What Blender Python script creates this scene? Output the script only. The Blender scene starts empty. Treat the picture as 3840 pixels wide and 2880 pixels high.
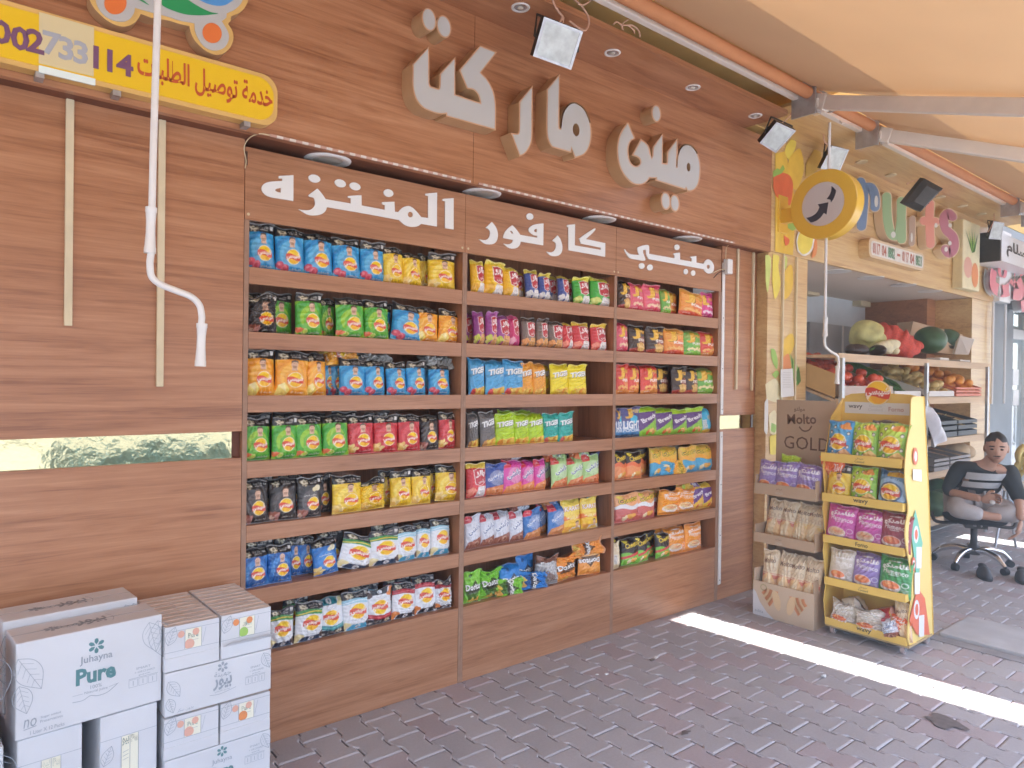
import bpy, bmesh, math, random, unicodedata
import numpy as np
from mathutils import Vector, Matrix
rnd = random.Random(7)
SC = bpy.context.scene
COL = SC.collection
# ---------------------------------------------------------------- camera
CAM_D, CAM_H, FPX = 2.85997, 1.50503, 2661.14      # metres from the wall, height, focal length in photo pixels
AX_R = Vector((0.77141592, -0.63620335, 0.01275861))
AX_U = Vector((-0.00609491, 0.01266206, 0.99990126))
AX_F = Vector((0.63630208, 0.77141751, -0.00589011))
cam_data = bpy.data.cameras.new('camera')
cam_data.sensor_width = 36.0
cam_data.lens = FPX / 3840 * 36.0
cam_data.clip_end = 500
cam_data.clip_start = 0.05
cam = bpy.data.objects.new('camera', cam_data)
COL.objects.link(cam)
m = Matrix.Identity(4)
for i in range(3):
    m[i][0], m[i][1], m[i][2] = AX_R[i], AX_U[i], -AX_F[i]
m[0][3], m[1][3], m[2][3] = 0.0, -CAM_D, CAM_H
cam.matrix_world = m
SC.camera = cam
# ---------------------------------------------------------------- light
SUN_DIR = Vector((0.225, -0.34, 1.0)).normalized()   # from the ground towards the sun
elev = math.asin(SUN_DIR.z)
world = bpy.data.worlds.new('World')
SC.world = world
world.use_nodes = True
wn = world.node_tree
wn.nodes.clear()
sky = wn.nodes.new('ShaderNodeTexSky')
sky.sky_type = 'NISHITA'
sky.sun_disc = False
sky.sun_elevation = elev
sky.sun_rotation = math.atan2(SUN_DIR.x, SUN_DIR.y)
bg = wn.nodes.new('ShaderNodeBackground')
bg.inputs['Strength'].default_value = 0.15
wo = wn.nodes.new('ShaderNodeOutputWorld')
wn.links.new(sky.outputs[0], bg.inputs[0])
wn.links.new(bg.outputs[0], wo.inputs[0])
sun_data = bpy.data.lights.new('sun', 'SUN')
sun_data.energy = 3.2
sun_data.angle = math.radians(0.5)
sun_data.color = (1.0, 0.965, 0.91)
sun = bpy.data.objects.new('sun', sun_data)
sun.rotation_euler = SUN_DIR.to_track_quat('Z', 'Y').to_euler()
sun.location = SUN_DIR * 30
COL.objects.link(sun)
SC.view_settings.view_transform = 'Standard'
SC.view_settings.look = 'None'
SC.view_settings.gamma = 1.0
SC.view_settings.exposure = 3.0
SC.view_settings.use_curve_mapping = False
SC.cycles.max_bounces = 10
SC.cycles.diffuse_bounces = 6
SC.cycles.use_denoising = True
SC.cycles.caustics_reflective = False
SC.cycles.caustics_refractive = False

# ---------------------------------------------------------------- photo pixel -> place
def ray(px, py):
    return AX_F + AX_R * ((px - 1920) / FPX) - AX_U * ((py - 1440) / FPX)
def WP(px, py, y=0.0):                      # on a plane parallel to the shop front
    d = ray(px, py); t = (y + CAM_D) / d.y
    return Vector((t * d.x, y, CAM_H + t * d.z))
def GP(px, py, z=0.0):                      # on a level plane
    d = ray(px, py); t = (z - CAM_H) / d.z
    return Vector((t * d.x, -CAM_D + t * d.y, z))
def XP(px, py, X):                          # on a plane square to the shop front
    d = ray(px, py); t = X / d.x
    return Vector((X, -CAM_D + t * d.y, CAM_H + t * d.z))

# ---------------------------------------------------------------- materials
def srgb(r, g=None, b=None):
    if g is None:
        r, g, b = (int(r[i:i + 2], 16) for i in (1, 3, 5))
    f = lambda c: (c / 255 / 12.92) if c / 255 <= 0.04045 else ((c / 255 + 0.055) / 1.055) ** 2.4
    return (f(r), f(g), f(b))
MATS = {}
def mat(name, col=(0.5, 0.5, 0.5), rough=0.5, metal=0.0, spec=0.5, noise=0.0, nscale=8.0, bump=0.0, bscale=40.0, trans=0.0,
        emit=None, estr=0.0, stretch=None, alpha=1.0, ior=1.45, coat=0.0):
    if name in MATS: return MATS[name]
    M = bpy.data.materials.new(name); M.use_nodes = True
    nt = M.node_tree; b = nt.nodes['Principled BSDF']
    b.inputs['Base Color'].default_value = (*col, 1)
    b.inputs['Roughness'].default_value = rough
    b.inputs['Metallic'].default_value = metal
    b.inputs['Specular IOR Level'].default_value = spec
    b.inputs['Transmission Weight'].default_value = trans
    b.inputs['IOR'].default_value = ior
    b.inputs['Alpha'].default_value = alpha
    b.inputs['Coat Weight'].default_value = coat
    if emit:
        b.inputs['Emission Color'].default_value = (*emit, 1)
        b.inputs['Emission Strength'].default_value = estr
    if noise > 0 or bump > 0:
        tc = nt.nodes.new('ShaderNodeNewGeometry')
        mp = nt.nodes.new('ShaderNodeMapping')
        if stretch: mp.inputs['Scale'].default_value = stretch
        nt.links.new(tc.outputs['Position'], mp.inputs['Vector'])
    if noise > 0:
        n = nt.nodes.new('ShaderNodeTexNoise'); n.inputs['Scale'].default_value = nscale; n.inputs['Detail'].default_value = 6
        r = nt.nodes.new('ShaderNodeValToRGB')
        r.color_ramp.elements[0].position = 0.3; r.color_ramp.elements[1].position = 0.7
        r.color_ramp.elements[0].color = (*[c * (1 - noise) for c in col], 1)
        r.color_ramp.elements[1].color = (*[min(1, c * (1 + noise * 0.6)) for c in col], 1)
        nt.links.new(mp.outputs[0], n.inputs['Vector']); nt.links.new(n.outputs['Fac'], r.inputs[0])
        nt.links.new(r.outputs[0], b.inputs['Base Color'])
    if bump > 0:
        n2 = nt.nodes.new('ShaderNodeTexNoise'); n2.inputs['Scale'].default_value = bscale; n2.inputs['Detail'].default_value = 4
        bp = nt.nodes.new('ShaderNodeBump'); bp.inputs['Strength'].default_value = bump; bp.inputs['Distance'].default_value = 0.01
        nt.links.new(mp.outputs[0], n2.inputs['Vector']); nt.links.new(n2.outputs['Fac'], bp.inputs['Height'])
        nt.links.new(bp.outputs[0], b.inputs['Normal'])
    MATS[name] = M
    return M

def wood(name, dark, mid, light, axis='x', freq=1.0, rough=0.42, slope=0.0):
    """laminate with long wavy grain running along one axis (world position)"""
    if name in MATS: return MATS[name]
    M = bpy.data.materials.new(name); M.use_nodes = True
    nt = M.node_tree; b = nt.nodes['Principled BSDF']; L = nt.links.new
    g = nt.nodes.new('ShaderNodeNewGeometry')
    mp = nt.nodes.new('ShaderNodeMapping')
    sc = {'x': (0.62, 6, 15), 'y': (6, 0.62, 15), 'z': (15, 6, 0.55)}[axis]
    mp.inputs['Scale'].default_value = tuple(s * freq for s in sc)
    mp.inputs['Rotation'].default_value = (0, slope, 0)
    L(g.outputs['Position'], mp.inputs['Vector'])
    n1 = nt.nodes.new('ShaderNodeTexNoise'); n1.inputs['Scale'].default_value = 0.8; n1.inputs['Detail'].default_value = 3; n1.inputs['Distortion'].default_value = 0.9
    n2 = nt.nodes.new('ShaderNodeTexNoise'); n2.inputs['Scale'].default_value = 3.2; n2.inputs['Detail'].default_value = 5; n2.inputs['Distortion'].default_value = 1.0; n2.inputs['Roughness'].default_value = 0.6
    n3 = nt.nodes.new('ShaderNodeTexNoise'); n3.inputs['Scale'].default_value = 14; n3.inputs['Detail'].default_value = 2
    for n in (n1, n2, n3): L(mp.outputs[0], n.inputs['Vector'])
    a = nt.nodes.new('ShaderNodeMath'); a.operation = 'MULTIPLY_ADD'; a.inputs[1].default_value = 0.36
    L(n1.outputs['Fac'], a.inputs[0])
    a2 = nt.nodes.new('ShaderNodeMath'); a2.operation = 'MULTIPLY'; a2.inputs[1].default_value = 0.48
    L(n2.outputs['Fac'], a2.inputs[0]); L(a2.outputs[0], a.inputs[2])
    a3 = nt.nodes.new('ShaderNodeMath'); a3.operation = 'MULTIPLY_ADD'; a3.inputs[1].default_value = 0.16
    L(n3.outputs['Fac'], a3.inputs[0]); L(a.outputs[0], a3.inputs[2])
    r = nt.nodes.new('ShaderNodeValToRGB')
    e = r.color_ramp.elements
    e[0].position = 0.37; e[0].color = (*dark, 1)
    e[1].position = 0.63; e[1].color = (*light, 1); b.inputs['Coat Weight'].default_value = 0.35; b.inputs['Coat Roughness'].default_value = 0.30
    k = e.new(0.47); k.color = (*mid, 1)
    L(a3.outputs[0], r.inputs[0]); L(r.outputs[0], b.inputs['Base Color'])
    b.inputs['Roughness'].default_value = rough
    b.inputs['Specular IOR Level'].default_value = 0.4
    MATS[name] = M
    return M

def print_mat(name='printed_foil', rough=0.32, bump=0.35, bscale=38, metal=0.0, coat=0.25):
    """printed packaging: the colour comes from the print stored on the mesh"""
    if name in MATS: return MATS[name]
    M = bpy.data.materials.new(name); M.use_nodes = True
    nt = M.node_tree; b = nt.nodes['Principled BSDF']; L = nt.links.new
    a = nt.nodes.new('ShaderNodeAttribute'); a.attribute_name = 'Col'
    L(a.outputs['Color'], b.inputs['Base Color'])
    b.inputs['Roughness'].default_value = rough; b.inputs['Metallic'].default_value = metal
    b.inputs['Coat Weight'].default_value = coat; b.inputs['Coat Roughness'].default_value = 0.2
    if bump:
        g = nt.nodes.new('ShaderNodeNewGeometry')
        n = nt.nodes.new('ShaderNodeTexNoise'); n.inputs['Scale'].default_value = bscale; n.inputs['Detail'].default_value = 3; n.inputs['Distortion'].default_value = 0.8
        bp = nt.nodes.new('ShaderNodeBump'); bp.inputs['Strength'].default_value = bump; bp.inputs['Distance'].default_value = 0.006
        L(g.outputs['Position'], n.inputs['Vector']); L(n.outputs['Fac'], bp.inputs['Height']); L(bp.outputs[0], b.inputs['Normal'])
    MATS[name] = M
    return M

# ---------------------------------------------------------------- lettering
SHAPES = {}
for cp in range(0xFE80, 0xFEFD):
    d = unicodedata.decomposition(chr(cp)).split()
    if len(d) == 2: SHAPES.setdefault(chr(int(d[1], 16)), {})[d[0][1:-1]] = chr(cp)
SHAPES['ی'] = SHAPES['ى'] = {'isolated': '\ufeef', 'final': '\ufef0', 'initial': '\ufef3', 'medial': '\ufef4'}
def arabic(s):
    """join the letters and put them in left to right drawing order"""
    if not any('\u0600' <= c <= '\u06ff' for c in s): return s
    out = []
    for i, c in enumerate(s):
        f = SHAPES.get(c)
        if not f: out.append(c); continue
        p = SHAPES.get(s[i - 1], {}) if i else {}
        n = SHAPES.get(s[i + 1], {}) if i + 1 < len(s) else {}
        before = 'initial' in p and 'final' in f
        after = 'final' in n and 'initial' in f
        k = 'medial' if before and after and 'medial' in f else 'final' if before else 'initial' if after else 'isolated'
        out.append(f.get(k, f.get('isolated', c)))
    return ''.join(reversed(out))
TEXTS = {}
def text_mesh(s, bold=0.0, res=2, shear=0.0):
    """triangulated outline of a word, scaled to height 1 and starting at 0,0: (points Nx2, triangles, aspect)"""
    key = (s, bold, res, shear)
    if key in TEXTS: return TEXTS[key]
    c = bpy.data.curves.new('word', 'FONT'); c.body = arabic(s); c.resolution_u = res; c.offset = bold; c.fill_mode = 'FRONT' if hasattr(c, 'fill_mode') else c.fill_mode
    c.shear = shear
    o = bpy.data.objects.new('word', c); COL.objects.link(o)
    dg = bpy.context.evaluated_depsgraph_get(); dg.update()
    me = bpy.data.meshes.new_from_object(o.evaluated_get(dg), depsgraph=dg)
    me.calc_loop_triangles()
    v = np.array([(p.co.x, p.co.y) for p in me.vertices]) if len(me.vertices) else np.zeros((1, 2))
    t = [tuple(x.vertices) for x in me.loop_triangles]
    bpy.data.objects.remove(o); bpy.data.curves.remove(c); bpy.data.meshes.remove(me)
    v = v - v.min(0); h = max(v[:, 1].max(), 1e-6); v = v / h
    TEXTS[key] = (v, t, v[:, 0].max())
    return TEXTS[key]

# ---------------------------------------------------------------- mesh building
def catmull(pts, n=6, closed=False):
    P = [Vector(p) for p in pts]; out = []
    N = len(P); rng = range(N if closed else N - 1)
    for i in rng:
        a = P[(i - 1) % N] if closed or i > 0 else P[0]
        b = P[i]; c = P[(i + 1) % N]
        d = P[(i + 2) % N] if closed or i + 2 < N else P[-1]
        for k in range(n):
            t = k / n
            out.append(0.5 * ((2 * b) + (c - a) * t + (2 * a - 5 * b + 4 * c - d) * t * t + (3 * b - a - 3 * c + d) * t ** 3))
    if not closed: out.append(P[-1])
    return out

class MB:
    """collects shapes and links them as ONE mesh object"""
    def __init__(s): s.v, s.f, s.m, s.mats, s.sm = [], [], [], [], []
    def mi(s, M):
        if M not in s.mats: s.mats.append(M)
        return s.mats.index(M)
    def add(s, verts, faces, M, smooth=False):
        o = len(s.v); k = s.mi(M)
        s.v += [tuple(p) for p in verts]
        for f in faces:
            s.f.append(tuple(i + o for i in f)); s.m.append(k); s.sm.append(smooth)
        return s
    def quad(s, a, b, c, d, M): return s.add([a, b, c, d], [(0, 1, 2, 3)], M)
    def box(s, x0, x1, y0, y1, z0, z1, M, T=None):
        P = [Vector((x, y, z)) for x in (x0, x1) for y in (y0, y1) for z in (z0, z1)]
        if T is not None: P = [T @ p for p in P]
        return s.add(P, [(0, 1, 3, 2), (4, 6, 7, 5), (0, 4, 5, 1), (2, 3, 7, 6), (0, 2, 6, 4), (1, 5, 7, 3)], M)
    def bar(s, a, b, w, h, M, up=(0, 0, 1)):
        a, b = Vector(a), Vector(b); d = (b - a).normalized(); up = Vector(up)
        x = d.cross(up)
        if x.length < 1e-4: x = d.cross(Vector((1, 0, 0)))
        x.normalize(); z = x.cross(d)
        P = [p + x * sx * w / 2 + z * sz * h / 2 for p in (a, b) for sx in (-1, 1) for sz in (-1, 1)]
        return s.add(P, [(0, 1, 3, 2), (4, 6, 7, 5), (0, 4, 5, 1), (2, 3, 7, 6), (0, 2, 6, 4), (1, 5, 7, 3)], M)
    def tube(s, pts, r, M, n=10, cap=True):
        pts = [Vector(p) for p in pts]; R = r if isinstance(r, (list, tuple)) else [r] * len(pts)
        rings = []; prev = None
        for i, p in enumerate(pts):
            d = (pts[min(i + 1, len(pts) - 1)] - pts[max(i - 1, 0)])
            d = d.normalized() if d.length > 1e-9 else Vector((0, 0, 1))
            if prev is None:
                x = d.cross(Vector((0, 0, 1)))
                if x.length < 1e-3: x = d.cross(Vector((1, 0, 0)))
            else: x = prev - d * prev.dot(d)
            x.normalize(); prev = x; y = d.cross(x)
            rings.append([p + (x * math.cos(2 * math.pi * k / n) + y * math.sin(2 * math.pi * k / n)) * R[i] for k in range(n)])
        V = [q for r_ in rings for q in r_]; F = []
        for i in range(len(rings) - 1):
            for k in range(n):
                F.append((i * n + k, i * n + (k + 1) % n, (i + 1) * n + (k + 1) % n, (i + 1) * n + k))
        s.add(V, F, M, True)
        if cap:
            s.add(rings[0], [tuple(reversed(range(n)))], M); s.add(rings[-1], [tuple(range(n))], M)
        return s
    def ell(s, c, r, M, nu=16, nv=10, T=None, fn=None):
        c = Vector(c); V = []; F = []
        for j in range(nv + 1):
            ph = math.pi * j / nv
            for i in range(nu):
                th = 2 * math.pi * i / nu
                q = Vector((math.sin(ph) * math.cos(th), math.sin(ph) * math.sin(th), math.cos(ph)))
                if fn: q = q * fn(q)
                q = Vector((q.x * r[0], q.y * r[1], q.z * r[2]))
                if T is not None: q = T @ q
                V.append(c + q)
        for j in range(nv):
            for i in range(nu):
                F.append((j * nu + i, (j + 1) * nu + i, (j + 1) * nu + (i + 1) % nu, j * nu + (i + 1) % nu))
        return s.add(V, F, M, True)
    def disc(s, c, ax, ay, r0, r1, M, n=32):
        """flat ring (r0=0: disc) spanned by two unit axes"""
        c, ax, ay = Vector(c), Vector(ax), Vector(ay)
        P = lambda r: [c + (ax * math.cos(2 * math.pi * k / n) + ay * math.sin(2 * math.pi * k / n)) * r for k in range(n)]
        if r0 <= 0: return s.add(P(r1), [tuple(range(n))], M)
        return s.add(P(r0) + P(r1), [(k, n + k, n + (k + 1) % n, (k + 1) % n) for k in range(n)], M)
    def poly(s, outer, holes, to3, M, M2=None, depth=None):
        """flat polygon with holes through to3(p, d); with depth: walls from d=0 to d=depth in M2"""
        bm = bmesh.new(); loops = []
        for lp in [outer] + list(holes):
            vs = [bm.verts.new((p[0], p[1], 0)) for p in lp]
            loops.append([bm.edges.new((vs[i], vs[(i + 1) % len(vs)])) for i in range(len(vs))])
        bmesh.ops.triangle_fill(bm, use_beauty=True, use_dissolve=False, edges=[e for l in loops for e in l])
        bm.verts.index_update()
        P = [tuple(v.co) for v in bm.verts]; F = [tuple(v.index for v in f.verts) for f in bm.faces]
        bm.free()
        s.add([to3((p[0], p[1]), 0.0) for p in P], F, M)
        if depth is not None:
            for lp in [outer] + list(holes):
                n = len(lp)
                s.add([to3(p, 0.0) for p in lp] + [to3(p, depth) for p in lp], [(i, (i + 1) % n, n + (i + 1) % n, n + i) for i in range(n)], M2 or M)
        return s
    def text(s, string, o, ax, ay, h, M, bold=0.0, align='c', width=None, res=2, shear=0.0, depth=0.0):
        """flat lettering: o = anchor, ax / ay = unit axes of the writing, h = height; width squeezes it"""
        v, t, asp = text_mesh(string, bold, res, shear)
        o, ax, ay = Vector(o), Vector(ax), Vector(ay)
        sx = h if width is None else width / asp
        off = {'c': asp / 2, 'l': 0, 'r': asp}[align]
        V = [o + ax * ((p[0] - off) * sx) + ay * ((p[1] - 0.5) * h) for p in v]
        s.add(V, t, M)
        return s
    def build(s, name, parent=None, bevel=0.0, seg=2, smooth_angle=None, thing=None):
        me = bpy.data.meshes.new(name)
        V = s.v
        if parent is not None:
            inv = WM[parent.name].inverted(); V = [tuple(inv @ Vector(p)) for p in V]
        me.from_pydata(V, [], s.f)
        for M in s.mats: me.materials.append(M)
        me.polygons.foreach_set('material_index', s.m)
        me.polygons.foreach_set('use_smooth', s.sm)
        me.update()
        o = bpy.data.objects.new(name, me); COL.objects.link(o)
        if parent is not None:
            o.parent = parent; WM[o.name] = WM[parent.name]
        else: WM[o.name] = Matrix.Identity(4)
        if bevel > 0:
            b = o.modifiers.new('bevel', 'BEVEL'); b.width = bevel; b.segments = seg; b.limit_method = 'ANGLE'; b.angle_limit = math.radians(40)
        return o
WM = {}
def tag(o, label=None, cat=None, group=None, kind=None):
    if label:
        assert 4 <= len(label.split()) <= 16, (len(label.split()), label)
        o['label'] = label
    if cat: o['category'] = cat
    if group: o['group'] = group
    if kind: o['kind'] = kind
    return o
def thing(name, label, cat, loc, rz=0.0, group=None):
    o = bpy.data.objects.new(name, None); COL.objects.link(o)
    o.location = loc; o.rotation_euler = (0, 0, rz); o.empty_display_size = 0.1
    WM[o.name] = Matrix.Translation(Vector(loc)) @ Matrix.Rotation(rz, 4, 'Z')
    return tag(o, label, cat, group)
def local(root):
    """builder whose shapes are given in the thing's own axes"""
    class L(MB):
        def build(s, name, parent=None, **k):
            s.v = [tuple(WM[root.name] @ Vector(p)) for p in s.v]
            return MB.build(s, name, parent or root, **k)
    return L()
def copy_tree(o, parent=None, loc=None, rot=None, mtx=None):
    c = o.copy(); COL.objects.link(c)
    if parent is not None: c.parent = parent
    if loc is not None: c.location = loc
    if rot is not None: c.rotation_euler = rot
    for ch in list(o.children): copy_tree(ch, c)
    return c
# ================================================================ setting and shop front
WOOD = wood('walnut_laminate', (0.27, 0.105, 0.045), (0.40, 0.175, 0.080), (0.52, 0.26, 0.135))
WOOD2 = wood('shelf_laminate', (0.26, 0.105, 0.047), (0.38, 0.175, 0.085), (0.48, 0.245, 0.135), freq=1.5, slope=0.02)
WOODV = wood('shelf_laminate_upright', (0.20, 0.070, 0.026), (0.33, 0.130, 0.055), (0.44, 0.20, 0.10), axis='z', freq=1.6)
WOODY = wood('pale_oak_laminate', (0.46, 0.26, 0.10), (0.62, 0.40, 0.17), (0.74, 0.55, 0.28), freq=0.8)
EDGE = mat('laminate_edge', (0.34, 0.20, 0.13), 0.5, noise=0.15, nscale=30)
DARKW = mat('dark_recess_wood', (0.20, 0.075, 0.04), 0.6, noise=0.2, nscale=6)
WHITE = mat('white_enamel', (0.78, 0.77, 0.74), 0.35, noise=0.05, nscale=20)
CREAM = mat('cream_plastic', (0.70, 0.60, 0.40), 0.5, noise=0.08, nscale=14)
DARKM = mat('dark_metal', (0.06, 0.055, 0.05), 0.5, metal=0.3, noise=0.3, nscale=30)
STEEL = mat('galvanised_steel', (0.50, 0.51, 0.53), 0.4, metal=0.7, noise=0.2, nscale=20)
CHROME = mat('chromed_steel', (0.75, 0.75, 0.76), 0.15, metal=1.0)
CONC = mat('grey_concrete', (0.46, 0.46, 0.47), 0.85, noise=0.18, nscale=5, bump=0.2, bscale=60)
PLAST = mat('yellow_plaster', (0.72, 0.50, 0.18), 0.8, noise=0.12, nscale=4)
GOLD = mat('gold_mirror', (0.52, 0.47, 0.27), 0.08, metal=1.0, bump=0.22, bscale=9)
BLACKP = mat('black_rubber', (0.025, 0.025, 0.025), 0.6)

# ---- paving: double-T blocks, one sheet, shaded as blocks
def paving_mat():
    M = bpy.data.materials.new('block_paving'); M.use_nodes = True
    nt = M.node_tree; b = nt.nodes['Principled BSDF']; L = nt.links.new
    g = nt.nodes.new('ShaderNodeNewGeometry'); s = nt.nodes.new('ShaderNodeSeparateXYZ'); L(g.outputs['Position'], s.inputs[0])
    def mth(op, a, b_=None, c=None):
        n = nt.nodes.new('ShaderNodeMath'); n.operation = op
        for i, q in enumerate((a, b_, c)):
            if q is None: continue
            if isinstance(q, (int, float)): n.inputs[i].default_value = q
            else: L(q, n.inputs[i])
        return n.outputs[0]
    at = nt.nodes.new('ShaderNodeAttribute'); at.attribute_name = 'Col'
    n1 = nt.nodes.new('ShaderNodeTexNoise'); n1.inputs['Scale'].default_value = 2.2; n1.inputs['Detail'].default_value = 7
    n2 = nt.nodes.new('ShaderNodeTexNoise'); n2.inputs['Scale'].default_value = 90; n2.inputs['Detail'].default_value = 3
    n3 = nt.nodes.new('ShaderNodeTexNoise'); n3.inputs['Scale'].default_value = 7; n3.inputs['Detail'].default_value = 3
    for n in (n1, n2, n3): L(g.outputs['Position'], n.inputs['Vector'])
    v = mth('MULTIPLY_ADD', n1.outputs['Fac'], 0.35, 0.83)
    v = mth('MULTIPLY', v, mth('MULTIPLY_ADD', n2.outputs['Fac'], 0.22, 0.89))
    spot = nt.nodes.new('ShaderNodeMapRange'); spot.inputs[1].default_value = 0.70; spot.inputs[2].default_value = 0.76
    spot.inputs[3].default_value = 1.0; spot.inputs[4].default_value = 0.84; L(n3.outputs['Fac'], spot.inputs[0])
    v = mth('MULTIPLY', v, spot.outputs[0])
    mx = nt.nodes.new('ShaderNodeVectorMath'); mx.operation = 'SCALE'; L(at.outputs['Color'], mx.inputs[0]); L(v, mx.inputs['Scale'])
    L(mx.outputs[0], b.inputs['Base Color'])
    b.inputs['Roughness'].default_value = 0.82
    bp = nt.nodes.new('ShaderNodeBump'); bp.inputs['Strength'].default_value = 0.35; bp.inputs['Distance'].default_value = 0.004
    L(n2.outputs['Fac'], bp.inputs['Height']); L(bp.outputs[0], b.inputs['Normal'])
    return M
PAVE = paving_mat()
def paving():
    """every block modelled with a chamfer inside one sheet; joints are the sheet below"""
    P, Q = 0.2815, 0.2000                      # lattice along the shop front / towards the street
    ox, oy = 2.0737 * 0 + GP(2073.8, 2766).x, GP(2073.8, 2766).y
    hw, ww, g = 0.0795, 0.0575, 0.0022
    def outline(k):
        W, N, h, c = hw - g - k, ww - g - k, Q / 2 - g - k, 0.022
        # head wide at both ends, waist narrow, slanted shoulders
        a = 0.052; b_ = 0.052 - c
        return [(-W, -h), (W, -h), (W, -a), (N, -b_), (N, b_), (W, a), (W, h), (-W, h), (-W, a), (-N, b_), (-N, -b_), (-W, -a)]
    V = []; F = []; C = []
    O0, O1 = outline(0.0), outline(0.0075)
    r = random.Random(3)
    for i in range(-10, 56):
        for j in range(-2, 34):
            for half in (0, 1):
                # joint of the first lattice point is the left end of a head
                x = ox + hw + (i + 0.5 * half) * P
                y = oy + Q / 2 - (j - 16 + 0.5 * half) * Q
                if y > 0.09 or y < -5 or x < -2.2 or x > 12: continue
                if 4.70 < x < 5.6 and -1.72 < y < -1.2 and False: continue
                dz = r.uniform(-0.0015, 0.0015); tx = r.uniform(-0.003, 0.003); ty = r.uniform(-0.003, 0.003)
                base = srgb(184, 180, 182) if r.random() < 0.75 else srgb(184, 172, 174)
                k = r.uniform(0.93, 1.05); cc = tuple(c * k * 0.80 for c in base)
                n = len(V)
                V += [(x + p[0], y + p[1], -0.010) for p in O0]
                V += [(x + p[0], y + p[1], -0.0045 + dz + tx * p[0] + ty * p[1]) for p in O0]
                V += [(x + p[0], y + p[1], dz + tx * p[0] + ty * p[1]) for p in O1]
                C += [tuple(c * 0.75 for c in cc)] * 12 + [tuple(min(1, c * 1.35) for c in cc)] * 12 + [cc] * 12  # chamfer ring painted lighter: cement dust plus the light it catches
                for q in range(12):
                    q2 = (q + 1) % 12
                    F += [(n + q, n + q2, n + 12 + q2, n + 12 + q), (n + 12 + q, n + 12 + q2, n + 24 + q2, n + 24 + q)]
                F += [tuple(n + 24 + q for q in (0, 1, 2, 11)), tuple(n + 24 + q for q in (2, 3, 10, 11)), tuple(n + 24 + q for q in (3, 4, 9, 10)),
                      tuple(n + 24 + q for q in (4, 5, 8, 9)), tuple(n + 24 + q for q in (5, 6, 7, 8))]
    me = bpy.data.meshes.new('pavement'); me.from_pydata(V, [], F); me.materials.append(PAVE)
    ca = me.color_attributes.new('Col', 'FLOAT_COLOR', 'POINT')
    ca.data.foreach_set('color', np.array([(*c, 1) for c in C], dtype=np.float32).ravel())
    me.update()
    o = bpy.data.objects.new('pavement', me); COL.objects.link(o); tag(o, kind='structure')
paving()
sand = mat('joint_sand', (0.27, 0.26, 0.255), 0.9, noise=0.2, nscale=30)
b = MB(); b.quad((-26, -34, -0.012), (38, -34, -0.012), (38, 14, -0.012), (-26, 14, -0.012), sand)
tag(b.build('ground'), kind='structure')
street = mat('street_surface', (0.37, 0.37, 0.375), 0.9, noise=0.2, nscale=3)
b = MB(); b.box(-26, 38, -34, -5.0, -0.2, -0.006, street); tag(b.build('street'), kind='structure')

# ---- mini market building
bld = thing('mini_market_building', 'wood clad mini market front with a deep fascia over snack shelves', 'shop front', (2.5, 0, 0))
FY = -0.10      # fascia face
b = MB()                                                   # left pier: two laminate boards, gap strip between
b.box(-3.2, 0.969, 0.0, 0.06, 1.2865, 2.47, WOOD); b.build('pier_panel', bld, bevel=0.0015)
b = MB(); b.box(-3.2, 0.969, 0.0, 0.06, 0.0, 1.1815, WOOD); b.build('pier_panel', bld, bevel=0.0015)
b = MB(); b.box(-3.2, 0.933, 0.012, 0.06, 1.1815, 1.2865, GOLD); b.build('mirror_strip', bld)
b = MB(); b.box(0.933, 0.969, 0.03, 0.06, 1.1815, 1.2865, DARKW); b.build('strip_recess', bld)
b = MB()                                                   # right pier
b.box(4.222, 4.656, 0.0, 0.06, 1.275, 2.47, WOOD); b.build('pier_panel', bld, bevel=0.0015)
b = MB(); b.box(4.222, 4.656, 0.0, 0.06, 0.0, 1.180, WOOD); b.build('pier_panel', bld, bevel=0.0015)
b = MB(); b.box(4.225, 4.615, 0.012, 0.06, 1.180, 1.275, GOLD); b.build('mirror_strip', bld)
b = MB(); b.box(4.615, 4.656, 0.03, 0.06, 1.180, 1.275, DARKW); b.build('strip_recess', bld)
b = MB(); b.box(4.620, 4.656, 0.06, 0.3, 0, 2.47, WOOD); b.build('pier_side', bld)
b = MB()                                                   # fascia board, two sheets with a seam
seam = WP(1776, 500, FY).x
b.box(-3.2, seam - 0.0012, FY, FY + 0.03, 2.444, 3.25, WOOD); b.build('fascia_panel', bld, bevel=0.001)
b = MB(); b.box(seam + 0.0012, 4.667, FY, FY + 0.03, 2.4438, 3.25, WOOD); b.build('fascia_panel', bld, bevel=0.001)
b = MB()
b.box(-3.2, 4.667, FY + 0.03, 0.55, 2.447, 2.49, DARKW)    # lower soffit above the shelves
b.build('lower_soffit', bld)
b = MB()
b.box(-3.2, 4.30, -0.405, FY + 0.03, 3.25, 3.262, WOOD); b.build('upper_soffit', bld)
b = MB(); b.box(-3.2, 4.301, -0.417, -0.405, 3.2485, 3.282, WOOD); b.box(4.30, 4.312, -0.417, FY, 3.2487, 3.282, WOOD); b.build('soffit_lip', bld, bevel=0.001)
b = MB(); b.box(-3.4, 4.66, 0.56, 0.7, 0, 4.6, DARKW); b.box(-3.4, 4.66, 0.06, 0.56, 2.5, 4.6, PLAST); b.build('inner_wall', bld)
b = MB(); b.box(-3.4, 4.66, -0.05, 0.06, 3.335, 4.6, PLAST); b.build('upper_wall', bld)
b = MB(); b.box(-3.4, 4.66, -0.9, -0.051, 3.44, 3.50, PLAST); b.build('yellow_ledge', bld)
b = MB(); b.box(-3.5, 20, -1.50, 0.7, 4.25, 4.5, PLAST); b.build('balcony_slab', bld)
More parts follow.
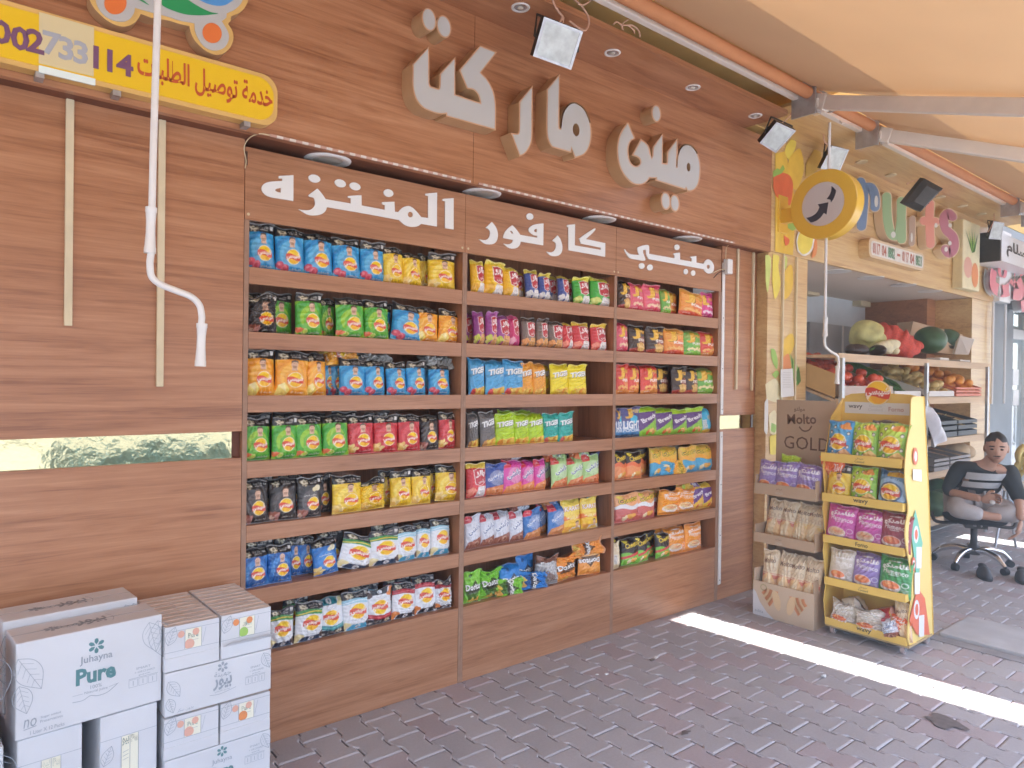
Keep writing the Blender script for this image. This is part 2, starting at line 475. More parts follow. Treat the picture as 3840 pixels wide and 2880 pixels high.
# white rubbing strip beside the shelves, with screws
stp = thing('edge_strip', 'narrow white metal strip screwed upright beside the right shelving bay', 'metal strip', (4.235, -0.004, 0.1))
for z0, z1 in ((0.11, 1.165), (1.285, 2.33)):
    b = MB(); b.box(4.219, 4.249, -0.0075, -0.001, z0, z1, WHITE)
    b.build('strip', stp, bevel=0.001)
for z in (0.14, 0.45, 0.8, 1.13, 1.32, 1.6, 1.95, 2.28):
    b = MB(); b.tube([(4.234, -0.0075, z), (4.234, -0.0095, z)], 0.0035, DARKM, 8); b.build('screw', stp)
# round flush lights in the recess above the shelves
GLASSW = mat('frosted_diffuser', (0.62, 0.58, 0.50), 0.4)
NAMEN = ('leftmost', 'second from left', 'third from left', 'rightmost')
for i, (px, py) in enumerate(((1232, 598), (1808, 724), (2230, 826), (2560, 898))):
    c = GP(px, py, 2.447); c.y = 0.02 if i else 0.03
    t = thing('recess_light', 'round cream ceiling light in the dark gap above the white lettering, ' + NAMEN[i], 'ceiling light', (c.x, c.y, 2.447), group='round lights above the shelves')
    b = MB()
    prof = [(0.062, 2.444), (0.068, 2.4395), (0.088, 2.438), (0.097, 2.441), (0.100, 2.447)]
    n = 40; V = [(c.x + r_ * math.cos(2 * math.pi * k / n), c.y + r_ * math.sin(2 * math.pi * k / n), z) for r_, z in prof for k in range(n)]
    F = [(i_ * n + k, i_ * n + (k + 1) % n, (i_ + 1) * n + (k + 1) % n, (i_ + 1) * n + k) for i_ in range(len(prof) - 1) for k in range(n)]
    b.add(V, F, WHITE, True); b.build('rim', t)
    b = MB(); b.disc((c.x, c.y, 2.4435), (1, 0, 0), (0, 1, 0), 0, 0.063, GLASSW); b.build('diffuser', t)
# small recessed spots in the upper soffit
for i, (px, py) in enumerate(((1952, 28), (2296, 198), (2598, 328), (2832, 434))):
    c = GP(px, py, 3.25)
    t = thing('spotlight', 'small white recessed spotlight in the wooden soffit above the big letters, ' + NAMEN[i], 'spotlight', (c.x, c.y, 3.25), group='recessed spots in the soffit')
    b = MB()
    prof = [(0.026, 3.262), (0.030, 3.249), (0.036, 3.245), (0.043, 3.246), (0.045, 3.25)]
    n = 32; V = [(c.x + r_ * math.cos(2 * math.pi * k / n), c.y + r_ * math.sin(2 * math.pi * k / n), z) for r_, z in prof for k in range(n)]
    F = [(i_ * n + k, i_ * n + (k + 1) % n, (i_ + 1) * n + (k + 1) % n, (i_ + 1) * n + k) for i_ in range(len(prof) - 1) for k in range(n)]
    b.add(V, F, WHITE, True); b.build('rim', t)
    b = MB(); b.disc((c.x, c.y, 3.2475), (1, 0, 0), (0, 1, 0), 0, 0.0275, STEEL); b.ell((c.x, c.y, 3.247), (0.015, 0.015, 0.006), GLASSW, 12, 6); b.build('lamp', t)
# LED rope under the fascia edge
LED = mat('led_tape', (0.72, 0.66, 0.60), 0.35); LEDB = mat('led_chip', (0.55, 0.33, 0.25), 0.4)
led = thing('led_strip', 'thin dotted white light tape along the lower edge of the fascia', 'light strip', (2.7, FY - 0.006, 2.446))
for x0, x1 in ((1.03, seam - 0.02), (seam + 0.03, 4.2)):
    b = MB(); k = 0; x = x0
    while x < x1:
        b.box(x, min(x + 0.026, x1), FY - 0.009, FY - 0.0005, 2.4442, 2.4542, LED if k % 2 else LEDB); x += 0.026; k += 1
    b.build('tape', led)
b = MB(); b.tube(catmull([(1.03, FY - 0.004, 2.449), (0.99, FY, 2.447), (0.965, -0.06, 2.435), (0.962, -0.012, 2.41), (0.972, -0.006, 2.36), (0.968, -0.006, 2.33)]), 0.0022, CREAM, 6)
b.build('lead', led)
# cream wall trunking hanging from the fascia
for (x, z1, lab, w) in ((0.373, 1.671, 'short cream cable trunking on the left pier, below the yellow sign', 0.012), (0.664, 1.463, 'long cream cable trunking on the left pier, behind the white crank', 0.012),
                     (4.398, 1.458, 'cream cable trunking on the right pier, nearer the snack shelves', 0.009), (4.594, 1.449, 'cream cable trunking on the right pier, nearer the fruit posters', 0.009)):
    b = MB(); b.box(x - w, x + w, -0.016, -0.0005, z1, 2.446, CREAM)
    o = b.build('cable_trunking', bevel=0.002); tag(o, lab, 'cable trunking', 'cream trunking on the piers')
# ================================================================ signs on the shop front
FACEW = mat('sign_face_acrylic', (0.52, 0.52, 0.50), 0.4)
RETURN = mat('bronze_letter_return', (0.52, 0.33, 0.17), 0.38, noise=0.12, nscale=9)
RIM = mat('letter_rim', (0.62, 0.36, 0.20), 0.35)
def circ(cx, cy, rx, ry, n=28, rot=0.0):
    c, s = math.cos(rot), math.sin(rot)
    return [(cx + rx * math.cos(2 * math.pi * k / n) * c - ry * math.sin(2 * math.pi * k / n) * s, cy + rx * math.cos(2 * math.pi * k / n) * s + ry * math.sin(2 * math.pi * k / n) * c) for k in range(n)]
def trace(spec, ox, oy, s):
    """outline in a zoomed crop -> photo pixels; a list item ['c', pts...] is a smooth curve through pts"""
    out = []
    for it in spec:
        if isinstance(it[0], str):
            out += [(p.x, p.y) for p in catmull([(q[0], q[1], 0) for q in it[1:]], 5)]
        else: out.append((it[0], it[1]))
    return [(ox + s * p[0], oy + s * p[1]) for p in out]
def grow(pts, d):
    """push a closed outline outwards by d photo pixels"""
    n = len(pts); area = sum(pts[i][0] * pts[(i + 1) % n][1] - pts[(i + 1) % n][0] * pts[i][1] for i in range(n))
    sg = 1 if area > 0 else -1; out = []
    for i in range(n):
        a, b_, c = Vector(pts[i - 1]), Vector(pts[i]), Vector(pts[(i + 1) % n])
        e1, e2 = (b_ - a), (c - b_)
        e1 = e1.normalized() if e1.length > 1e-6 else Vector((1, 0)); e2 = e2.normalized() if e2.length > 1e-6 else e1
        n1, n2 = Vector((e1.y, -e1.x)) * sg, Vector((e2.y, -e2.x)) * sg
        q = n1 + n2
        q = q.normalized() if q.length > 1e-6 else n1
        k = min(1.8, 1 / max(0.35, q.dot(n1)))
        out.append((b_.x + q.x * d * k, b_.y + q.y * d * k))
    return out
LY = FY - 0.09
big = thing('shop_sign', 'large raised cream and bronze Arabic letters across the wooden fascia', 'shop sign', (2.9, FY - 0.001, 2.7))
LN = [0]
def letter(outer, holes, name='letter'):
    LN[0] += 1; ly = LY + 0.0008 * LN[0]
    to = lambda p, d: WP(p[0], p[1], ly) + Vector((0, d, 0))
    fa = MB(); fa.poly(outer, holes, lambda p, d: WP(p[0], p[1], ly - 0.002) + Vector((0, d, 0)), FACEW)
    og = grow(outer, 5.0); hg = [grow(h, -4.0) if False else [(h_[0], h_[1]) for h_ in h] for h in holes]
    rt = MB(); rt.poly(og, hg, to, RIM, RETURN, FY - ly - 0.0003)
    r_ = rt.build(name, big); f_ = fa.build('face', r_)
a = (1500, 0, 400 / 1327)
letter(trace([(348, 608), ['c', (350, 760), (350, 950), (352, 1040), (372, 1085)], (480, 1122), (498, 1112), ['c', (508, 1060), (510, 990), (512, 925)], (678, 735), (672, 1185), (1015, 1300), ['c', (1005, 1240), (985, 1180), (950, 1130), (905, 1098), (845, 1092)],
              (755, 875), (1000, 583), (1183, 655), (990, 905), ['c', (1060, 975), (1115, 1060), (1155, 1160), (1175, 1270), (1180, 1380), (1177, 1600)], (590, 1435), (588, 1398), ['c', (530, 1405), (450, 1395), (360, 1362), (290, 1325), (225, 1250), (185, 1150), (170, 1040), (172, 920), (172, 806)]], *a), [])
letter(trace([*circ(362, 243, 72, 130, 28, -0.2)], *a), []); letter(trace([*circ(547, 330, 74, 128, 28, -0.22)], *a), [])
a = (1860, 260, 400 / 1843)
letter(trace([(617, 320), ['c', (612, 640), (610, 1000), (607, 1150), (590, 1270), (545, 1370), (490, 1440), (420, 1478)], (285, 1120), ['c', (330, 1132), (385, 1128), (412, 1085), (418, 1000), (420, 800), (422, 570)]], *a), [])
letter(trace([(1085, 122), (1072, 940), ['c', (1075, 1000), (1090, 1035), (1128, 1045)], ['c', (1140, 940), (1155, 840), (1180, 745), (1225, 665), (1285, 610), (1355, 592), (1425, 620), (1500, 680), (1560, 780), (1605, 900), (1630, 1040), (1628, 1180), (1605, 1300), (1560, 1400), (1490, 1470), (1375, 1508)],
              (1302, 1325), (1285, 1418), (975, 1325), ['c', (940, 1270), (905, 1170), (895, 1060), (893, 940), (895, 700), (900, 355)]], *a), [trace([*circ(1385, 1045, 58, 112, 20, -0.08)], *a)])
a = (2260, 380, 400 / 1508)
letter(trace([(355, 318), (440, 520), ['c', (395, 540), (365, 590), (348, 660), (348, 740), (365, 830), (400, 895), (450, 930), (500, 928), (540, 890), (548, 850), (530, 800), (490, 770)], (438, 752), (545, 558), ['c', (590, 585), (630, 630), (650, 690), (658, 740)], (695, 830), (720, 770), ['c', (722, 720), (724, 680), (728, 650)],
              (842, 480), (832, 885), (915, 900), ['c', (925, 860), (928, 800), (930, 720)], (1045, 555), (1034, 940), (1060, 942), ['c', (1062, 860), (1070, 780), (1095, 700), (1135, 640), (1190, 620), (1250, 640), (1310, 710), (1350, 810), (1368, 920), (1365, 1030), (1350, 1130), (1315, 1210), (1265, 1250), (1205, 1255)],
              (1180, 1200), (1165, 1232), (765, 1105), (772, 1070), (655, 1068), ['c', (620, 1120), (570, 1155), (510, 1165), (440, 1150), (370, 1100), (300, 1010), (250, 900), (225, 780), (222, 640), (240, 530), (280, 430), (355, 318)]], *a), [trace([*circ(1215, 930, 26, 62, 18, -0.05)], *a)])
letter(trace([*circ(760, 172, 52, 104, 26, -0.08)], *a), []); letter(trace([*circ(892, 1410, 52, 108, 26, -0.08)], *a), []); letter(trace([*circ(1020, 1440, 52, 106, 26, -0.08)], *a), [])

# ---- white cut lettering on the shelf header is added to the header board in the shelf section
HEAD = []
a = (960, 640, 400 / 2212)
HEAD.append((trace([(468, 125), (485, 108), (778, 92), (776, 628), (570, 592), ['c', (440, 572), (320, 552), (220, 515), (150, 455), (118, 385), (130, 320), (180, 265), (265, 235), (380, 220), (546, 214)], (548, 162), (475, 160)], *a), [trace([['c', (520, 355), (460, 365), (415, 382), (398, 405), (420, 428), (460, 445), (518, 455)]], *a)]))
HEAD.append((trace([*circ(1213, 163, 125, 80, 26, 0.3)], *a), [])); HEAD.append((trace([*circ(1750, 262, 122, 78, 26, 0.35)], *a), [])); HEAD.append((trace([*circ(2055, 325, 118, 76, 26, 0.35)], *a), []))
b5 = (1340, 680, 400 / 2212)
p1 = trace([['c', (885, 800), (960, 815), (1060, 820), (1140, 805), (1200, 755), (1228, 690), (1222, 620), (1195, 560), (1110, 540)], (1085, 510), (1272, 370), ['c', (1330, 430), (1385, 500), (1445, 590)], (1968, 680), (1970, 568), (1915, 562), (1905, 525), (2190, 510)], *a)
p2 = trace([(90, 500), (572, 590), (575, 490), (525, 478), (512, 440), (530, 430), (770, 422), (780, 630), (850, 640), ['c', (890, 590), (950, 540), (1020, 515), (1080, 515), (1150, 550), (1230, 625), (1285, 690), (1325, 740)], (1470, 760), (1472, 300), (1415, 290), (1412, 255), (1655, 232), (1650, 935), (1325, 880), ['c', (1290, 910), (1240, 935), (1160, 945), (1070, 935), (990, 905), (920, 850), (870, 800)], (0, 640)], *b5)
p3 = trace([(2212, 880), (1470, 755), ['c', (1460, 800), (1430, 850), (1370, 895), (1290, 920), (1180, 928), (1080, 912), (990, 870), (885, 800)]], *a)
HEAD.append((p1[:-1] + trace([(0, 288), (88, 288)], *b5) + p2 + p3[1:-1], [trace([*circ(1102, 688, 54, 58, 16)], *b5)]))
HEAD.append((trace([*circ(648, 243, 103, 78, 26, 0.3)], *b5), []))
HEAD.append((trace([(1765, 375), (1780, 362), (1998, 348), (1998, 1000), (1822, 970), (1822, 412), (1770, 402)], *b5), []))
a = (1780, 780, 520 / 2212)
HEAD.append((trace([['c', (70, 498), (130, 510), (190, 505), (230, 470), (248, 410), (240, 360), (210, 328)], (178, 315), (275, 222), ['c', (320, 275), (350, 330), (370, 400), (368, 470), (345, 535), (300, 572), (230, 580), (150, 562), (70, 498)]], *a), []))
HEAD.append((trace([['c', (462, 568), (510, 578), (560, 575), (600, 550), (614, 508)], (456, 478), ['c', (465, 430), (490, 375), (540, 320), (600, 275)], ['c', (640, 310), (680, 360), (728, 428)], (1000, 475), (1000, 442), ['c', (950, 435), (900, 405), (865, 365), (868, 325), (900, 290), (960, 262), (1040, 250), (1100, 245)], (1095, 595), (735, 535), ['c', (725, 580), (695, 620), (650, 643), (580, 645), (520, 620), (462, 568)]], *a),
             [trace([(565, 375), (580, 358), (600, 370), (618, 408), (590, 408)], *a), trace([(995, 330), (960, 342), (945, 362), (960, 382), (995, 388)], *a)]))
HEAD.append((trace([*circ(882, 136, 58, 52, 24, 0.4)], *a), []))
HEAD.append((trace([['c', (1145, 695), (1200, 708), (1255, 695), (1290, 650), (1300, 590), (1285, 550), (1265, 535)], (1238, 522), (1325, 437), ['c', (1365, 490), (1390, 560), (1400, 630), (1390, 700), (1350, 750), (1285, 770), (1210, 755), (1145, 695)]], *a), []))
HEAD.append((trace([(1465, 285), (1485, 270), (1602, 258), (1598, 595), (2012, 668), (2012, 632), (1695, 568), (1668, 485), ['c', (1760, 420), (1840, 368), (1915, 325), (1925, 345), (1880, 400), (1775, 495)], (2085, 560), (2082, 778), (1495, 672), (1498, 305), (1475, 302)], *a), []))
a = (2320, 900, 400 / 2212)
HEAD.append((trace([['c', (130, 190), (165, 235), (215, 280), (270, 298)], (430, 312), ['c', (410, 270), (395, 215), (400, 155), (480, 122), (560, 102), (610, 105), (632, 150), (632, 285)], (1160, 380), (1162, 312), (1140, 300), (1140, 275), (1272, 260), (1275, 405), (1515, 448), (1518, 378), (1490, 365), (1492, 345), (1612, 332), (1612, 468), (1765, 495), ['c', (1790, 440), (1830, 408), (1865, 402), (1910, 425), (1955, 480), (1980, 560), (1965, 640), (1930, 685), (1880, 695), (1830, 680), (1785, 640), (1770, 605)],
             (620, 395), ['c', (600, 350), (575, 300), (568, 200)], (505, 212), ['c', (510, 270), (535, 340), (555, 395), (545, 425), (500, 430), (400, 412), (260, 385), (205, 350), (160, 285), (120, 205), (130, 190)]], *a), [trace([*circ(1860, 555, 34, 44, 16)], *a)]))
for c in ((480, 538, 60, 60), (652, 568, 60, 62), (1210, 150, 54, 58), (1395, 655, 46, 56), (1548, 685, 46, 58)): HEAD.append((trace([*circ(*c, 24)], *a), []))

# ---- yellow delivery sign
YEL = mat('sign_yellow', (0.86, 0.56, 0.02), 0.35); YRIM = mat('sign_amber_rim', (0.75, 0.48, 0.16), 0.4, noise=0.1, nscale=8)
PURP = mat('sign_violet_letter', (0.20, 0.09, 0.17), 0.5); RED = mat('sign_red_letter', (0.58, 0.10, 0.03), 0.5)
PALE = mat('taped_patch', (0.72, 0.62, 0.36), 0.3); SILV = mat('worn_silver_letter', (0.42, 0.44, 0.48), 0.4)
ys = thing('phone_sign', 'long yellow light box with violet phone number and red Arabic lettering', 'shop sign', (0.3, FY, 2.57))
z0, z1, xr = 2.478, 2.648, 1.030
rr = (z1 - z0) * 0.36
def rbox(x0, x1, z0, z1, r, n=8):
    pts = [(x0, z0), (x1 - r, z0)] + [(x1 - r + r * math.sin(math.pi / 2 * k / n), z0 + r - r * math.cos(math.pi / 2 * k / n)) for k in range(1, n)] + [(x1, z0 + r), (x1, z1 - r)] + \
          [(x1 - r + r * math.cos(math.pi / 2 * k / n), z1 - r + r * math.sin(math.pi / 2 * k / n)) for k in range(1, n)] + [(x1 - r, z1), (x0, z1)]
    return pts
b = MB(); b.poly(rbox(-2.4, xr + 0.01, z0 - 0.012, z1 + 0.012, rr), [], lambda p, d: Vector((p[0], FY - 0.052 + d, p[1])), YRIM, YRIM, 0.051); b.build('case', ys, bevel=0.004)
b = MB(); b.poly(rbox(-2.39, xr - 0.006, z0 + 0.004, z1 - 0.004, rr), [], lambda p, d: Vector((p[0], FY - 0.055 + d, p[1])), YEL, YEL, 0.003)
ty = FY - 0.0562
b.box(0.268, 0.420, ty, FY - 0.055, z0 + 0.012, z1 + 0.004, PALE)
YX = lambda px, py: WP(px, py, ty)
dig = [('0', 5, 120, 0), ('0', 75, 145, 0), ('2', 132, 155, 0), ('7', 195, 165, 1), ('3', 248, 183, 1), ('3', 303, 198, 1), ('1', 360, 215, 0), ('1', 412, 228, 0), ('4', 468, 243, 0)]
for ch, px, py, s_ in dig:
    p = YX(px, py); p.y = ty - 0.001
    b.text(ch, p, (1, 0, 0), (0, 0, 1), 0.075, SILV if s_ else PURP, bold=0.03)
for k, ch in enumerate('010'):
    b.text(ch, (0.15 - 0.05 * k - 0.03, ty - 0.001, 2.573), (1, 0, 0), (0, 0, 1), 0.075, PURP, bold=0.03)
pl, pr = YX(515, 258), YX(1022, 362)
z = 2.566; w = pr.x - pl.x
v, t, asp = text_mesh('خدمة توصيل الطلبات', 0.02)
b.text('خدمة توصيل الطلبات', ((pl.x + pr.x) / 2, ty - 0.0005, z), (1, 0, 0), (0, 0, 1), 0.105, RED, bold=0.02, width=w)
b.build('face', ys)
for px in (150, 440, 930):
    q = WP(px, 300, FY - 0.052); b = MB(); b.box(q.x - 0.012, q.x + 0.012, FY - 0.05, FY - 0.002, z0 - 0.03, z0 - 0.0115, STEEL); b.build('clip', ys)
b = MB(); b.box(0.268, 0.425, FY - 0.0575, FY - 0.05, z0 - 0.016, z0 + 0.006, mat('clear_tape', (0.80, 0.92, 0.88), 0.15)); b.build('tape', ys)

# ---- trolley logo above it (only its lower edge is in view)
GREEN = mat('sign_green', (0.03, 0.33, 0.11), 0.4); BLUE = mat('sign_blue', (0.10, 0.34, 0.70), 0.4); ORAN = mat('sign_orange', (0.80, 0.20, 0.05), 0.4)
cs = thing('trolley_sign', 'cut out shopping trolley sign with two orange wheels above the yellow light box', 'shop sign', (0.65, FY, 2.72))
a = (300, 0, 660 / 2212)
SY = FY - 0.06
outl = trace([['c', (125, 0), (150, 60), (200, 130), (270, 200), (360, 270), (480, 325), (590, 330), (680, 290), (735, 230), (765, 175)], ['c', (900, 225), (1100, 255), (1250, 300), (1375, 325)], ['c', (1390, 400), (1430, 490), (1500, 570), (1600, 650), (1720, 690), (1820, 660), (1890, 590), (1928, 490), (1915, 390), (1860, 300)],
              (1895, 260), (1900, 205), ['c', (1990, 170), (2060, 110), (2110, 20), (2125, -60)], (2125, -300), (125, -300)], *a)
b = MB(); b.poly(outl, [], lambda p, d: WP(p[0], p[1], SY) + Vector((0, d, 0)), YRIM, RETURN, 0.059); b.build('case', cs)
inn = trace([['c', (200, 0), (215, 60), (260, 140), (330, 210), (430, 258), (540, 270), (620, 240), (675, 170), (695, 95)], ['c', (900, 155), (1100, 205), (1250, 255), (1440, 290)], ['c', (1445, 380), (1480, 470), (1550, 570), (1640, 625), (1730, 630), (1820, 590), (1868, 500), (1860, 400), (1780, 265)],
             (1840, 220), (1842, 165), ['c', (1930, 130), (2010, 60), (2060, -30)], (2060, -280), (200, -280)], *a)
b = MB(); b.poly(inn, [], lambda p, d: WP(p[0], p[1], SY - 0.003) + Vector((0, d, 0)), FACEW, FACEW, 0.003)
b.poly(trace([['c', (1000, 0), (1040, 70), (1150, 125), (1300, 175), (1440, 192), (1580, 190), (1740, 168), (1640, 150), (1500, 85), (1360, 0)], (1340, -20), (1020, -20)], *a), [], lambda p, d: WP(p[0], p[1], SY - 0.0045), GREEN)
b.poly(trace([['c', (730, -10), (790, 25), (870, 65), (820, 20), (770, -10)]], *a), [], lambda p, d: WP(p[0], p[1], SY - 0.0045), GREEN)
b.poly(trace([['c', (1500, 0), (1600, 45), (1720, 72), (1830, 60), (1930, 0)], (1930, -60), (1500, -60)], *a), [], lambda p, d: WP(p[0], p[1], SY - 0.0045), BLUE)
b.poly(trace([*circ(445, 40, 140, 142, 30, 0.5)], *a), [], lambda p, d: WP(p[0], p[1], SY - 0.0045), ORAN)
b.poly(trace([*circ(1660, 415, 118, 130, 30, -0.5)], *a), [], lambda p, d: WP(p[0], p[1], SY - 0.0045), ORAN)
b.build('face', cs)
# ================================================================ snack shelves
shelf = thing('display_shelving', 'built in walnut shelving of three bays and seven rows full of snack bags', 'shelving', (2.58, 0, 0))
Z_TOP = [1.9435, 1.684, 1.428, 1.164, 0.906, 0.645, 0.373]      # top edge of each shelf lip
Z_BOT = [1.876, 1.6165, 1.3605, 1.0965, 0.8375, 0.577]          # lower edge of each lip
BAYS = [(0.990, 2.034), (2.062, 3.135), (3.158, 4.185)]
DEP = 0.30
HB0, HB1 = 2.130, 2.419
HX = [(0.9705, 2.047), (2.0475, 3.146), (3.1465, 4.212)]
# header board in three pieces with the white lettering
LET = mat('white_vinyl', (0.80, 0.82, 0.80), 0.45)
hb = MB()
for x0, x1 in HX: hb.box(x0 + 0.0006, x1 - 0.0006, 0.0, 0.018, HB0, HB1 if x0 < 3 else HB1, WOOD2)
hobj = hb.build('header_board', shelf, bevel=0.001)
lb = MB()
for outer, holes in HEAD: lb.poly(outer, holes, lambda p, d: WP(p[0], p[1], -0.005) + Vector((0, d, 0)), LET, LET, 0.0048)
lb.build('lettering', hobj)
for x in (0.985, 2.03, 2.066, 3.13, 3.165):
    b = MB(); b.tube([(x, -0.0003, 2.152), (x, -0.002, 2.152)], 0.006, CREAM, 10); b.build('screw_cap', hobj)
for x0, x1 in ((0.9705, 0.989), (2.0345, 2.047), (2.0485, 2.0615), (3.1355, 3.146), (3.1475, 3.1575), (4.186, 4.2185)):
    b = MB(); b.box(x0, x1, 0.0015, DEP, 0, HB0 - 0.001, WOODV); b.box(x0 - 0.0004, x1 + 0.0004, -0.001, 0.0014, 0, HB0 - 0.001, EDGE); b.build('upright', shelf)
b = MB()
for x0, x1 in BAYS: b.box(x0 - 0.0005, x1 + 0.001, DEP - 0.012, DEP, 0.0, HB1 - 0.002, WOODV)
b.build('back_panel', shelf)
for (x0, x1) in BAYS:
    for i, zt in enumerate(Z_TOP):
        b = MB()
        if i < 6:
            b.box(x0 + 0.0006, x1 - 0.0006, 0.0, 0.018, Z_BOT[i], zt, WOOD2)
            b.box(x0 + 0.0008, x1 - 0.0008, 0.0182, DEP - 0.0125, zt - 0.022, zt - 0.004, WOOD2)
            b.build('shelf', shelf, bevel=0.0012)
        else:
            b.box(x0 + 0.0006, x1 - 0.0006, 0.0, 0.018, 0.001, zt, WOOD2)
            b.build('base_panel', shelf, bevel=0.0012)
            b = MB(); b.box(x0 + 0.0008, x1 - 0.0008, 0.0182, DEP - 0.0125, zt - 0.022, zt - 0.004, WOOD2); b.build('shelf', shelf)
# torn gap and dangling wires at the two upper corners of the shelving
b = MB(); b.box(0.9700, 0.980, -0.0012, 0.0, 2.345, 2.40, mat('chipped_edge', (0.09, 0.05, 0.035), 0.9)); b.build('chipped_corner', hobj)
wr = thing('junction_box', 'small white cable box with loose wires at the right top of the snack shelves', 'cable box', (4.285, -0.02, 2.305))
b = MB(); p = WP(2732, 1000, -0.03); b.box(p.x - 0.03, p.x + 0.03, -0.045, -0.008, p.z - 0.05, p.z + 0.05, WHITE); b.build('housing', wr, bevel=0.004)
b = MB()
q = WP(2712, 990, -0.012)
b.tube(catmull([(p.x - 0.03, -0.02, p.z - 0.02), (p.x - 0.09, -0.02, p.z - 0.03), (p.x - 0.16, -0.012, p.z - 0.06)]), 0.003, CREAM, 6)
b.build('wire', wr); b = MB()
b.tube(catmull([(p.x - 0.03, -0.02, p.z - 0.03), (p.x - 0.10, -0.024, p.z - 0.05), (p.x - 0.145, -0.012, p.z - 0.09)]), 0.003, DARKM, 6)
b.build('wire', wr); b = MB()
b.tube(catmull([(p.x - 0.02, -0.02, p.z + 0.05), (p.x - 0.03, -0.03, p.z + 0.12), (p.x - 0.05, -0.06, 2.44)]), 0.0025, CREAM, 6)
b.build('wire', wr)
# ================================================================ snack bags
class Canvas:
    """a small print, drawn in fractions of the width (u) and height (v, from the bottom)"""
    def __init__(s, w, h, nu, nv, ss=3):
        s.w, s.h, s.nu, s.nv, s.ss = w, h, nu, nv, ss
        W, H = nu * ss, nv * ss
        u = (np.arange(W) + 0.5) / W; v = (np.arange(H) + 0.5) / H
        s.U, s.V = np.meshgrid(u, v); s.a = np.zeros((H, W, 3)); s.asp = w / h
    def put(s, mask, c, al=1.0):
        c = np.array(srgb(c) if isinstance(c, str) else c); s.a[mask] = s.a[mask] * (1 - al) + c * al
    def fill(s, c): s.a[:] = srgb(c)
    def rect(s, u0, v0, u1, v1, c, al=1.0): s.put((s.U > u0) & (s.U < u1) & (s.V > v0) & (s.V < v1), c, al)
    def ell(s, cu, cv, r, c, al=1.0, k=1.0, rot=0.0):
        x = s.U - cu; y = (s.V - cv) / s.asp; q = math.cos(rot); w = math.sin(rot)
        s.put(((x * q + y * w) / r) ** 2 + ((y * q - x * w) / (r * k)) ** 2 < 1, c, al)
    def ring(s, cu, cv, r0, r1, c, al=1.0, k=1.0):
        d = np.sqrt((s.U - cu) ** 2 + ((s.V - cv) / s.asp / k) ** 2); s.put((d > r0) & (d < r1), c, al)
    def poly(s, pts, c, al=1.0):
        ins = np.zeros(s.U.shape, bool); n = len(pts)
        for i in range(n):
            (x0, y0), (x1, y1) = pts[i], pts[(i + 1) % n]
            if y0 == y1: continue
            cond = ((y0 > s.V) != (y1 > s.V)) & (s.U < (x1 - x0) * (s.V - y0) / (y1 - y0) + x0); ins ^= cond
        s.put(ins, c, al)
    def wave(s, lo, hi, u0, u1, c, amp=0.02, fr=1.0, ph=0.0, al=1.0):
        d = amp * np.sin(2 * math.pi * fr * (s.U - ph)); s.put((s.V > lo + d) & (s.V < hi + d) & (s.U > u0) & (s.U < u1), c, al)
    def blot(s, cu, cv, r, c, seed, al=1.0, k=1.0, rough=0.25):
        g = random.Random(seed); th = np.arctan2((s.V - cv) / s.asp, s.U - cu)
        R = 1 + sum(rough / (i + 1) * np.sin((i + 2) * th + g.uniform(0, 6.28)) for i in range(5))
        d = np.sqrt((s.U - cu) ** 2 + ((s.V - cv) / s.asp / k) ** 2); s.put(d < r * R, c, al)
    def text(s, t, cu, cv, h, c, width=None, bold=0.0, rot=0.0, al=1.0, shear=0.0, flip=False):
        """h: letter height as a fraction of the bag height"""
        v, tr, asp = text_mesh(t, bold, 2, shear)
        hh = h; ww = (h / s.asp * asp) if width is None else width
        x = (v[:, 0] / max(asp, 1e-6) - 0.5) * ww; y = (v[:, 1] - 0.5) * hh
        if flip: x, y = -x, -y
        q, w = math.cos(rot), math.sin(rot)
        X = cu + x * q - (y / s.asp) * w; Y = cv + (x * w) * s.asp + y * q
        H, W = s.U.shape; mask = np.zeros(s.U.shape, bool)
        for a, b_, d in tr:
            xs, ys = X[[a, b_, d]] * W, Y[[a, b_, d]] * H
            x0, x1 = int(max(0, xs.min() - 1)), int(min(W, xs.max() + 2)); y0, y1 = int(max(0, ys.min() - 1)), int(min(H, ys.max() + 2))
            if x1 <= x0 or y1 <= y0: continue
            gx, gy = np.meshgrid(np.arange(x0, x1) + 0.5, np.arange(y0, y1) + 0.5)
            e = [(xs[(i + 1) % 3] - xs[i]) * (gy - ys[i]) - (ys[(i + 1) % 3] - ys[i]) * (gx - xs[i]) for i in range(3)]
            mask[y0:y1, x0:x1] |= ((e[0] >= 0) & (e[1] >= 0) & (e[2] >= 0)) | ((e[0] <= 0) & (e[1] <= 0) & (e[2] <= 0))
        s.put(mask, c, al)
    def flip(s): s.a = s.a[::-1, ::-1].copy()
    def verts(s):
        """colours at the (nu+1) x (nv+1) grid points"""
        H, W = s.a.shape[:2]; k = s.ss
        p = np.pad(s.a, ((k, k), (k, k), (0, 0)), 'edge'); out = np.zeros((s.nv + 1, s.nu + 1, 3))
        for dy in range(-1, 2):
            for dx in range(-1, 2):
                out += p[k + dy:k + dy + H + 1:k, k + dx:k + dx + W + 1:k]
        return out / 9.0
FOILB = '#1d1a1a'
